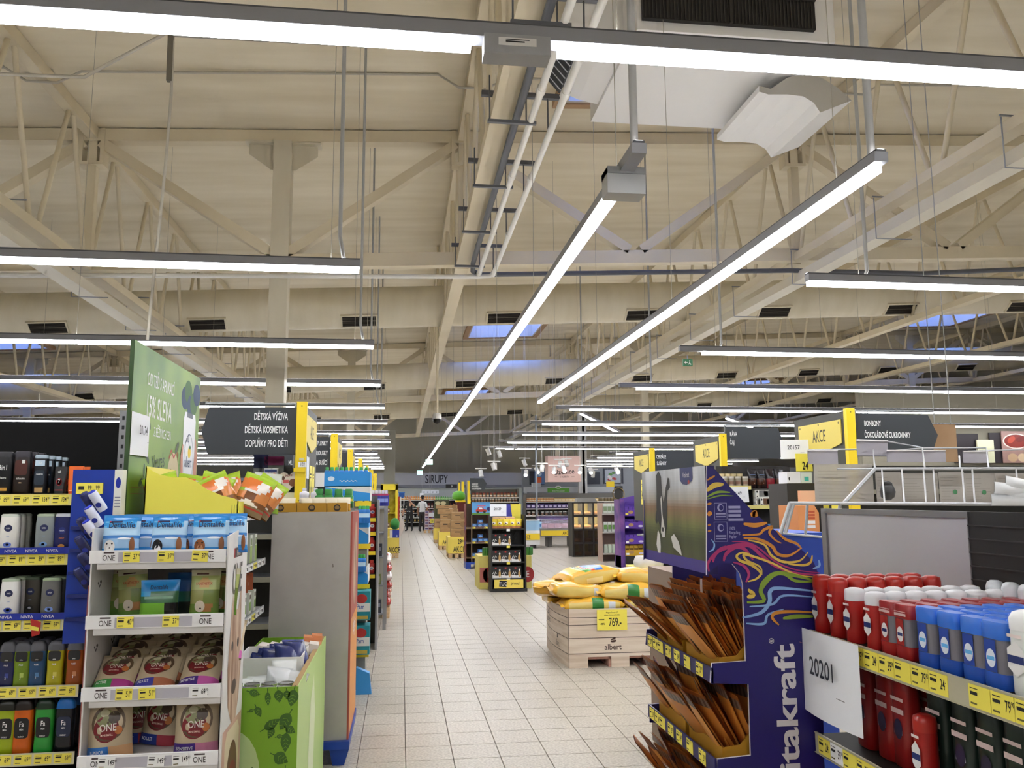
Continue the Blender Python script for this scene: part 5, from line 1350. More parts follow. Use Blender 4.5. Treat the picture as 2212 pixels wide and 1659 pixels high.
# ================================================================== GONDOLAS with toppers and hanging signs
GOL = [7.7, 11.42, 15.0, 18.65, 22.3, 25.95, 29.6]
GOR = [7.83, 11.18, 14.54]
PAN = M('#3b3a33', .55); BRK = M('#8f9294', .4, .3); AKY = M('#e2cd62', .55)
def nthw(i): return ['nearest', 'second', 'third', 'fourth', 'fifth', 'sixth', 'seventh'][i]
def gondola(sidew, i, Y, X0, X1, face):
    """double-sided gondola along X; face = +1 end cap looks to +X (left side), -1 to -X; topper at the aisle end"""
    r = thing('gondola', '%s aisle gondola on the %s with yellow end post' % (nthw(i), sidew), 'gondola', (0, Y, 0))
    a, b = min(X0, X1), max(X0, X1)
    m = MB(); m.box(a, b, .55, .6, .12, 1.95, PAN); m.build('back_panel', r)
    m = MB(); m.box(a, b, .06, 1.09, 0, .12, BLACK); m.build('plinth', r)
    for z in (.16, .55, .95, 1.32, 1.69):
        for y0, y1 in ((.06, .55), (.6, 1.09)):
            m = MB(); m.box(a, b, y0, y1, z-.03, z, GS); m.build('shelf', r)
        m = MB(); m.box(a, b, .052, .06, z-.04, z+.005, M('#8f8c7a', .5)); m.build('price_rail', r)
    xe = X0
    m = MB(); m.box(xe-.045, xe+.045, -.03, .03, 0, 2.5, YEL); p_ = m.build('end_post', r)
    m = MB()
    for z in (2.46, 1.62, 1.2): m.tube([(xe, -.0305, z), (xe, -.033, z)], .007, M('#7a6a10', .5), 8)
    m.build('rivet', p_)
    m = MB(); m.box(xe-.02, xe+.02, .03, 1.15, 1.2, 2.48, PAN); tp = m.build('end_panel', r)
    n_ = Vector((face, 0, 0))
    fr = Fr((xe+face*.0206, 0 if face > 0 else 1.15, 0), (0, face, 0), (0, 0, 1))
    m = MB(); u0, u1, v0, v1 = .12, 1.03, 2.12, 2.4
    m.prism([fr.p(u0, v1, .012), fr.p(u0, v0+.04, .012), fr.p((u0+u1)/2, v0-.05, .012), fr.p(u1, v0+.04, .012), fr.p(u1, v1, .012)], n_*-.01, AKY); ap = m.build('offer_board', r)
    m = MB(); m.text('AKCE', fr, (u0+u1)/2, 2.2, .13, M('#4a442c', .6), .62, .0128); m.build('lettering', ap)
    m = MB()
    for u, v in ((u0+.04, v1-.03), ((u0+u1)/2, v1-.02), (u1-.04, v1-.03)): m.ell(fr, u, v, .012, .012, M('#6a5a20', .5), .0126, 10)
    m.build('screw', ap)
    for k, u in enumerate((.5, .75)):
        m = MB(); m.prism([fr.p(u, 1.5, .004), fr.p(u+.2, 1.5, .004), fr.p(u+.2, 1.95, .004), fr.p(u, 1.95, .004)], n_*.002, TAGY); o = m.build('price_poster', r)
        m = MB(); m.text('34 90', fr, u+.1, 1.6, .16, INK, .5, .0064, fit=.17); m.quad(fr, u+.04, u+.16, 1.86, 1.875, INK, .0064); m.quad(fr, u+.06, u+.14, 1.83, 1.845, INK, .0064); m.build('lettering', o)
    return r
xl = at(659, 868, Y=GOL[0]).x; xr = at(1840, 882, Y=GOR[0]).x
for i, Y in enumerate(GOL): gondola('left', i, Y, -.89, -9.5, 1)
for i, Y in enumerate(GOR): gondola('right', i, Y, 4.42, 13.5, -1)

def hang_sign(label, Y, pts, lines, al):
    """dark arrow-shaped aisle sign on a grey bracket; pts and text positions as seen in the photo at depth Y"""
    P3 = [at(x, y, Y=Y) for x, y in pts]
    r = thing('aisle_sign', label, 'sign', (0, 0, 0))
    m = MB(); m.prism(P3, (0, .02, 0), SIGN); b = m.build('board', r)
    fr = Fr((0, Y-.0008, 0), (1, 0, 0), (0, 0, 1))
    m = MB()
    for t, x, y, hpx in lines:
        p = at(x, y, Y=Y); m.text(t, fr, p.x, p.z, hpx*Y/F_PX, M('#eef0ee', .5), .47, .0008, al, bold=.022)
    if m.v: m.build('lettering', b)
    zt = max(p.z for p in P3); xa, xb = min(p.x for p in P3), max(p.x for p in P3)
    m = MB(); m.tube([(xa+.02, Y+.03, zt+.03), (xb-.02, Y+.03, zt+.03)], .012, BRK, 8)
    for x in (xa+.15, xb-.15): m.tube([(x, Y+.03, zt+.03), (x, Y+.01, zt-.02)], .005, BRK, 5)
    xs_ = xb-.02 if al == 'r' else xa+.02
    m.tube([(xs_, Y+.03, zt+.03), (xs_, Y+.03, min(p.z for p in P3)-.12)], .014, BRK, 8)
    m.build('bracket', r)
hang_sign('dark aisle sign reading DĚTSKÁ VÝŽIVA over the left shelves', 7.72, [(642, 880), (452, 879), (435, 932), (448, 981), (640, 982)], [('DĚTSKÁ VÝŽIVA', 622, 907, 14.5), ('DĚTSKÁ KOSMETIKA', 622, 935.5, 14.5), ('DOPLŇKY PRO DĚTI', 621, 965, 14.5)], 'r')
hang_sign('dark aisle sign mostly hidden behind the first one on the left', 11.44, [(713, 944), (560, 944), (545, 975), (556, 1016), (713, 1016)], [('PLENKY', 708, 962, 9.5), ('UBROUSKY', 708, 983, 9.5), ('MLÉKO KOJENECKÉ A SUŠÍCÍ', 707, 1004, 9.5)], 'r')
hang_sign('small dark aisle sign behind the third yellow post on the left', 15.02, [(750, 977), (660, 977), (650, 1000), (657, 1022), (750, 1022)], [], 'r')
hang_sign('dark aisle sign reading BONBONY over the right shelves', 7.9, [(1852, 893), (2004, 896), (2026, 940), (2012, 986), (1852, 986)], [('BONBONY', 1867, 920, 13), ('ČOKOLÁDOVÉ CUKROVINKY', 1868, 945, 13)], 'l')
hang_sign('dark aisle sign reading KÁVA ČAJ over the right shelves', 11.2, [(1567, 922), (1680, 924), (1693, 956), (1686, 991), (1567, 991)], [('KÁVA', 1577, 942, 10), ('ČAJ', 1577, 960, 10)], 'l')
hang_sign('dark aisle sign reading CEREÁLIE SUŠENKY above the dog picture', 14.56, [(1409, 973), (1500, 974), (1512, 997), (1500, 1020), (1409, 1020)], [('CEREÁLIE', 1418, 990.5, 8.2), ('SUŠENKY', 1419, 1004.5, 8.2)], 'l')
def plate(label, name, cat, a, b, c_, d, Y, mat, th=.01, lines=(), txtc=None, hang=False):
    p0, p1 = at(a, d, Y=Y), at(c_, b, Y=Y)
    r = thing(name, label, cat, (0, 0, 0))
    m = MB(); m.box(p0.x, p1.x, Y, Y+th, p0.z, p1.z, mat); o = m.build('panel', r)
    if lines:
        m = MB(); fr = Fr((0, Y-.0008, 0), (1, 0, 0), (0, 0, 1))
        for t, x, y, hp in lines:
            p = at(x, y, Y=Y); m.text(t, fr, p.x, p.z, hp*Y/F_PX, txtc or INK, .6, .0008)
        m.build('lettering', o)
    if hang:
        m = MB()
        for x in (p0.x+.05, p1.x-.05): m.tube([(x, Y+th/2, p1.z), (x, Y+th/2, ZD+SL*x-.02)], .006, CDT, 5)
        m.build('suspension_rod', r)
    return r
plate('white tag numbered 102 on the nearest left yellow post', 'shelf_number_tag', 'tag', 644, 998, 662, 1009, 7.66, TAGW, .003, [('102', 654, 1007, 8)])
plate('small yellow bracket on the nearest left yellow post', 'post_bracket', 'bracket', 634, 1011, 658, 1019, 7.655, YEL, .008)
plate('small grey label above the tag numbered 102', 'shelf_label', 'tag', 646, 989, 657, 995, 7.66, M('#d8d6b8', .5), .003)
a4('white paper sheet numbered 20157 on the right offer panel', at(1714, 960, Y=8.7)+Vector((0, -.02, .05)), (.96, -.28, 0), (0, 0, 1), '20157')
a4('white paper sheet numbered 20149 under the coffee sign', at(1592, 1052, Y=10.93), (.99, -.1, .05), (-.05, 0, 1), '20149')
plate('big yellow price poster beside the sheet numbered 20157', 'price_poster', 'poster', 1720, 980, 1770, 1018, 8.6, TAGY, .003, [('24', 1740, 1014, 18), ('90', 1757, 1007, 10)])
p = at(690, 955, X=-.86); 
single('paper_strip', (lambda m: (m.box(-.001, .001, -.1, .1, -.2, 0, PAPER), m)[1])(MB()), 'narrow white paper on the nearest left end panel', 'paper', (-.86, 8.0, 2.02))

# --- shelf fillings that can be seen ------------------------------------------------
def row(pr, name, cat, lab, xs_, y, z, group=None, rz=0.0, start=0):
    for j, x in enumerate(xs_):
        stamp(name, pr, lab % nth(j+start), cat, (x, y, z+.0005), rz, group)
def X(px, Y, py=1050): return at(px, py, Y=Y).x
Yb = 7.8
hc = bottle(.1, .075, .075, '#d9dbe4', '#e8e8e8', .06, shape='jar', marks=(('r', 0, .75, .7, .12, '#3a4a8a'), ('r', 0, .2, .8, .12, '#c9d07a'), ('e', .1, .45, .35, .14, '#b8463a')))
for lv, z in enumerate((1.69, 1.81)):
    row(hc, 'baby_food_jar', 'jar', '%s baby food jar from the left in the {} row by post 102'.format(('lower', 'upper')[lv]), [X(577+13*k, Yb) for k in range(2)], Yb+.05, z, 'baby food jars by post 102')
r = thing('heart_card', 'heart-shaped baby food card left of the yellow post', 'display card', (X(623, Yb), Yb+.02, 1.69))
m = MB(); pts = [(.16*math.sin(t)**3*.55, (.13*math.cos(t)-.05*math.cos(2*t)-.02*math.cos(3*t)-.01*math.cos(4*t))*.62) for t in [2*PI*i/40 for i in range(40)]]
m.prism([(u, 0, v+.11) for u, v in pts], (0, .006, 0), M('#e8dccb', .5)); hb_ = m.build('card', r)
m = MB(); fr = Fr((0, -.0006, .11), (1, 0, 0), (0, 0, 1)); m.text('HiPP', fr, 0, .03, .025, M('#8a1c2a', .5), .9); m.ell(fr, .035, -.02, .035, .035, M('#8a5a3a', .5), .0004); m.quad(fr, -.05, .0, -.025, .005, M('#d0605a', .5), .0004); m.ell(fr, -.05, .02, .014, .018, M('#5a3a2a', .5), .0005); m.build('print', hb_)
bb1 = carton(.1, .06, .2, '#6f7268', (('r', .5, .78, .5, .2, '#8a2a5c'),)); bb2 = carton(.08, .06, .22, '#7a7c78', (('r', .5, .7, .5, .3, '#22284a'),))
row(bb1, 'baby_milk_box', 'box', '%s magenta-topped baby milk box above the jars', [X(582, Yb+.3), X(601, Yb+.3)], Yb+.3, 1.83, 'magenta baby milk boxes'); row(bb2, 'baby_milk_box', 'box', '%s navy-topped baby milk box above the snack bags', [X(557, Yb+.3), X(569, Yb+.3)], Yb+.3, 1.83, 'navy baby milk boxes')
m = MB(); m.box(-9.4, -.95, 0, .2, 0, .025, GS); o = single('riser_shelf', m, 'narrow upper shelf behind the baby food jars', 'shelf', (0, Yb+.22, 1.805))
m = MB(); m.box(X(575, Yb), X(640, Yb), 0, .006, 0, .045, M('#d9d4b4', .4)); single('price_strip', m, 'pale price strip under the baby food jars', 'price strip', (0, Yb-.06, 1.645))
# bottles standing behind the mustard trays (end of the first left gondola)
m = MB(); m.box(-.86, -.36, 0, .5, 0, 1.55, M('#55524a', .6)); m.box(-.86, -.36, -.01, 0, 1.5, 1.56, GS)
single('end_cabinet', m, 'grey end cabinet behind the grey-backed display', 'cabinet', (0, 6.8, 0))
for j, px in enumerate((658, 682)): stamp('detergent_bottle', bw, '%s white bottle with purple band behind the mustard trays' % ('left' if j == 0 else 'right'), 'bottle', (X(px, 6.9), 6.9, 1.5505), 0)
for j, px in enumerate((690, 710, 732, 754)): stamp('detergent_bottle', bgn, '%s green bottle from the left behind the mustard trays' % nth(j), 'bottle', (X(px, 6.9), 6.9, 1.5505), 0)
# blue and white tray tower
BLT = M('#2a8fd8', .5); YR = M('#efd02a', .5)
r = thing('tray_tower', 'tower of blue and white cleaner trays at the first left gondola end', 'display stand', (0, 7.62, 0))
tx0, tx1 = X(700, 7.62), X(800, 7.62)
tz = lambda y: at(760, y, Y=7.62).z
def tray(a, b, x0, x1, tone):
    m = MB(); z0, z1 = tz(b), tz(a)
    if tone == 'b': m.box(x0, x1, 0, .4, z0, z1, BLT)
    else:
        m.box(x0, x1, 0, .4, z0, z1, M('#d8d8d6', .5)); fr = Fr((0, -.0006, 0), (1, 0, 0), (0, 0, 1)); m.poly(fr, [(x0, z0), (x1, z0), (x1, z0+(z1-z0)*.55), (x0, z1)], BLT)
    t = m.build('tray', r)
    return t
t1 = tray(1020, 1050, tx0, tx1, 'b'); tray(1052, 1082, tx0+.01, tx1, 'w')
m = MB(); fr = Fr((0, -.001, 0), (1, 0, 0), (0, 0, 1)); m.stroke(fr, smooth([(tx0+.13+.012*q, tz(1041)+.008*(1+math.sin(q*2.3))) for q in range(14)], 3), .004, WHITE, .0006); m.ell(fr, tx0+.06, tz(1034), .03, .02, M('#d8e8f4', .5), .0004); m.build('lettering', t1)
m = MB(); m.box(tx0-.075, tx0, -.004, .0, tz(1051), tz(1021), WHITE); m.build('end_flap', r)
lx0 = X(774, 7.62)
for a, b, tone in ((1128, 1140, 'b'), (1140, 1175, 'w'), (1225, 1262, 'w')): tray(a, b, lx0, X(798, 7.62), tone)
for y0, y1 in ((1083, 1094), (1175, 1186), (1262, 1272), (1408, 1420)):
    m = MB(); m.box(X(768, 7.62), X(800, 7.62)+.01, -.006, -.001, tz(y1), tz(y0), YR); m.build('price_rail', r)
m = MB(); m.box(tx0+.03, tx1-.02, .02, .38, 0, tz(1084), M('#8d8a80', .6)); m.build('core', r)
cb = bottle(.15, .05, .04, '#2a78c8', '#3aa04a', .2, .6, None, marks=(('r', 0, .45, .8, .12, '#bfe0f2'),))
row(cb, 'cleaner_bottle', 'bottle', '%s blue cleaner bottle with green cap in the top tray', [X(706+10.5*k, 7.75) for k in range(9)], 7.75, tz(1020)-.1, 'bottles in the top blue tray')
row(cb, 'cleaner_bottle', 'bottle', '%s leaning blue bottle with green cap in the middle tray', [X(779+8*k, 7.6) for k in range(3)], 7.58, tz(1130), 'bottles in the middle blue tray')
row(cb, 'cleaner_bottle', 'bottle', '%s blue bottle with green cap in the low white tray', [X(776+6*k, 7.6) for k in range(3)], 7.58, tz(1235), 'bottles in the low tray')
tl_ = carton(.16, .2, .24, '#1f8a96', (('e', .55, .75, .3, .16, '#b8322e'), ('r', .5, .45, .5, .15, '#e8e6e0'), ('r', .5, .1, .4, .06, '#c9b04a')), (('Pam', .5, .4, .16, '#1c4a9a', .7),))
for j, (y, z) in enumerate(((7.56, tz(1335)), (7.56, tz(1408)))):
    stamp('diaper_pack', tl_, '%s teal diaper pack at the foot of the tray tower' % ('upper' if j == 0 else 'lower'), 'pack', (X(785, 7.6), y, max(z, 0)), 0)
m = MB(); m.prism([(0, 0, 0), (.13, 0, 0), (.11, 0, .17), (.0, 0, .22)], (0, .08, 0), M('#3f9be0', .4)); single('blue_bag', m, 'light blue bag on the floor by the tray tower', 'bag', (X(770, 7.5, 1440), 7.45, 0.0005))
# red detergent end shelf
r = thing('red_goods_shelf', 'narrow end shelf of red detergents past the tray tower', 'shelving unit', (0, 9.6, 0))
rx0, rx1 = X(800, 9.6), X(817, 9.6)
m = MB(); m.box(rx0-.5, rx1, .4, .43, 0, 1.6, PAN); m.build('back_panel', r)
rz_ = [at(808, y, Y=9.6).z for y in (1118, 1148, 1190, 1240)]
for z in rz_:
    m = MB(); m.box(rx0-.5, rx1, 0, .4, z-.03, z, BLACK); m.build('shelf', r)
    m = MB(); m.box(rx0-.5, rx1-.02, -.006, 0, z-.045, z-.005, YR); m.build('price_rail', r)
m = MB(); m.box(rx1-.01, rx1+.01, -.02, .43, 0, 1.62, STEEL); m.build('side_frame', r)
rb_ = bottle(.15, .075, .06, '#b3221f', '#c9342c', .22, .6, None, marks=(('e', 0, .4, .6, .12, '#e6dcd8'), ('e', 0, .4, .35, .07, '#2c4a8a')))
for i, z in enumerate(rz_):
    row(rb_, 'detergent_bottle', 'bottle', '%s red detergent bottle on the {} shelf past the tray tower'.format(('top', 'second', 'third', 'lowest')[i]), [rx1-.06-.085*k for k in range(3)], 9.66, z, 'red detergents past the tray tower')
# tall bottles on top and grey rack
pb = bottle(.2, .07, .06, '#3c3f9a', '#c9c6d4', .22, .55, None, marks=(('r', 0, .72, .8, .06, '#b02a5a'), ('r', 0, .35, .6, .12, '#8a9ad8'))); pb2 = bottle(.2, .07, .06, '#55585c', '#d8d4d8', .22, .55, None, marks=(('r', 0, .72, .8, .06, '#8a2a5a'),))
r = thing('grey_rack', 'slim grey metal rack past the red detergents', 'rack', (0, 11.0, 0))
gx0, gx1 = X(817, 11), X(834, 11)
zt_ = at(825, 1093, Y=11).z
for x, y in ((gx1, 0), (gx1, .5), (gx0-.3, 0), (gx0-.3, .5)):
    m = MB(); m.box(x-.02, x+.02, y-.02, y+.02, 0, zt_, STEEL); m.build('post', r)
for z in (.2, .55, .9, 1.2, zt_-.02):
    m = MB(); m.box(gx0-.3, gx1, 0, .5, z-.02, z, GS); m.build('shelf', r)
m = MB(); m.box(gx0-.3, gx1, .49, .5, .2, zt_, M('#aaa59a', .5)); m.build('back_panel', r)
row(pb2, 'softener_bottle', 'bottle', '%s grey softener bottle on the slim rack top', [X(806+7*k, 11.1) for k in range(2)], 11.1, zt_, 'softener bottles on the rack')
row(pb, 'softener_bottle', 'bottle', '%s violet softener bottle on the slim rack top', [X(820+7.5*k, 11.1) for k in range(3)], 11.1, zt_, 'softener bottles on the rack')
vb = carton(.1, .1, .13, '#7f8a52', (('r', .5, .5, .35, .3, '#c9c9b8'),)); db_ = carton(.12, .12, .16, '#3a3c46', (('r', .5, .6, .4, .15, '#8a8fa0'),))
for i, z in enumerate((.2, .55, .9)):
    row(db_ if i != 1 else vb, 'rack_box', 'box', '%s {} box on the {} shelf of the slim rack'.format('dark' if i != 1 else 'green', ('lowest', 'second', 'third')[i]), [gx1-.1, gx1-.24], 11.1, z, 'boxes on the slim rack')
# pallet of red and white sacks
def pallet(label, x0, x1, y0, y1, mat=None, h=.14):
    r = thing('wooden_pallet', label, 'pallet', (0, 0, 0)); mat = mat or PALLET
    n_ = 5; wd = (y1-y0)/n_
    for k in range(n_):
        m = MB(); m.box(x0, x1, y0+k*wd+.01, y0+(k+1)*wd-.01, h-.022, h, mat); m.build('deck_board', r)
    for x in (x0, (x0+x1)/2-.05, x1-.1):
        m = MB(); m.box(x, x+.1, y0, y1, 0, .02, mat); m.build('skid_board', r)
        for y in (y0, (y0+y1)/2-.06, y1-.12):
            m = MB(); m.box(x, x+.1, y, y+.12, .02, h-.022, mat); m.build('block', r)
    return r
sx0, sx1 = X(765, 12.0), X(845, 12.0)
pallet('wooden pallet under the red and white sacks', sx0, sx1, 12.0, 12.8)
for k in range(6):
    c1, c2 = (('#a3322a', '#b8463a') if k < 3 else ('#dcd6d0', '#b0544a'))
    m = sack(.8, .54, .14, c1 if k != 4 else '#a83a30', rnd, ((.3, .7, 3, 8, c2), (.35, .65, 9, 13, '#e0c8a0')))
    single('goods_sack', m, '%s sack from the bottom in the red and white stack' % nth(k), 'sack', ((sx0+sx1)/2+.0, 12.38, .142+k*.115), PI/2+rnd.uniform(-.08, .08), 'red and white sacks')
# ================================================================== MIDDLE OF THE AISLE
# --- wooden-look pallet box with yellow sacks
AX0, AX1, AY0, AY1 = 1.625, 2.52, 8.25, 9.5
BOXM = noisy('wood_print', '#cfbca8', '#e2d4c4', (2, 2, 26), .6, 3)
r = thing('promo_pallet_box', 'pale wood-print pallet box with brown leaf logo, full of yellow sacks', 'pallet box', (0, 0, 0))
zt = .555
front = [(AX0, 0), (AX0+.19, 0), (AX0+.19, .1), (AX0+.42, .1), (AX0+.42, 0), (AX0+.6, 0), (AX0+.6, .1), (AX0+.83, .1), (AX0+.83, 0), (AX1, 0), (AX1, zt), (AX0, zt)]
m = MB(); m.prism([(x, AY0, z) for x, z in front], (0, .006, 0), BOXM); f1 = m.build('front_wall', r)
m = MB(); n_ = 8; vs_ = []
for i in range(n_+1):
    y = AY0+(AY1-AY0)*i/n_
    for z in (0, .2, .4, zt): vs_.append((AX0-.05*math.sin(PI*i/n_)*(1 if z > .1 else .6), y, z))
m.add(vs_, [(4*i+k, 4*i+4+k, 4*i+5+k, 4*i+1+k) for i in range(n_) for k in range(3)], BOXM, True); s1 = m.build('side_wall', r)
m = MB(); m.box(AX1-.006, AX1, AY0, AY1, 0, zt, BOXM); m.box(AX0, AX1, AY1-.006, AY1, 0, zt, BOXM); m.box(AX0, AX1, AY0+.006, AY1-.006, .3, .31, BOXM); m.build('rear_walls', r)
BRNK = M('#3a2c22', .6); fr = Fr((0, AY0-.0008, 0), (1, 0, 0), (0, 0, 1))
m = MB()
for z in (.13, .275, .4, .47): m.quad(fr, AX0, AX1, z, z+.006, BRNK)
m.quad(fr, AX0, AX0+.005, 0, zt, BRNK); m.build('plank_line', f1)
def albert(m, fr, u, v, h):
    m.text('albert', fr, u, v, h, M('#3d2218', .5), .95, .0008); m.ell(fr, u+h*.1, v+h*1.45, h*.55, h*.22, M('#3d2218', .5), .0008, a0=.1); m.ell(fr, u+h*.05, v+h*1.75, h*.5, h*.2, M('#3d2218', .5), .0009, a0=.5); m.stroke(fr, [(u-h*.4, v+h*1.5), (u, v+h*1.62), (u+h*.5, v+h*1.7)], h*.06, BOXM, .0012)
m = MB(); albert(m, fr, AX0+.44, .165, .055); m.build('logo', f1)
fs_ = Fr((AX0-.056, AY0, 0), (0, -1, 0), (0, 0, 1)); fs_ = Fr((AX0-.053, AY1, 0), (0, -1, 0), (0, 0, 1))
m = MB(); albert(m, fs_, .45, .34, .06); albert(m, fs_, .95, .17, .06); m.build('logo', s1)
m = MB()
for z in (.13, .275, .4, .47):
    for i in range(n_):
        y = lambda k: AY0+(AY1-AY0)*k/n_
        xx = lambda k: AX0-.05*math.sin(PI*k/n_)-.002
        m.add([(xx(i), y(i), z), (xx(i+1), y(i+1), z), (xx(i+1), y(i+1), z+.006), (xx(i), y(i), z+.006)], [(0, 1, 2, 3)], BRNK)
m.build('plank_line', s1)
p0, p1 = at(1290, 1362, Y=AY0-.01), at(1354, 1316, Y=AY0-.01)
m = MB(); m.box(p0.x, p1.x, AY0-.012, AY0-.009, p0.z, p1.z, TAGY); pc = m.build('price_card', r)
fr2 = Fr((p0.x, AY0-.0125, p0.z), (1, 0, 0), (0, 0, 1)); W1, H1 = p1.x-p0.x, p1.z-p0.z
m = MB(); m.text('769.-', fr2, W1*.6, H1*.2, H1*.42, INK, .56, .0006, fit=W1*.55); m.text('Pedigree Granule VLT', fr2, W1*.5, H1*.83, H1*.07, INK, .7, .0006); m.text('vybrané druhy za zvýhodnění', fr2, W1*.5, H1*.71, H1*.07, INK, .7, .0006, fit=W1*.75); m.text('-18 %', fr2, W1*.18, H1*.26, H1*.1, INK, .7, .0006); m.quad(fr2, W1*.05, W1*.24, H1*.5, H1*.54, INK, .0004); m.build('lettering', pc)
q = pallet('wooden pallet inside the pale wood-print box', AX0+.02, AX1-.02, AY0+.02, AY1-.02, noisy('pallet_pink', '#b98878', '#cfa394', (3, 20, 20), .8), .095)
YS = '#d9a52c'
def ysack(L, W, H, grn=False, seed=1):
    R = random.Random(seed)
    m = sack(L, W, H, YS, R, ((.06, .94, 9, 13, '#d8c06a'), (.1, .4, 2, 6, '#e8c860'))+(((.3, .42, 3, 8, '#5f9a3c'), (.42, .52, 4, 8, '#b83a2c'), (.5, .66, 3, 8, '#2f6fc4'), (.2, .8, 9, 13, '#d8c06a'), (.3, .6, 10, 12, '#e8dca8')) if grn == 'top' else ((.45, .66, 7, 13, '#2f7a34'), (.75, .85, 9, 12, '#c9cfd4')) if grn else ((.76, .86, 9, 12, '#c9cfd4'),)), 26)
    fl = MB()
    for s in (-1, 1):
        vs_ = []
        for i in range(7):
            t = i/6; vs_ += [(s*L*.49, (t-.5)*W*.96, H*.5+.01*math.sin(9*t)), (s*(L*.49+.045), (t-.5)*W*1.04, H*.5+.02*math.sin(7*t+s)+.012)]
        fl.add(vs_, [(2*i, 2*i+2, 2*i+3, 2*i+1) for i in range(6)], M('#e0ad34', .3), True)
    return proto([('bag', m), ('crimped_end', fl)])
sa_, sb2, sc_ = ysack(.6, .4, .15, True, 3), ysack(.55, .4, .15, False, 5), ysack(.62, .42, .17, 'top', 8)
sk = [(1275, 8.48, .50, 0, sa_, 0, 'front bottom sack with green patch'), (1395, 8.5, .50, .05, sb2, 0, 'front bottom sack at the right'), (1240, 8.55, .635, .08, sb2, .06, 'front middle sack at the left'), (1352, 8.5, .62, -.03, sa_, 0, 'front middle sack with green patch'), (1195, 8.8, .62, 1.35, sb2, .15, 'sack sagging over the left edge'), (1270, 8.75, .745, .3, sc_, -.12, 'top sack with blue and red print'), (1385, 8.7, .745, -.12, sb2, .05, 'top sack at the right'), (1300, 9.1, .52, .1, sa_, 0, 'rear bottom sack at the left'), (1420, 9.1, .52, -.1, sb2, 0, 'rear bottom sack at the right'), (1340, 9.1, .66, 0, sb2, 0, 'rear upper sack'), (1215, 9.15, .5, 1.5, sb2, .1, 'rear left sack')]
for px, Y, z, rz, pr, ty, lab in sk:
    o = stamp('dog_food_sack', pr, 'yellow dog food %s on the pale pallet box' % lab, 'sack', (at(px, 1280, Y=Y).x, Y, z), rz, 'yellow dog food sacks', tilt=(0, ty, 0))

# --- black snack stand
TY0 = 15.0
BL = M('#1a1918', .5)
tX = lambda px, Y=TY0: at(px, 1180, Y=Y).x
tZ = lambda py, Y=TY0, px=1098: at(px, py, Y=Y).z
r = thing('snack_stand', 'black wire snack stand with yellow foot panel in the aisle', 'display stand', (0, 0, 0))
x0, x1 = tX(1060), tX(1137)
for x in (x0, x1-.03):
    m = MB(); m.box(x, x+.03, TY0, TY0+.4, 0.03, tZ(1112), BL); m.build('side_frame', r)
m = MB(); m.box(x0, x1, TY0+.37, TY0+.4, .03, tZ(1112), BL); m.build('back_frame', r)
m = MB()
for k in range(8):
    for s in (1, -1):
        m.bar((x0+.03+k*.06, TY0+.36, tZ(1178)), (x0+.03+k*.06+s*.15, TY0+.36, tZ(1140)), .006, .006, BL)
m.build('mesh_panel', r)
lv = [tZ(1178), tZ(1214), tZ(1249)]
for z in lv+[tZ(1142)]:
    m = MB(); m.box(x0+.03, x1-.03, TY0, TY0+.38, z-.02, z, BL); m.build('shelf', r)
for j, z in enumerate(lv+[tZ(1142)]):
    m = MB(); m.box(tX(1098)-.03, tX(1098)+.03, TY0-.006, TY0-.001, z-.045, z-.005, TAGY if j < 2 else TAGW); m.build('price_tag', r)
m = MB(); m.box(x0+.06, x1-.06, TY0-.01, TY0, .06, tZ(1252), YPAN); fp_ = m.build('foot_panel', r)
m = MB(); m.box(x0-.01, x1+.01, TY0-.02, TY0+.42, 0, .05, BL); m.build('base', r)
m = MB(); fr = Fr((0, TY0-.0108, 0), (1, 0, 0), (0, 0, 1)); xm = tX(1086); m.prism([(xm-.07, TY0-.011, .09), (xm+.06, TY0-.011, .08), (xm+.07, TY0-.011, .19), (xm-.06, TY0-.011, .2)], (0, -.002, 0), INK); m.text('TUC', fr, xm, .11, .06, WHITE, .9, .0035); m.text('proud', fr, tX(1112), .12, .055, INK, .8, .001, ang=-.05); m.build('lettering', fp_)
pk = proto([('pack', (lambda m: (m.box(-.085, .085, -.04, .04, 0, .2, M('#1c1b1d', .4)), m)[1])(MB())), ('print', (lambda m, f_: (m.poly(f_, [(-.085, 0), (.085, 0), (.085, .05), (0, .04), (-.085, .06)], M('#e8e6e2', .5)), m.ell(f_, .055, .07, .02, .06, M('#c9a064', .4), .0004), m.ell(f_, .055, .14, .014, .02, M('#eae6de', .4), .0004), m.quad(f_, -.03, .0, .16, .185, M('#b8282a', .4), .0004), m.stroke(f_, [(-.07, .07), (-.05, .11), (-.035, .06), (-.02, .11), (.0, .08)], .012, M('#e8e6e2', .5), .0005), m)[-1])(MB(), Fr((0, -.0408, 0), (1, 0, 0), (0, 0, 1))))])
for i, z in enumerate(lv):
    for k in range(2 if i == 0 else 3):
        stamp('drink_pack', pk, '%s black drink pack from the left on the %s shelf of the black stand' % (nth(k), ('top', 'middle', 'lowest')[i]), 'pack', (tX(1073)+.175*k, TY0+.07, z+.0005), 0, 'black drink packs on the stand')
yb_ = pouch(.12, .17, .03, lambda u, v: '#e8cf3a' if v > .25 else '#c98a5a', back='#d8be34', marks=(('e', .5, .55, .25, .15, '#f0ead8'), ('e', .45, .52, .12, .08, '#5a3a2a')), rough=.3, nu=10, nv=12)
for k in range(5):
    stamp('snack_bag', yb_, '%s yellow snack bag from the left on top of the black stand' % nth(k), 'bag', (tX(1068+13.5*k), TY0+.1, tZ(1142)+.001), 0, 'yellow bags on the black stand')
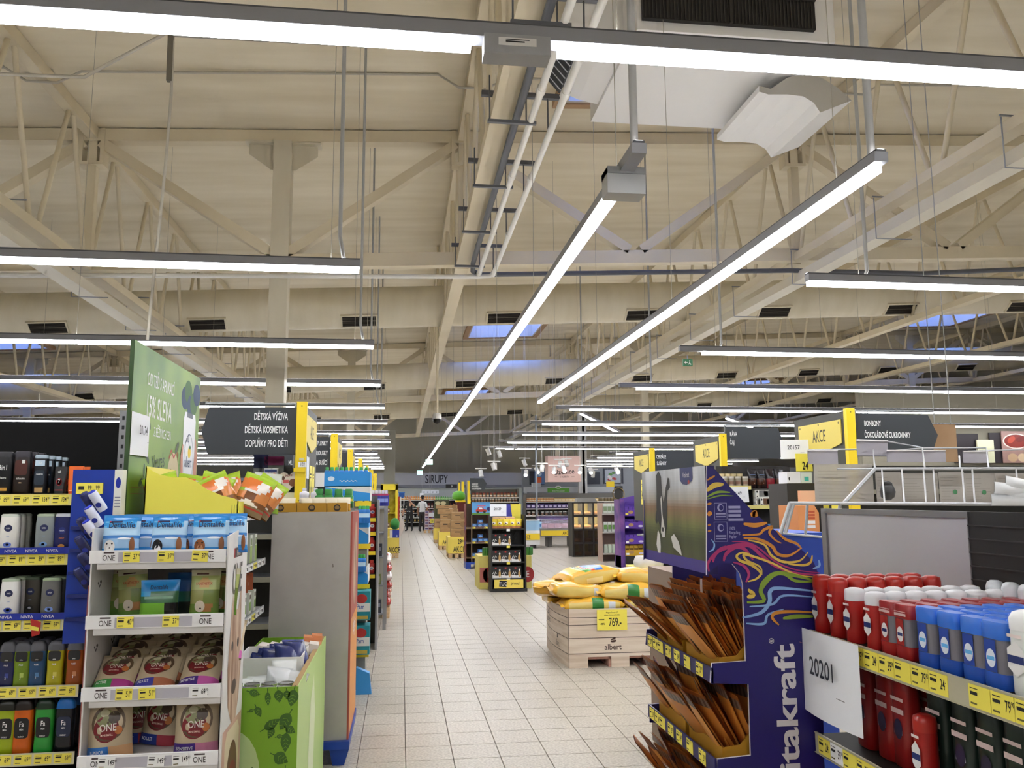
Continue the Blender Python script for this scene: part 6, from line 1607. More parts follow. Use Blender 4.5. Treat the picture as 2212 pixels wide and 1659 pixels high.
for k in range(3):
    m = MB(); m.tube([(-.09, 0, .055), (.09, 0, .055)], .055, M('#c9a06a', .5), 14); single('bread_roll_pack', m, '%s round tan pack above the yellow snack bags' % nth(k), 'pack', (tX(1078+13*k), TY0+.25, tZ(1130)), .2*k)
plate('yellow and blue header card of the black snack stand', 'header_card', 'card', 1094, 1089, 1125, 1125, TY0+.36, M('#e8d84a', .5), .008)
m = MB(); p0, p1 = at(1093, 1124, Y=TY0+.355), at(1106, 1089, Y=TY0+.355); m.prism([(p0.x, TY0+.352, p0.z), (p1.x+.01, TY0+.352, p0.z), (p1.x-.03, TY0+.352, p1.z), (p0.x, TY0+.352, p1.z)], (0, .004, 0), M('#3a3a9c', .5)); single('blue_header_strip', m, 'slanted blue strip on the snack stand header', 'card')
a4('white paper sheet numbered 20129 on the black snack stand', at(1076, 1089, Y=TY0-.03), (1, 0, 0), (0, 0, 1), '20129')
# yellow box behind it
r = thing('yellow_pallet_box', 'yellow pallet box with red badge behind the black snack stand', 'pallet box', (0, 0, 0))
p0, p1 = at(1034, 1273, Y=15.5), at(1148, 1200, Y=15.5)
m = MB(); m.box(p0.x, p1.x, 15.5, 16.3, 0, p1.z, M('#e0d070', .55)); b_ = m.build('box', r)
m = MB(); fr = Fr((0, 15.4992, 0), (1, 0, 0), (0, 0, 1))
for px in (1057, 1140): m.ell(fr, at(px, 1240, Y=15.5).x, .25, .12, .14, M('#a8282c', .5)); m.text('E', fr, at(px, 1240, Y=15.5).x, .2, .12, WHITE, .8, .001)
m.quad(fr, p0.x+.02, p0.x+.16, .12, .38, M('#c8746a', .5)); m.build('print', b_)
gc = proto([('can', (lambda m: (m.lathe([(.03, 0), (.033, .008), (.033, .13), (.028, .142)], M('#3a7a34', .3), 12), m)[1])(MB())), ('lid', (lambda m: (m.lathe([(.028, .142), (.029, .146)], STEEL, 12), m)[1])(MB()))])
for k in range(6): stamp('beer_can', gc, '%s green can from the left on the yellow pallet box' % nth(k), 'can', (at(1045+6*k, 1200, Y=15.7).x, 15.65, p1.z+.0005), 0, 'green cans on the yellow box')
for k in range(4): stamp('beer_can', gc, '%s green can right of the black stand on the yellow box' % nth(k), 'can', (at(1139+3*k, 1200, Y=15.7).x, 15.65+.07*(k % 2), p1.z+.0005), 0, 'green cans right on the yellow box')

# --- red-sided cookie stand
Y0 = 20.0
r = thing('cookie_stand', 'dark red cookie display with red car header on blue pallet', 'display stand', (0, 0, 0))
cx = lambda px, Y=Y0: at(px, 1150, Y=Y).x
cz = lambda py, Y=Y0: at(1030, py, Y=Y).z
x0, x1 = cx(1006), cx(1059)
m = MB(); m.box(x0, x0+.015, Y0-.0, Y0+.6, .15, cz(1088), M('#7c2420', .5)); ls = m.build('left_side', r)
m = MB(); fr = Fr((x0-.001, Y0+.6, 0), (0, -1, 0), (0, 0, 1))
for k in range(5): m.ell(fr, .15+.3*(k % 2), .4+k*.18, .1, .06, M(('#d8b060', '#3a5aa8')[k % 2], .5))
m.build('print', ls)
m = MB(); m.box(x1-.015, x1, Y0, Y0+.6, .15, cz(1088), M('#7c2420', .5)); m.build('right_side', r)
m = MB(); m.box(cx(1018), cx(1020), Y0-.01, Y0+.01, .15, cz(1112), M('#9a8264', .6)); m.box(x0+.015, x1-.015, Y0+.58, Y0+.6, .15, cz(1088), M('#4a3a2a', .6)); m.build('frame', r)
m = MB(); m.box(cx(1019), cx(1059), Y0-.02, Y0, cz(1112), cz(1085), M('#5aa0dc', .5)); hd2 = m.build('header', r)
m = MB(); fr = Fr((0, Y0-.0208, 0), (1, 0, 0), (0, 0, 1)); hx, hz = cx(1040), cz(1104)
m.quad(fr, cx(1019), cx(1059), cz(1112), cz(1108), M('#5a8a3a', .5)); m.poly(fr, [(hx-.13, hz-.02), (hx+.12, hz-.02), (hx+.12, hz+.03), (hx+.06, hz+.04), (hx+.03, hz+.09), (hx-.08, hz+.09), (hx-.11, hz+.04), (hx-.14, hz+.03)], M('#b8322a', .4), .0006); m.poly(fr, [(hx-.07, hz+.04), (hx+.03, hz+.04), (hx+.015, hz+.08), (hx-.06, hz+.08)], M('#d8e4ec', .4), .001)
for dx in (-.09, .07): m.ell(fr, hx+dx, hz-.02, .03, .03, INK, .001)
m.ell(fr, hx+.17, hz+.05, .045, .045, M('#2c2a6a', .5), .0008); m.quad(fr, hx-.1, hx+.1, cz(1093), cz(1091), M('#e0607a', .5), .0008); m.quad(fr, hx-.07, hx+.07, cz(1096), cz(1094.5), M('#e0607a', .5), .0008); m.build('print', hd2)
lz = [cz(1140), cz(1172), cz(1204)]
for z in lz:
    m = MB(); m.box(x0+.015, x1-.015, Y0, Y0+.58, z-.025, z, M('#8a7458', .6)); m.build('shelf', r)
    for k in (0, 1):
        o = link('price_tag', tag_mesh('', None, .07, .04), r, (cx(1024+26*k), Y0-.004, z-.0))
bk = carton(.12, .1, .09, '#2f6ab8', (('e', .5, .55, .35, .3, '#7fb0e0'), ('r', .5, .15, .5, .12, '#8a5a34')))
for i, z in enumerate(lz):
    for k in range(3): stamp('cookie_box', bk, '%s blue cookie box from the left on the %s shelf of the red stand' % (nth(k), ('top', 'middle', 'lowest')[i]), 'box', (cx(1026)+.13*k, Y0+.1, z+.0005), rnd.uniform(-.2, .2), 'blue cookie boxes')
    stamp('cookie_box', bk, 'upper blue cookie box on the %s shelf of the red stand' % ('top', 'middle', 'lowest')[i], 'box', (cx(1029)+.1, Y0+.12, z+.0915), .1)
q = thing('blue_pallet', 'blue pallet under the dark red cookie stand', 'pallet', (0, Y0, 0))
m = MB(); m.box(x0, x1, -.02, .6, .1, .148, BPL); m.build('deck', q)
for xx in (x0, x0+.24, x1-.12):
    m = MB(); m.box(xx, xx+.12, -.02, .58, 0, .1, BPL); m.build('leg', q)

# --- yellow AKCE boxes with cartons
CART = noisy('kraft_carton', '#a5825a', '#b8956a', (3, 3, 8), .75)
def akce_box(label, a, b, c_, d, Y, dep, txt, cartons):
    r = thing('offer_pallet_box', label, 'pallet box', (0, 0, 0))
    p0, p1 = at(a, d, Y=Y), at(c_, b, Y=Y)
    x0, x1, z1 = p0.x, p1.x, p1.z
    m = MB(); m.box(x0, x1, Y, Y+dep, .13, z1, YPAN); o = m.build('sleeve', r)
    m = MB(); fr = Fr((0, Y-.0012, 0), (1, 0, 0), (0, 0, 1))
    for t, px, py, hp in txt:
        q = at(px, py, Y=Y); m.text(t, fr, q.x, q.z, hp*Y/F_PX, INK, .6, .001, 'l')
    m.build('lettering', o)
    pallet('wooden pallet under the %s' % label, x0+.01, x1-.01, Y+.01, Y+dep-.01, None, .128)
    for lab, (a2, b2, c2, d2), dy in cartons:
        q0, q1 = at(a2, d2, Y=Y+dy), at(c2, b2, Y=Y+dy)
        t = thing('cardboard_carton', lab, 'carton', ((q0.x+q1.x)/2, Y+dy, q0.z))
        wd, h = (q1.x-q0.x)/2, q1.z-q0.z
        m = MB(); m.box(-wd, wd, 0, .4, .002, h, CART); cc_ = m.build('body', t)
        m = MB(); f2 = Fr((0, -.0012, 0), (1, 0, 0), (0, 0, 1)); m.quad(f2, -.08, .06, h*.55, h*.66, M('#4a3a28', .6)); m.ell(f2, wd*.7, h*.5, .08, .08, M('#93744e', .7)); m.quad(f2, -wd, wd, h*.97, h, M('#d2b88e', .6)); m.build('print', cc_)
    return r
akce_box('nearest yellow offer box right of the aisle, priced 29 90', 968, 1160, 1005, 1196, 23.6, 1.1, [('AKCE', 979, 1192, 12), ('29', 989, 1175, 10), ('90', 997, 1171, 5)], [('bottom brown carton in the nearest stack', (974, 1142, 1004, 1160), .15), ('second brown carton in the nearest stack', (974, 1124, 1005, 1141.5), .15), ('third brown carton in the nearest stack', (975, 1106, 1004, 1123.5), .15)])
akce_box('second yellow offer box right of the aisle', 948, 1149, 975, 1180, 27.5, 1.0, [('AKCE', 956, 1176, 9)], [('bottom brown carton in the second stack', (951, 1122, 975, 1149), .1), ('middle brown carton in the second stack', (951, 1111, 975, 1121.5), .1), ('top brown carton with folded flaps in the second stack', (946, 1099, 990, 1110.5), .1), ('flat brown carton crowning the second stack', (942, 1091, 988, 1098.5), .5)])
akce_box('third yellow offer box right of the aisle', 938, 1141, 958, 1168, 31.5, 1.0, [('AKCE', 945, 1165, 8)], [('patterned carton above the third offer box', (939, 1120, 956, 1140), .1)])
akce_box('yellow offer box left of the aisle with blue cartons', 834, 1162, 862, 1198, 24.0, .9, [('AKCE', 838, 1194, 12)], [])
bq = carton(.26, .3, .22, '#2c3fae', (('r', .15, .5, .15, .5, '#d8d4e0'), ('e', .75, .25, .1, .14, '#8a9ad8')))
for k in range(1): stamp('blue_carton', bq, 'blue and white carton on the left yellow offer box', 'carton', (at(852, 1160, Y=24.2).x, 24.25, at(850, 1162, Y=24.2).z+.001), 0)
m = MB(); m.lathe([(.05, 0), (.12, .05), (.13, .2), (.08, .3), (.03, .32)], M('#2f8a34', .4), 14); single('green_tub', m, 'green tub above the blue carton on the left', 'tub', (at(853, 1135, Y=24.3).x, 24.35, at(853, 1162, Y=24.2).z+.23))
m = MB(); p = at(848, 1140, Y=24.6); m.box(p.x-.2, p.x+.18, 0, .5, 0, at(848, 1162, Y=24.2).z+.23, YPAN); single('yellow_plinth', m, 'plain yellow plinth behind the left offer box', 'plinth', (0, 24.92, 0))
# yellow arch display
r = thing('yellow_arch_display', 'bright yellow arch-shaped display left of the aisle', 'display stand', (0, 26.5, 0))
ax0, ax1 = at(822, 1080, Y=26.5).x, at(859, 1080, Y=26.5).x; zt2 = at(840, 1047, Y=26.5).z
YA = M('#ecd42a', .4)
for xx in (ax0, ax1-.07):
    m = MB(); m.box(xx, xx+.07, 0, .5, 0, zt2, YA); m.build('leg', r)
m = MB(); m.box(ax0, ax1, 0, .5, zt2-.16, zt2+.02, YA); m.build('top_panel', r)
m = MB(); m.box(ax0+.07, ax1-.07, .46, .5, 0, zt2-.16, noisy('gold_film', '#b8a81c', '#efe23a', (6, 6, 6), .2)); m.build('back_panel', r)
for z in (.3, .75, 1.2):
    m = MB(); m.box(ax0+.07, ax1-.07, .02, .46, z-.02, z, YA); m.build('shelf', r)
sm_ = carton(.09, .09, .14, '#8a6a4a', (('r', .5, .6, .4, .2, '#d8c8a8'),))
for i, z in enumerate((.3, .75, 1.2)): row(sm_, 'arch_box', 'box', '%s brown box on the {} shelf of the yellow arch'.format(('low', 'middle', 'upper')[i]), [ax0+.14+.1*k for k in range(2)], 26.65, z, 'boxes in the yellow arch')
m = MB(); m.box(0, .06, 0, .5, 0, at(862, 1073, Y=28).z, M('#b03a30', .5)); single('red_display_stand', m, 'tall narrow red display past the yellow arch', 'display stand', (at(859, 1100, Y=28).x, 28, 0))
m = MB(); m.prism([(0, 0, 0), (.17, 0, -.4), (.06, .0, -.72), (-.03, 0, -.8)], (0, .01, 0), M('#e6e4de', .5)); single('white_banner', m, 'white pointed cloth banner beside the two people', 'banner', (at(864, 1110, Y=28.6).x, 28.6, at(865, 1108, Y=28.6).z))
# ================================================================== FAR END AND RIGHT SIDE
def mini(kind, w, h, col, cap=None, band=None):
    m = MB()
    if kind == 'b':
        m.lathe([(w*.46, 0), (w*.5, h*.03), (w*.5, h*.62), (w*.2, h*.8), (w*.2, h*.86)], M(col, .35), 10); m.lathe([(w*.23, h*.86), (w*.23, h)], M(cap or '#e8e8e8', .4), 10)
    elif kind == 'j':
        m.lathe([(w*.48, 0), (w*.5, h*.04), (w*.5, h*.8)], M(col, .35), 10); m.lathe([(w*.52, h*.8), (w*.52, h)], M(cap or '#e8e8e8', .4), 10)
    elif kind == 'p':
        m.sup([(w*.5, w*.22, 0), (w*.52, w*.24, h*.4), (w*.5, w*.1, h*.85), (w*.5, .004, h)], M(col, .35), 12)
    else:
        m.box(-w/2, w/2, -w*.4, w*.4, 0, h, M(col, .5))
    if band:
        if kind in 'bj': m.lathe([(w*.505, h*.2), (w*.505, h*.5)], M(band, .45), 10, c0=False, c1=False)
        else: m.box(-w*.4, w*.4, -w*.41-.001, -w*.4, h*.25, h*.7, M(band, .5))
    return proto([('pack', m)])
def far_shelf(name, label, cat, x0, x1, Y, dep, zs, tops, body, rail_c, fill, back=True, short=None):
    """open shelf: zs = shelf heights, fill[i] = list of (kind, width, height, colour, cap, band, count, wording)"""
    r = thing(name, label, cat, (0, Y, 0))
    if back:
        m = MB(); m.box(x0, x1, dep-.02, dep, 0, tops, body); m.build('back_panel', r)
    for x in (x0-.02, x1):
        m = MB(); m.box(x, x+.02, 0, dep, 0, tops, body); m.build('side_panel', r)
    for z in zs:
        m = MB(); m.box(x0, x1, .01, dep-.02, z-.025, z, rail_c); m.build('shelf', r)
        m = MB(); m.box(x0, x1, 0, .01, z-.04, z+.006, rail_c); m.build('price_rail', r)
    for i, line in enumerate(fill):
        tot = sum(f[0+1]*f[6]*1.06 for f in line)
        if not line: continue
        x = x0+.03; sp = (x1-x0-.06)/max(tot, 1e-6)
        for kind, w_, h_, c1, c2, bd, cnt, wd in line:
            pr = mini(kind, w_, h_, c1, c2, bd)
            for k in range(cnt):
                stamp(name.replace('shelf', 'item') if 'shelf' in name else 'shelf_item', pr, '%s %s from the left, level %s of the %s' % (nth(k), wd, ('one', 'two', 'three', 'four', 'five', 'six')[i], short or label), wd.split()[-1], (x+w_*.53*sp, Y+.04+w_*.4, zs[i]+.0005), 0, '%s on the %s' % (wd+'s', short or label))
                x += w_*1.06*sp
    return r
Zp = lambda py, Y, px=1100: at(px, py, Y=Y).z
# --- back wall with lettering
YB = 54.0
FAS = M('#a9aaae', .6); LOWW = M('#b9beb8', .6)
m = MB(); m.box(X(700, YB), X(1130, YB), YB, YB+.3, 0, Zp(1053, YB), LOWW); struct('wall_rear_panel', m)
m = MB(); m.box(X(700, YB), X(1130, YB), YB-.12, YB, Zp(1053, YB), Zp(1047, YB), M('#7d7f84', .6)); struct('trim_1', m)
m = MB(); m.box(X(700, YB), X(1130, YB), YB-.1, YB+.3, Zp(1047, YB), Zp(1021, YB), FAS); fas = struct('trim_2', m)
m = MB(); fr = Fr((0, YB-.101, 0), (1, 0, 0), (0, 0, 1)); p = at(943, 1043.5, Y=YB); m.text('SIRUPY', fr, p.x, p.z, 18*YB/F_PX, M('#2a2a2c', .6), .62, .002, bold=.018); m.build('lettering', fas)
m = MB(); m.box(X(829, 46), X(853, 46), 46, 46.6, 0, Zp(930, 46), M('#8b897e', .65)); struct('wall_pillar', m)
BK = M('#2a2624', .6); WR = M('#e2e0da', .5)
zz = [Zp(y, 50) for y in (1126, 1116, 1106.5, 1097, 1079)]
far_shelf('syrup_shelf', 'long white syrup shelf along the rear wall', 'shelving unit', X(862, 50), X(985, 50), 50.0, .6, zz, Zp(1079, 50), BK, WR,
    [[('b', .1, .25, '#6a5a3a', '#d8d8d8', '#c9a85a', 8, 'tan bottle'), ('b', .1, .25, '#7a2a24', '#e8e8e8', '#d8b8a8', 8, 'red bottle')], [('b', .1, .24, '#3a3a3c', '#c9c9c9', '#e0e0d8', 8, 'dark bottle'), ('b', .1, .24, '#8a3a2a', '#e8e8e8', '#e0c8a0', 6, 'rusty bottle')], [('b', .1, .24, '#5a2a20', '#d8d8d8', '#d8a070', 14, 'brown bottle')],
     [('b', .1, .3, '#1f3a24', '#2a5a2c', '#e0e0c8', 9, 'dark green bottle'), ('b', .1, .3, '#7a2620', '#c9302a', '#e8d8c8', 9, 'crimson bottle')], [('b', .11, .24, '#d98a3a', '#e8763a', '#f0c890', 16, 'orange bottle'), ('b', .09, .22, '#5fae3a', '#3a8a34', '#b8dc8a', 11, 'green bottle')]], short='rear syrup shelf')
for j, (a, c_) in enumerate(((911, 929), (930, 948))):
    plate('%s white price board above the syrup shelf' % ('left' if j == 0 else 'right'), 'price_board', 'sign', a, 1059, c_, 1066, 50.0, M('#dfe3ea', .5), .02, [('29', a+5, 1065, 3.5), ('39', a+13, 1065, 3.5)], hang=True)
plate('white square paper hanging above the two people', 'paper_card', 'paper', 907, 1065, 915, 1073, 46.0, PAPER, .01, hang=True)
plate('black box with white price screen below the rear lettering', 'price_screen', 'screen', 963, 1046, 990, 1054, 47.0, BLACK, .1, [('39', 976, 1052.5, 4)], WHITE, True)
m = MB(); m.box(-.16, .16, 0, .3, .001, .3, M('#1f56a8', .4)); m.box(-.18, .18, -.01, .31, .27, .32, M('#2f74c8', .4)); single('blue_crate', m, 'blue crate on the white rack at the rear left', 'crate', (X(868, 49), 49.0, Zp(1074, 49)))
r = thing('white_wire_rack', 'white wire rack with blue crates at the rear left', 'rack', (0, 49.0, 0))
for px in (866, 873):
    m = MB(); m.tube([(X(px, 49), -.02, 0), (X(px, 49), -.02, Zp(1072, 49))], .03, WR, 6); m.build('post', r)
for y in (1074, 1089, 1099, 1109, 1119):
    m = MB(); m.box(X(860, 49), X(874, 49), 0, .5, Zp(y, 49)-.04, Zp(y, 49), WR); m.build('shelf', r)
# green and purple things behind the cartons
plate('dark green crate display with round pictures behind the carton stacks', 'green_display', 'display', 938, 1080, 970, 1155, 38.0, M('#3c4020', .6), .6)
for j, px in enumerate((946, 958)):
    m = MB(); m.prism([(.12*math.cos(t), 0, .09*math.sin(t)) for t in [2*PI*i/14 for i in range(14)]], (0, .01, 0), M('#c2b98e', .5)); single('round_picture', m, '%s round pale picture on the dark green display' % ('left' if j == 0 else 'right'), 'picture', (X(px, 37.9), 37.98, Zp(1086, 38)))
pallet('wooden pallet under the purple sugar packs', X(917, 41), X(940, 41), 41.0, 41.8)
spk = [mini('x', .18, .13, '#cfc6cf', None, '#5a4a7a'), mini('x', .18, .13, '#b8a0a8', None, '#6a2a3a')]
x0_ = X(918, 41)
for l in range(7):
    for k in range(3):
        stamp('sugar_pack', spk[(l+k) % 2], '%s pack from the left in layer %s of the sugar pallet' % (nth(k), ('one', 'two', 'three', 'four', 'five', 'six', 'seven')[l]), 'pack', (x0_+.1+.17*k, 41.15, .1405+.131*l), 0, 'purple sugar packs')
plate('white card on the purple sugar pallet', 'paper_card', 'paper', 926, 1107, 938, 1116, 41.06, PAPER, .01)
plate('yellow price card on the purple sugar pallet', 'price_card', 'price card', 929, 1121, 941, 1130, 41.06, TAGY, .01, [('10', 934, 1128, 5), ('90', 938, 1127, 3)])
for j, (px, Y) in enumerate(((1013, 28), (1000, 31), (993, 34))):
    r = thing('gondola', '%s far gondola right of the aisle past the red cookie stand' % ('nearest', 'middle', 'farthest')[j], 'gondola', (0, Y, 0))
    xp = X(px, Y)
    m = MB(); m.box(xp-.05, xp+.05, -.03, .03, 0, Zp(1038+2*j, Y), YEL); m.build('end_post', r)
    m = MB(); m.box(xp+.05, xp+.5, .3, .35, 0, 1.5, BK); m.build('back_panel', r)
    for z in (.4, .9, 1.4):
        m = MB(); m.box(xp+.05, xp+.5, 0, .3, z-.03, z, WR); m.build('shelf', r)
    m = MB(); m.box(xp-.03, xp+.03, .03, 1.1, 1.3, Zp(1040, Y), PAN); m.build('end_panel', r)
hang_sign('small dark aisle sign listing dry fruit, past the cartons', 27.9, [(1015, 1033), (1044, 1033), (1051, 1045), (1046, 1060), (1015, 1060)], [('SUCHÉ PLODY', 1019, 1047.5, 3.2), ('HOTOVÁ JÍDLA', 1019, 1052, 3.2), ('CHLAZENÁ ZELENINA', 1019, 1057, 3.2)], 'l')
m = MB(); m.lathe([(.1, 0), (.22, .06), (.24, .18), (.18, .3), (.06, .34)], M('#5fae2a', .35), 16); single('green_basket', m, 'bright green round basket on the far yellow shelf', 'basket', (X(991, 29.5), 29.5, Zp(1081, 29.5)))
m = MB(); m.box(X(984, 29.5), X(1016, 29.5), 0, .5, 0, .06, YEL); m.box(X(986, 29.5), X(1014, 29.5), .05, .45, -Zp(1084, 29.5)+.001, 0, M('#6a2420', .6)); single('yellow_shelf_end', m, 'yellow topped red end unit under the green basket', 'shelf', (0, 29.3, Zp(1084, 29.5)-.0))
# jar shelves behind the snack stand
zz = [Zp(y, 37) for y in (1108, 1097, 1084, 1074)]
far_shelf('jar_shelf', 'white shelf of jars and bottles behind the snack stand', 'shelving unit', X(1018, 37), X(1120, 37), 37.0, .6, zz, Zp(1056, 37), M('#57534a', .6), WR,
    [[('j', .12, .18, '#8a4a2a', '#c9c9c9', '#e0d0b0', 12, 'brown jar')], [('j', .11, .16, '#b89a5a', '#d0b040', None, 14, 'amber jar')], [('j', .1, .14, '#c9b8a0', '#e8e0d0', '#8a5a3a', 16, 'cream jar')], [('j', .12, .2, '#b07a4a', '#8a2a24', '#e8dcc8', 13, 'spice jar')]], short='jar shelf behind the snack stand')
# --- deli corner
YD = 41.0
m = MB(); m.box(X(1128, YD), 31.9, YD, YD+.2, 0, Zp(1010, YD), M('#7b7f88', .6)); struct('wall_deli', m)
DARKP = M('#232736', .6)
for j, (a, b, c_, d) in enumerate(((1144, 1018, 1176, 1047), (1264, 1020, 1296, 1046), (1304, 1012, 1346, 1045))):
    r = plate('%s dark wall panel in the deli corner' % ('left', 'middle', 'right')[j], 'wall_panel', 'panel', a, b, c_, d, YD-.06, DARKP, .05)
r = thing('food_picture', 'red and white food picture on the deli wall', 'picture', (0, YD-.08, 0))
p0, p1 = at(1307, 1043, Y=YD-.08), at(1340, 1014, Y=YD-.08)
m = MB(); m.box(p0.x, p1.x, 0, .02, p0.z, p1.z, M('#9aa0b0', .5)); o = m.build('panel', r)
m = MB(); f_ = Fr((p0.x, -.001, p0.z), (1, 0, 0), (0, 0, 1))
for k in range(9): m.ell(f_, .2+.4*rnd.random(), .12+.4*rnd.random(), .09, .06, M(('#9a2a34', '#c9c0c4', '#4a7a3a')[k % 3], .5), .0004*k)
m.build('print', o)
r = thing('drink_picture', 'blue and orange drink picture on the deli wall', 'picture', (0, YD-.1, 0))
p0, p1 = at(1155, 1046, Y=YD-.1), at(1176, 1017, Y=YD-.1)
m = MB(); m.box(p0.x, p1.x, 0, .02, p0.z, p1.z, M('#5a7ab0', .5)); o = m.build('panel', r)
m = MB(); f_ = Fr((p0.x, -.001, p0.z), (1, 0, 0), (0, 0, 1)); m.quad(f_, .14, .34, .05, .35, M('#c9562a', .5)); m.ell(f_, .25, .5, .1, .1, M('#c9d8ea', .5), .001); m.build('print', o)
YP = 34.0
p0, p1 = at(1184, 1041, Y=YP), at(1254, 985, Y=YP)
r = thing('deli_banner', 'pink hanging deli banner with black script lettering', 'banner', (0, 0, 0))
m = MB(); m.box(p0.x, p1.x, YP, YP+.7, p0.z, p1.z, M('#cfaea4', .6)); b_ = m.build('panel', r)
m = MB(); fr = Fr((0, YP-.002, 0), (1, 0, 0), (0, 0, 1)); q = at(1219, 1024, Y=YP); m.text('Uzenice', fr, q.x, q.z, 11*YP/F_PX, INK, .95, .002, ang=.06); q = at(1219, 1031.5, Y=YP); m.text('U ALBERTA', fr, q.x, q.z, 3.6*YP/F_PX, INK, .8, .002)
for a, c_ in ((1198, 1204), (1234, 1241)): m.quad(fr, at(a, 1029, Y=YP).x, at(c_, 1029, Y=YP).x, at(1200, 1029.5, Y=YP).z, at(1200, 1029, Y=YP).z, INK, .002)
m.build('lettering', b_)
m = MB()
for x in (p0.x+.2, p1.x-.2): m.tube([(x, YP+.3, p1.z), (x, YP+.3, ZD+SL*x)], .012, GREYM, 5)
m.build('suspension_rod', r)
m = MB(); m.box(X(1133, 38), X(1326, 38), 38.0, 38.3, Zp(1064, 38), Zp(1052, 38), M('#b9bcc2', .5)); m.box(X(1150, 38), X(1168, 38), 37.98, 38.3, Zp(1052, 38), Zp(1043, 38), M('#c9cbd0', .5))
[m.box(X(px_, 38), X(px_, 38)+.1, 38.1, 38.2, 0, Zp(1064, 38), M('#b9bcc2', .5)) for px_ in (1134, 1324)]
single('deli_canopy', m, 'pale grey canopy band above the deli shelves', 'canopy')
r = plate('green sign with white leaf badge on the deli canopy', 'green_sign', 'sign', 1183, 1054, 1230, 1064, 37.9, M('#63ab3c', .5), .05, [('JAK JÍST VÍCE ZELENINY', 1206, 1062, 3.2)], WHITE)
m = MB(); f_ = Fr((0, -.001, 0), (1, 0, 0), (0, 0, 1)); m.prism([(.14*math.cos(t), 0, .07*math.sin(t)) for t in [2*PI*i/16 for i in range(16)]], (0, .02, 0), WHITE); m.ell(f_, 0, 0, .08, .03, M('#63ab3c', .5), .001); o = m.build('badge', r); o.location = (X(1206, 37.85), 37.85, Zp(1053, 37.85))
zz = [Zp(y, 36) for y in (1114, 1099, 1084)]
far_shelf('deli_shelf', 'lit deli shelf behind the meat counter', 'shelving unit', X(1136, 36), X(1345, 36), 36.0, .7, zz, Zp(1066, 36), M('#6e6c68', .6), WR,
    [[('j', .14, .16, '#2a201c', '#e0e0e0', '#8a6a5a', 10, 'dark jar'), ('x', .16, .15, '#1f3a2a', None, '#c9d0c0', 10, 'green tray')], [('x', .17, .2, '#3a2a6a', None, '#c9c0e0', 12, 'violet carton'), ('x', .17, .2, '#5a4a44', None, '#d8c8b8', 10, 'brown carton')], [('j', .12, .17, '#c98a4a', '#e8d8b8', '#f0e0c0', 10, 'orange jar'), ('x', .16, .14, '#d8b878', None, '#f0e4c8', 12, 'golden pack'), ('j', .13, .16, '#8a7a5a', '#d8d0c0', None, 8, 'olive jar')]], short='lit deli shelf')
# white posts of the deli corner
for j, (px, w_) in enumerate(((1256, .14), (1263, .1))):
    m = MB(); m.box(-w_, w_, -.1, .1, 0, 5.4, M('#c9cacc', .5)); single('white_post', m, '%s slim white post beside the pink banner' % ('left' if j == 0 else 'right'), 'post', (X(px, 37), 37, 0))
m = MB(); m.tube([(0, 0, 0), (0, 0, 4.6)], .035, M('#8a9096', .4), 8); single('slim_pole', m, 'thin grey pole behind the freezer', 'pole', (X(1159, 30), 30, 0))
# freezer and meat counter
Yf = 27.5
r = thing('chest_freezer', 'open chest freezer with pale blue inside and yellow band', 'freezer', (0, Yf, 0))
fx0, fx1 = X(1112, Yf), X(1165, Yf); zt = Zp(1123, Yf)
m = MB(); m.box(fx0, fx1, 0, .9, .12, zt-.35, M('#d8dade', .4)); m.build('body', r)
m = MB(); m.box(fx0, fx1, -.02, 0, Zp(1167, Yf), Zp(1153, Yf), M('#e8c82c', .5)); o = m.build('offer_band', r)
m = MB(); m.text('AKCE', Fr((0, -.021, 0), (1, 0, 0), (0, 0, 1)), X(1136, Yf), Zp(1164, Yf), .12, INK, .62, .001); m.build('lettering', o)
m = MB(); m.box(fx0+.05, fx1-.05, .05, .85, zt-.35, zt-.3, M('#9fd0f4', .4)); m.build('inside', r)
GLA = M('#b8dcf4', .1, 0, 0, .35)
m = MB(); m.box(fx0, fx1, 0, .02, zt-.35, zt, GLA); m.box(fx0, fx1, -.01, .03, zt-.03, zt, WHITE); m.build('glass_front', r)
m = MB()
for xx in (fx0+.1, fx1-.2): m.box(xx, xx+.1, .1, .8, 0, .12, BLACK)
m.build('foot', r)
ice = mini('x', .2, .22, '#a8d4f0', None, '#3a6ab0')
for k in range(5): stamp('frozen_pack', ice, '%s pale blue frozen pack from the left in the chest freezer' % nth(k), 'pack', (fx0+.2+.15*k, Yf+.3, zt-.298), .1*k, 'frozen packs')
Ym = 28.0
r = thing('meat_counter', 'meat counter with pink cuts under glass and yellow offer band', 'counter', (0, Ym, 0))
mx0, mx1 = X(1167, Ym), X(1300, Ym)
m = MB(); m.box(mx0, mx1, 0, 1.1, Zp(1160, Ym), Zp(1144, Ym)+.02, M('#8d8a86', .5)); m.build('body', r)
m = MB(); m.box(mx0, mx1, -.03, 0, Zp(1158, Ym), Zp(1147, Ym), M('#e8c82c', .5)); o = m.build('offer_band', r)
m = MB(); m.text('AKCE', Fr((0, -.031, 0), (1, 0, 0), (0, 0, 1)), X(1221, Ym), Zp(1156, Ym), .11, INK, .62, .001); m.build('lettering', o)
m = MB(); m.box(mx0, mx1, 0, .015, Zp(1144, Ym), Zp(1124, Ym), M('#d8d0e4', .1, 0, 0, .3)); m.build('glass_front', r)
m = MB(); m.box(mx0, mx1, .9, 1.1, Zp(1144, Ym), Zp(1116, Ym), M('#3a2f4a', .5)); m.box(mx0, mx1, .35, .95, Zp(1122, Ym), Zp(1117, Ym), M('#4a3f6a', .5)); m.build('hood', r)
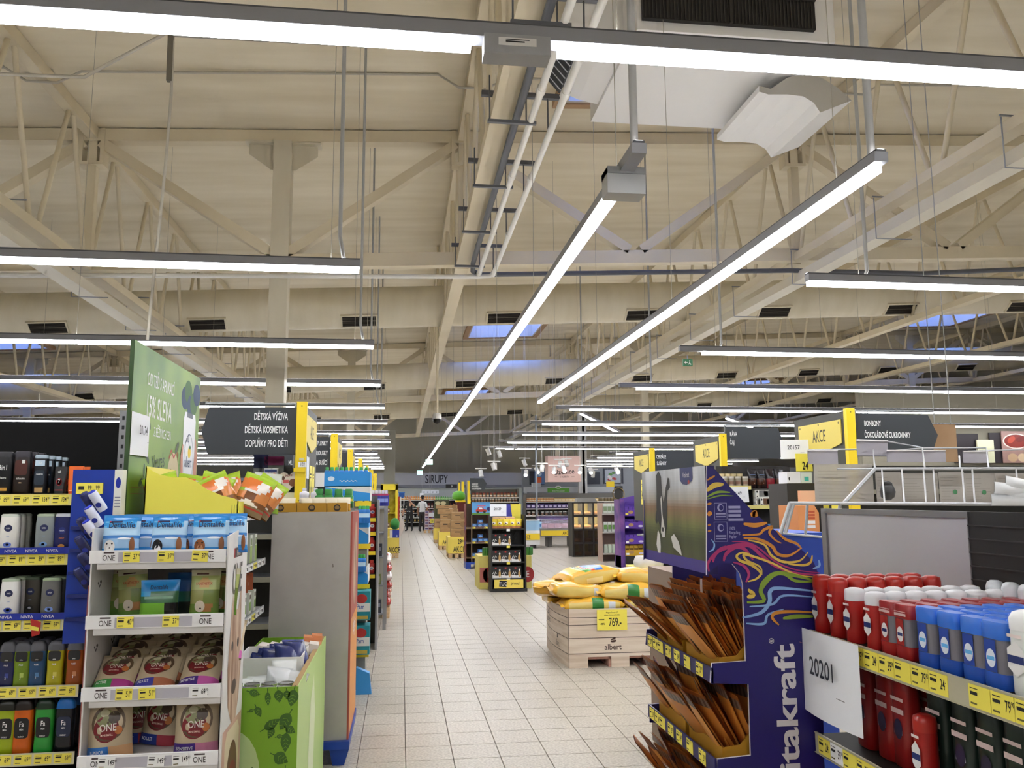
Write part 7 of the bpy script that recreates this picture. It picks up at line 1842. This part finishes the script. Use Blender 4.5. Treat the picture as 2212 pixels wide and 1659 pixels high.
m = MB(); m.box(mx0, mx1, .5, .56, Zp(1123, Ym), Zp(1122, Ym), M('#d9b8ff', .4, 0, 4.0)); m.build('light_tube', r)
m = MB()
for xx in (mx0+.3, (mx0+mx1)/2, mx1-.4): m.box(xx, xx+.12, .2, .9, 0, Zp(1160, Ym), M('#55524e', .6))
m.build('leg', r)
mt = [mini('p', .24, .16, '#d99aa4', None), mini('p', .22, .13, '#e8b8bc', None), mini('x', .22, .09, '#c9808c', None, '#e8d0d4')]
for k in range(26):
    stamp('meat_pack', mt[k % 3], '%s pink meat pack from the left in the meat counter' % nth(k), 'meat', (mx0+.15+.078*k, Ym+.2+.12*(k % 3), Zp(1144, Ym)+.021), rnd.uniform(-.6, .6), 'meat packs in the counter')
# bread case
Yc = 23.4
r = thing('bread_case', 'black-framed glass bread case with yellow lit back', 'bread case', (0, Yc, 0))
bx0, bx1 = X(1237, Yc), X(1302, Yc); zt = Zp(1086, Yc)
wc_ = (bx1-bx0)/3; hh_ = zt/4
BRF = M('#211d19', .5); BY = M('#cdb45c', .5)
m = MB(); m.box(bx0, bx1, .6, .63, 0, zt, BY); m.build('back_panel', r)
for k in range(4):
    m = MB(); m.box(bx0+k*wc_-.025, bx0+k*wc_+.025, 0, .6, 0, zt, BRF); m.build('upright', r)
for j in range(5):
    m = MB(); m.box(bx0, bx1, 0, .6, max(0, j*hh_-.03), j*hh_+.02 if j < 4 else zt, BRF); m.build('shelf', r)
for k in range(3):
    for j in range(4):
        m = MB(); m.box(bx0+k*wc_+.025, bx0+(k+1)*wc_-.025, -.01, .0, j*hh_+.02, (j+1)*hh_-.03, M('#e8e4d4', .1, 0, 0, .14) if j > 1 else M('#3a3028', .2, 0, 0, .5)); m.build('glass_door', r)
for zl in (zt-.03, 3*hh_-.04):
    ld = bpy.data.lights.new('case_light', 'AREA'); ld.shape = 'RECTANGLE'; ld.size = bx1-bx0-.1; ld.size_y = .2; ld.energy = 14; ld.color = (1, .88, .55)
    o = link('case_light', ld, r, ((bx0+bx1)/2, .2, zl)); o.rotation_euler = (.5, 0, 0)
loaf = MB(); loaf.sup([(.1, .07, 0), (.13, .09, .03), (.11, .07, .08), (.05, .03, .1)], M('#b0763a', .6), 12); lp = proto([('loaf', loaf)])
for j in range(4):
    for k in range(6):
        stamp('bread_loaf', lp, '%s loaf from the left on level %s of the bread case' % (nth(k), ('one', 'two', 'three', 'four')[j]), 'bread', (bx0+.12+.155*k+.02*(k//2), Yc+.3, j*hh_+.021), rnd.uniform(-.4, .4), 'loaves in the bread case')
# green and white hygiene shelf
Yg = 21.5
zz = [Zp(y, Yg) for y in (1198, 1151, 1111)]
far_shelf('hygiene_shelf', 'grey shelf of white and green packs beside the bread case', 'shelving unit', X(1300, Yg), X(1341, Yg), Yg, .5, zz, Zp(1088, Yg), M('#b39a8c', .6), M('#b8b6ac', .5),
    [[('p', .1, .22, '#c9d8c4', None, None, 4, 'pale green pouch')], [('p', .1, .25, '#dfe4de', None, '#6a9a4a', 4, 'white pouch')], [('p', .11, .26, '#d4dcd2', None, '#8aa07a', 4, 'grey-green pouch')]], short='hygiene shelf')
# purple chocolate display
Ym2 = 19.5
r = thing('chocolate_display', 'purple chocolate display stand right of the aisle', 'display stand', (0, Ym2, 0))
cx0, cx1 = X(1338, Ym2), X(1396, Ym2); PU = M('#5a3a96', .5)
m = MB(); m.box(cx0, cx0+.1, -.02, .55, 0, Zp(1080, Ym2), noisy('choc_side', '#4a3080', '#8a5a9c', (3, 3, 3), .5)); m.build('left_side', r)
m = MB(); m.prism([(cx0, 0, Zp(1086, Ym2)), (cx1, 0, Zp(1086, Ym2)), (cx1, 0, Zp(1068, Ym2)), (cx0+.2, 0, Zp(1075, Ym2)), (cx0, 0, Zp(1079, Ym2))], (0, .05, 0), PU); m.build('header', r)
m = MB(); m.box(cx0+.1, cx1, .5, .55, 0, Zp(1086, Ym2), PU); m.build('back_panel', r)
m = MB(); m.box(cx0, cx1, 0, .5, 0, Zp(1205, Ym2), BK); m.build('base', r)
for j, (a, b, c_) in enumerate(((1092, 1116, '#5f3aa6'), (1119, 1144, '#5f3aa6'), (1150, 1178, '#5f3aa6'), (1181, 1204, '#d2a52e'))):
    t = thing('chocolate_tray', '%s tray from the top in the purple chocolate display' % nth(j), 'cardboard tray', (0, Ym2, 0))
    z0, z1 = Zp(b, Ym2), Zp(a, Ym2)
    m = MB(); m.box(cx0+.11, cx1-.01, .0, .006, z0, z0+(z1-z0)*.55, M(c_, .5)); f1 = m.build('front_wall', t)
    m = MB(); m.box(cx0+.11, cx1-.01, .4, .41, z0, z1, M(c_, .5)); m.box(cx0+.11, cx0+.116, .006, .4, z0, z1, M(c_, .5)); m.box(cx1-.016, cx1-.01, .006, .4, z0, z1, M(c_, .5)); m.box(cx0+.11, cx1-.01, .006, .4, z0-.01, z0, M(c_, .5)); m.build('walls', t)
    m = MB(); f_ = Fr((cx0+.11, -.001, z0), (1, 0, 0), (0, 0, 1)); m.ell(f_, .38, .05, .06, .025, M('#d8cfe8', .5)); m.ell(f_, .15, .08, .06, .04, M('#b08a5a', .5)); m.box(cx0+.13, cx0+.2, -.004, 0, z0+.01, z0+.06, TAGY if j == 0 else TAGW); m.build('print', f1)
    cb_ = mini('x', .1, .2 if j < 3 else .23, '#6a42b0' if j < 3 else '#d8b03a', None, '#9a6ab8' if j < 3 else '#5a3a1c')
    for k in range(4): stamp('chocolate_box', cb_, '%s box from the left in the %s chocolate tray from the top' % (nth(k), nth(j)), 'box', (cx0+.18+.11*k, Ym2+.15, z0+.001), 0, 'boxes in the chocolate display')
# yellow box and grey carton behind the sacks
m = MB(); p0, p1 = at(1386, 1300, Y=10.2), at(1458, 1228, Y=10.2); m.box(p0.x, p1.x, 10.2, 10.9, 0, p1.z, YPAN); m.box((p0.x+p1.x)/2-.003, (p0.x+p1.x)/2+.003, 10.195, 10.2, 0, p1.z, M('#8a7a30', .6)); single('plain_yellow_box', m, 'plain yellow box behind the yellow dog food sacks', 'box')
m = MB(); q0, q1 = at(1380, 1229, Y=10.3), at(1432, 1205, Y=10.3); m.sup([(.16, .2, 0), (.17, .22, .05), (.14, .18, q1.z-q0.z)], M('#dcd8d4', .3), 14); single('wrapped_bundle', m, 'white wrapped bundle on the plain yellow box', 'bundle', ((q0.x+q1.x)/2+.03, 10.52, p1.z+.0005))
m = MB(); p0, p1 = at(1462, 1330, Y=5.2), at(1640, 1236, Y=5.2); m.box(p0.x, p1.x, 5.2, 5.8, 0, p1.z, M('#8d7a6c', .7)); m.ell(Fr((p0.x, 5.199, p1.z), (1, 0, 0), (0, 0, 1)), .07, -.04, .03, .012, M('#8a3a5a', .5)); single('grey_brown_carton', m, 'grey-brown carton seen through the purple display arch', 'carton')
m = MB(); m.lathe([(.02, 0), (.12, .01), (.16, .05), (.15, .05), (.11, .018), (.01, .015)], M('#e6e6e8', .3), 22); single('white_bowl', m, 'white round bowl lid on the grey-brown carton', 'bowl', (at(1570, 1240, Y=5.35).x, 5.4, p1.z+.0005))

# --- coffee and tea shelf
Yk = 10.95
r = thing('coffee_shelf', 'shelf of coffee and tea below the coffee sign', 'shelving unit', (0, Yk, 0))
k0, k1 = X(1560, Yk), X(1722, Yk)
za, zb_ = Zp(1050, Yk, 1600), Zp(1092, Yk, 1650)
for z, x0, x1 in ((za, k0, X(1622, Yk)), (zb_, k0, k1), (Zp(1155, Yk), k0, k1)):
    m = MB(); m.box(x0, x1, 0, .22, z-.03, z, GS); m.build('shelf', r)
    m = MB(); m.box(x0, x1, -.008, 0, z-.045, z+.004, M('#e6dc8c', .45)); m.build('price_rail', r)
m = MB(); m.box(k0, k1, .2, .22, 0, 2.05, BK); m.build('back_panel', r)
m = MB(); m.box(k1, k1+.03, -.01, .22, 0, 1.6, YEL); m.build('side_panel', r)
jc = mini('j', .085, .17, '#9a8a5a', '#c9b88a', '#b8ae8c')
row(jc, 'coffee_jar', 'jar', '%s tall golden coffee jar from the left in the rear row', [X(1567+13*k, Yk) for k in range(4)], Yk+.13, za, 'golden coffee jars in the rear')
jc2 = mini('j', .08, .13, '#a39a88', '#c9c4bc', '#8a6a5a')
row(jc2, 'coffee_jar', 'jar', '%s short coffee jar from the left in the front row', [X(1568+15*k, Yk) for k in range(4)], Yk+.045, za, 'short coffee jars in front')
cbg = pouch(.13, .27, .045, lambda u, v: '#1f1c22' if v > .5 else ('#4a2a1c' if v > .15 else '#2a1a18'), back='#1c181c', marks=(('r', .5, .68, .3, .02, '#6a7a9a'), ('e', .6, .25, .06, .03, '#c9a080')), rough=.2, nu=10, nv=12); cbr = pouch(.13, .27, .045, lambda u, v: '#22181c' if v > .5 else '#7a1c24', back='#1c181c', rough=.15, nu=10, nv=12)
for k, pr in enumerate((cbg, cbg, cbr, cbg)):
    stamp('coffee_bag', pr, '%s dark coffee bag from the left behind the tea boxes' % nth(k), 'bag', (X(1632+20*k, Yk), Yk+.1, zb_+.23), .05*k, tilt=(-.05, 0, 0))
m = MB(); m.box(X(1622, Yk), k1, .03, .2, zb_+.215, zb_+.23, BK); m.build('riser', r)
def tea(w, c1, c2): return carton(w, .1, .105, '#e6e4dc', (('r', .6, .5, .36, .4, c1), ('r', .72, .5, .14, .3, c2), ('e', .1, .75, .06, .14, '#1c1c1c'), ('r', .1, .15, .04, .08, '#3a2a20')))
for lvl in (0, 1):
    x = X(1632, Yk); z = zb_+.0005+.1065*lvl
    seq = ((.2, '#7a7a78', '#8a8a88', 'grey'), (.13, '#6a4a34', '#d8d0b8', 'brown'), (.18, '#b3bf3a', '#dfe0b0', 'lime')) if lvl else ((.06, '#8a8a88', '#aaaaaa', 'grey'), (.15, '#6a4a34', '#d8d0b8', 'brown'), (.08, '#b3bf3a', '#dfe0b0', 'first lime'), (.08, '#b3bf3a', '#dfe0b0', 'second lime'), (.1, '#b3bf3a', '#dfe0b0', 'third lime'))
    for w_, c1, c2, nm in seq:
        stamp('tea_box', tea(w_, c1, c2), '%s tea box in the %s row under the dark coffee bags' % (nm, ('lower', 'upper')[lvl]), 'box', (x+w_/2, Yk+.055, z), 0, 'tea boxes'); x += w_+.008
bt = mini('x', .16, .1, '#3f86d0', None, '#6a4a3a')
row(bt, 'blue_tray', 'tray', '%s blue tray from the left on the low coffee shelf', [X(1664+26*k, Yk) for k in range(3)], Yk+.1, Zp(1155, Yk), 'blue trays')
# boxes on the end of the first right gondola
m = MB(); ze = Zp(1044, 8.4, 1730); m.box(X(1700, 8.4), X(1790, 8.4), 0, .45, 0, ze-.001, BK); single('end_cabinet', m, 'dark end cabinet at the nearest right gondola', 'cabinet', (0, 8.4, 0))
for j, (a, c_, b, col, mk) in enumerate(((1706, 1735, 1019, '#dcdce2', '#2a2a2c'), (1736, 1760, 1020, '#c9d2cc', '#3aa8a0'))):
    w_ = X(c_, 8.35)-X(a, 8.35); h_ = Zp(b, 8.35, 1730)-ze
    stamp('tea_box', carton(w_, .2, h_, col, (('r' if j else 'e', .5 if j else .15, .4, .2 if j else .06, .2 if j else .15, mk),)), '%s box on the end cabinet at the right' % ('plain white' if j == 0 else 'pale box with teal square, standing'), 'box', ((X(a, 8.35)+X(c_, 8.35))/2, 8.5, ze+.0005))
# far right boards and pictures
plate('tan board behind the chocolate aisle sign', 'tan_board', 'board', 2018, 917, 2064, 998, 9.0, noisy('tan_board', '#a5825e', '#b3916c', (2, 2, 2), .6), .03, hang=True)
for j, (a, b, c_, d) in enumerate(((2064, 937, 2112, 1000), (2142, 935, 2172, 1000))):
    plate('%s dark wall panel at the far right' % ('left' if j == 0 else 'right'), 'wall_panel', 'panel', a, b, c_, d, 22.0, M('#241d22', .6), .05)
plate('pale cream panel between the dark panels at the far right', 'cream_board', 'board', 2114, 950, 2146, 1000, 21.9, M('#c9c9a8', .6), .05)
r = thing('meat_picture', 'large picture of raw meat at the far right', 'picture', (0, 21.95, 0))
p0, p1 = at(2168, 1000, Y=21.95), at(2290, 932, Y=21.95)
m = MB(); m.box(p0.x, p1.x, 0, .03, p0.z, p1.z, M('#9a7a72', .5)); o = m.build('panel', r)
m = MB(); f_ = Fr((p0.x, -.001, p0.z), (1, 0, 0), (0, 0, 1)); m.ell(f_, .45, .62, .42, .22, M('#d8cdc4', .5), .0001); m.ell(f_, .45, .62, .38, .19, M('#7a241c', .5), .0004); m.ell(f_, .3, .66, .14, .08, M('#a8402c', .5), .0008, a0=.6); m.ell(f_, .6, .68, .16, .08, M('#6a1c18', .5), .0009, a0=.3); m.ell(f_, .3, .15, .16, .12, M('#b89a7a', .5), .0005); m.ell(f_, .6, .15, .14, .12, M('#c9b090', .5), .0006); m.build('print', o)
plate('dark sign with gold ring left of the purple chocolate display', 'ring_sign', 'sign', 1329, 1050, 1345, 1082, 31.0, M('#2c2b28', .6), .05, hang=True)
m = MB(); m.tube([(.22*math.cos(2*PI*i/20), 0, .22*math.sin(2*PI*i/20)) for i in range(21)], .02, M('#8a7448', .5), 6); single('gold_ring', m, 'gold ring emblem on the dark sign by the chocolate display', 'emblem', (X(1336, 30.95), 30.97, Zp(1068, 30.95)))
plate('plain yellow hanging panel above the bread case', 'yellow_sign', 'sign', 1310, 1040, 1327, 1052, 32.0, YEL, .03, hang=True)
m = MB(); m.prism([(-.3, 0, 0), (.3, 0, 0), (.22, 0, .12), (-.26, 0, .12)], (0, .35, 0), M('#8f8d88', .6)); single('grey_tray_lid', m, 'grey tray lying on top of the bread case', 'tray', (X(1268, 23.5), 23.5, Zp(1086, 23.4)+.001))
m = MB(); m.box(12.8, 31.9, 22.1, 22.3, 0, 4.6, M('#8a8474', .65)); struct('wall_right_rear', m)

# --- small ceiling fittings
r = thing('dome_camera', 'white dome security camera on a pole over the aisle', 'camera', (at(944, 905, Y=20).x, 20.0, 0))
zc = at(944, 905, Y=20).z
m = MB(); m.tube([(0, 0, zc+.12), (0, 0, ZD+.03)], .03, CREAM, 8); m.build('pole', r)
m = MB(); m.lathe([(.05, zc+.14), (.1, zc+.11), (.11, zc+.02), (.1, zc)], WHITE, 16); m.build('housing', r)
m = MB(); m.lathe([(.1, zc), (.095, zc-.06), (.06, zc-.1), (.01, zc-.115)], M('#17171a', .2), 16); m.build('dome', r)
EXG = M('#2c6a44', .5)
for px, py, Y, w_, lab in ((1486, 783, 10.6, .13, 'green exit sign under the second right light line'), (927, 998, 40, .34, 'green exit sign under the long aisle light, nearer one'), (907, 1021, 50, .34, 'green exit sign under the long aisle light, farther one')):
    p = at(px, py, Y=Y)
    r = thing('exit_sign', lab, 'exit sign', p)
    m = MB(); m.box(-w_/2, w_/2, 0, .03, -w_*.35, w_*.35, EXG if Y < 30 else M('#9fe0d0', .4, 0, 1.2)); m.build('panel', r)
    m = MB(); f_ = Fr((0, -.001, 0), (1, 0, 0), (0, 0, 1)); m.poly(f_, [(-w_*.42, 0), (-w_*.22, w_*.14), (-w_*.22, w_*.05), (-w_*.02, w_*.05), (-w_*.02, -w_*.05), (-w_*.22, -w_*.05), (-w_*.22, -w_*.14)], WHITE); m.ell(f_, w_*.2, w_*.2, w_*.05, w_*.05, WHITE); m.stroke(f_, [(w_*.2, w_*.14), (w_*.16, -w_*.05), (w_*.06, -w_*.2)], w_*.06, WHITE); m.stroke(f_, [(w_*.16, -w_*.05), (w_*.28, -w_*.12), (w_*.3, -w_*.25)], w_*.05, WHITE); m.build('pictogram', r)
    m = MB(); m.tube([(0, .015, w_*.35), (0, .015, max(.02, ZL-p.z))], .008, GREYM, 6); m.build('hanger', r)
SPW = M('#dad8d2', .45)
spots_ = [(1055, 976, 0), (1079, 981, 0), (1112, 963, 0), (1133, 1000, 0), (1066, 1008, 0), (1069, 1008, 0), (1136, 1022, 1), (1160, 1016, 1), (1171, 1012, 0), (1197, 1016, 1), (1209, 1003, 0), (1224, 1001, 0), (1218, 1013, 1), (1253, 1016, 1), (1276, 1017, 1), (1281, 1024, 0), (1333, 1016, 1), (1039, 1023, 0)]
for j, (px, py, lit) in enumerate(spots_):
    Y = 29.0+(j % 4)*.9; p = at(px, py, Y=Y)
    r = thing('track_spotlight', '%s white track spotlight from the left over the deli corner%s' % (nth(sorted(s_[0] for s_ in spots_).index(px)), ', glowing' if lit else ''), 'spotlight', p)
    d = Vector((rnd.uniform(-.3, .3), -.75 if lit else rnd.uniform(-.3, .2), -.7)).normalized()
    m = MB(); m.tube([d*-.12, d*.12], .075, SPW, 14); m.build('head', r)
    if lit:
        m = MB(); m.tube([d*.121, d*.126], .062, M('#fff6e6', .3, 0, 9.0), 14); m.build('lens', r)
    m = MB(); m.tube([Vector((0, 0, 0)), Vector((0, 0, .16))], .012, SPW, 6); m.box(-.2, .2, -.02, .02, .16, .2, SPW); m.build('bracket', r)
    m = MB(); m.tube([(0, 0, .2), (0, 0, ZD+SL*p.x-p.z)], .006, SPW, 4); m.build('suspension_wire', r)
for j, (a, b, Y) in enumerate((((1255, 895), (1340, 938), 24.0), ((1570, 905), (1625, 925), 22.0))):
    p, q = at(*a, Y=Y), at(*b, Y=Y+2.5)
    r = thing('linear_light', '%s short oblique light line over the %s' % (('left', 'right')[j], ('deli corner', 'coffee sign')[j]), 'light', p)
    d = q-p; m = MB(); m.bar(Vector((0, 0, .06)), d+Vector((0, 0, .06)), .08, .07, HOUS); m.build('housing', r)
    m = MB(); m.bar(Vector((0, 0, .01)), d+Vector((0, 0, .01)), .07, .03, LENS); m.build('diffuser', r)
    m = MB()
    for t in (.1, .9): m.tube([d*t+Vector((0, 0, .09)), Vector((d.x*t, d.y*t, ZD+SL*(p.x+d.x*t)-p.z))], .005, GREYM, 4)
    m.build('suspension_wire', r)
# ================================================================== PEOPLE
import bmesh
def figure(label, loc, rz, joints, edges, paint, extras):
    """one continuous body grown with a skin over a posed skeleton"""
    bm = bmesh.new(); lay = bm.verts.layers.skin.verify(); vs_ = {}
    for n, (x, y, z, ra, rb) in joints.items():
        v = bm.verts.new((x, y, z)); v[lay].radius = (ra, rb); vs_[n] = v
    for a, b in edges: bm.edges.new((vs_[a], vs_[b]))
    vs_['pelvis'][lay].use_root = True
    me = bpy.data.meshes.new('body'); bm.to_mesh(me); bm.free()
    ob = bpy.data.objects.new('tmp', me); COL.objects.link(ob)
    ob.modifiers.new('s', 'SKIN').use_smooth_shade = True
    ss = ob.modifiers.new('u', 'SUBSURF'); ss.levels = 2; ss.render_levels = 2
    dg = bpy.context.evaluated_depsgraph_get()
    out = bpy.data.meshes.new_from_object(ob.evaluated_get(dg))
    bpy.data.objects.remove(ob)
    mats = []
    for p in out.polygons:
        c_ = paint(p.center); m_ = M(c_, .65)
        if m_ not in mats: mats.append(m_)
    out.materials.clear()
    for m_ in mats: out.materials.append(m_)
    for p in out.polygons:
        p.material_index = mats.index(M(paint(p.center), .65)); p.use_smooth = True
    r = thing('person', label, 'person', loc, rz)
    link('body', out, r)
    for n, m in extras: m.build(n, r)
    return r
def skel(arm_l, arm_r, legs):
    J = {'pelvis': (0, 0, .95, .16, .115), 'waist': (0, 0, 1.1, .15, .11), 'chest': (0, 0, 1.32, .17, .125), 'neck0': (0, .01, 1.48, .075, .07), 'neck1': (0, 0, 1.555, .055, .058), 'jaw': (0, -.02, 1.615, .062, .075), 'head': (0, -.005, 1.69, .075, .092), 'crown': (0, .005, 1.765, .05, .06)}
    E_ = [('pelvis', 'waist'), ('waist', 'chest'), ('chest', 'neck0'), ('neck0', 'neck1'), ('neck1', 'jaw'), ('jaw', 'head'), ('head', 'crown')]
    for s, nm, arm, leg in ((-1, 'l', arm_l, legs[0]), (1, 'r', arm_r, legs[1])):
        J['sh'+nm] = (s*.185, 0, 1.43, .065, .065); E_.append(('chest', 'sh'+nm))
        prev = 'sh'+nm
        for k, (x, y, z, ra) in enumerate(arm):
            J['a%s%d' % (nm, k)] = (x, y, z, ra, ra*(.6 if k >= 2 else 1)); E_.append((prev, 'a%s%d' % (nm, k))); prev = 'a%s%d' % (nm, k)
        w = Vector(arm[1][:3]); h = Vector(arm[2][:3]); d = (h-w).normalized(); sd = d.cross(Vector((0, 1, 0))).normalized()
        for f, (o, L) in enumerate(((-.03, .065), (-.01, .08), (.01, .085), (.028, .07))):
            b = h+sd*o; J['f%s%d' % (nm, f)] = (*(b+d*L*.5), .009, .009); J['g%s%d' % (nm, f)] = (*(b+d*L+Vector((0, -.012, 0))), .008, .008)
            E_ += [(prev, 'f%s%d' % (nm, f)), ('f%s%d' % (nm, f), 'g%s%d' % (nm, f))]
        t = h-d*.02+sd*-.05*s; J['t'+nm] = (*t, .01, .01); J['u'+nm] = (*(t+d*.045+sd*-.01*s), .009, .009); E_ += [(prev, 't'+nm), ('t'+nm, 'u'+nm)]
        J['hip'+nm] = (s*.095, 0, .88, .1, .1); E_.append(('pelvis', 'hip'+nm)); prev = 'hip'+nm
        for k, (x, y, z, ra) in enumerate(leg):
            J['k%s%d' % (nm, k)] = (x, y, z, ra, ra); E_.append((prev, 'k%s%d' % (nm, k))); prev = 'k%s%d' % (nm, k)
    return J, E_
SKIN1, SKIN2 = '#c99a7e', '#9a6a52'
def face(col):
    m = MB()
    for s in (-1, 1): m.lathe([(.001, 0), (.011, .004), (.011, .012), (.001, .016)], M('#2a2220', .4), 8, c=(s*.03, -.092)); 
    m.v = [(x, y, z+1.685) for x, y, z in m.v]
    n_ = MB(); n_.add([(0, -.09, 1.69), (-.014, -.085, 1.645), (.014, -.085, 1.645), (0, -.112, 1.65)], [(0, 1, 3), (0, 3, 2), (1, 2, 3)], M(col, .6)); n_.box(-.022, .022, -.09, -.083, 1.615, 1.622, M('#8a4a44', .6))
    e = MB()
    for s in (-1, 1): e.lathe([(.008, 0), (.016, .02), (.016, .04), (.006, .055)], M(col, .6), 8, c=(s*.078, .01))
    e.v = [(x, y, z+1.65) for x, y, z in e.v]
    return [('eyes', m), ('nose_and_mouth', n_), ('ears', e)]
# man in black, hand at his mouth
J, E_ = skel(((-.29, .02, 1.18, .05), (-.33, -.06, .94, .036), (-.335, -.09, .86, .034)), ((.32, -.06, 1.2, .05), (.12, -.2, 1.47, .036), (.05, -.19, 1.57, .033)), (((-.12, -.02, .5, .068), (-.13, .02, .1, .046), (-.17, -.14, .045, .04)), ((.12, -.01, .5, .068), (.13, .03, .1, .046), (.16, -.13, .045, .04))))
def pnt1(c):
    if c.z < .085: return '#151515'
    if c.z < 1.0 and not (c.x < -.26 and c.y < .0): return '#1b1a1d'
    if c.z > 1.5 and abs(c.x) < .1 and c.y > -.12: return SKIN1
    if c.z > 1.56: return SKIN1
    if c.y < -.07 and c.x > .02 and c.z > 1.24: return SKIN1
    if c.x < -.26 and c.z < 1.14: return SKIN1
    return '#1d1c1f'
ap = MB(); ap.stroke(Fr((0, -.135, .98), (1, 0, 0), (0, 0, 1)), [(-.1, .02), (0, .04), (.08, 0)], .02, WHITE)
pw = at(884, 1147, Z=0)
figure('person in black shirt and trousers holding a hand to the mouth', (pw.x, 43.0, 0), -.35, J, E_, pnt1, face(SKIN1)+[('belt_cord', ap)])
# man in white shirt, seen from behind, dark cap
J, E_ = skel(((-.27, .0, 1.17, .05), (-.29, -.06, .93, .036), (-.29, -.1, .85, .034)), ((.27, .0, 1.17, .05), (.3, -.05, .93, .036), (.3, -.08, .85, .034)), (((-.1, .0, .5, .078), (-.1, .04, .1, .062), (-.11, -.12, .045, .045)), ((.11, -.01, .5, .078), (.13, .05, .1, .062), (.15, -.1, .045, .045))))
def pnt2(c):
    if c.z < .085: return '#17151a'
    if c.z < .98 and abs(c.x) < .235: return '#221e1f'
    if c.z > 1.7 or (c.z > 1.6 and c.y > .0): return '#241c1a'
    if c.z > 1.52: return SKIN2
    if abs(c.x) > .22 and c.z < 1.2: return SKIN2
    return '#d9dbdc'
cp2 = MB(); cp2.lathe([(.092, 1.715), (.09, 1.76), (.07, 1.79), (.02, 1.805)], M('#1e1a1b', .6), 14); cp2.prism([(-.07, -.07, 1.72), (.07, -.07, 1.72), (.05, -.15, 1.715), (-.05, -.15, 1.715)], (0, 0, .01), M('#1e1a1b', .6))
pk_ = MB(); pk_.prism([(.08, -.02, .62), (.13, -.03, .6), (.12, -.03, .5), (.09, -.02, .5)], (0, .15, 0), M('#221e1f', .6))
pw = at(912, 1149, Z=0)
figure('person in white shirt, black trousers and dark cap, seen from behind', (pw.x, 42.3, 0), PI-.6, J, E_, pnt2, face(SKIN2)+[('cap', cp2)])
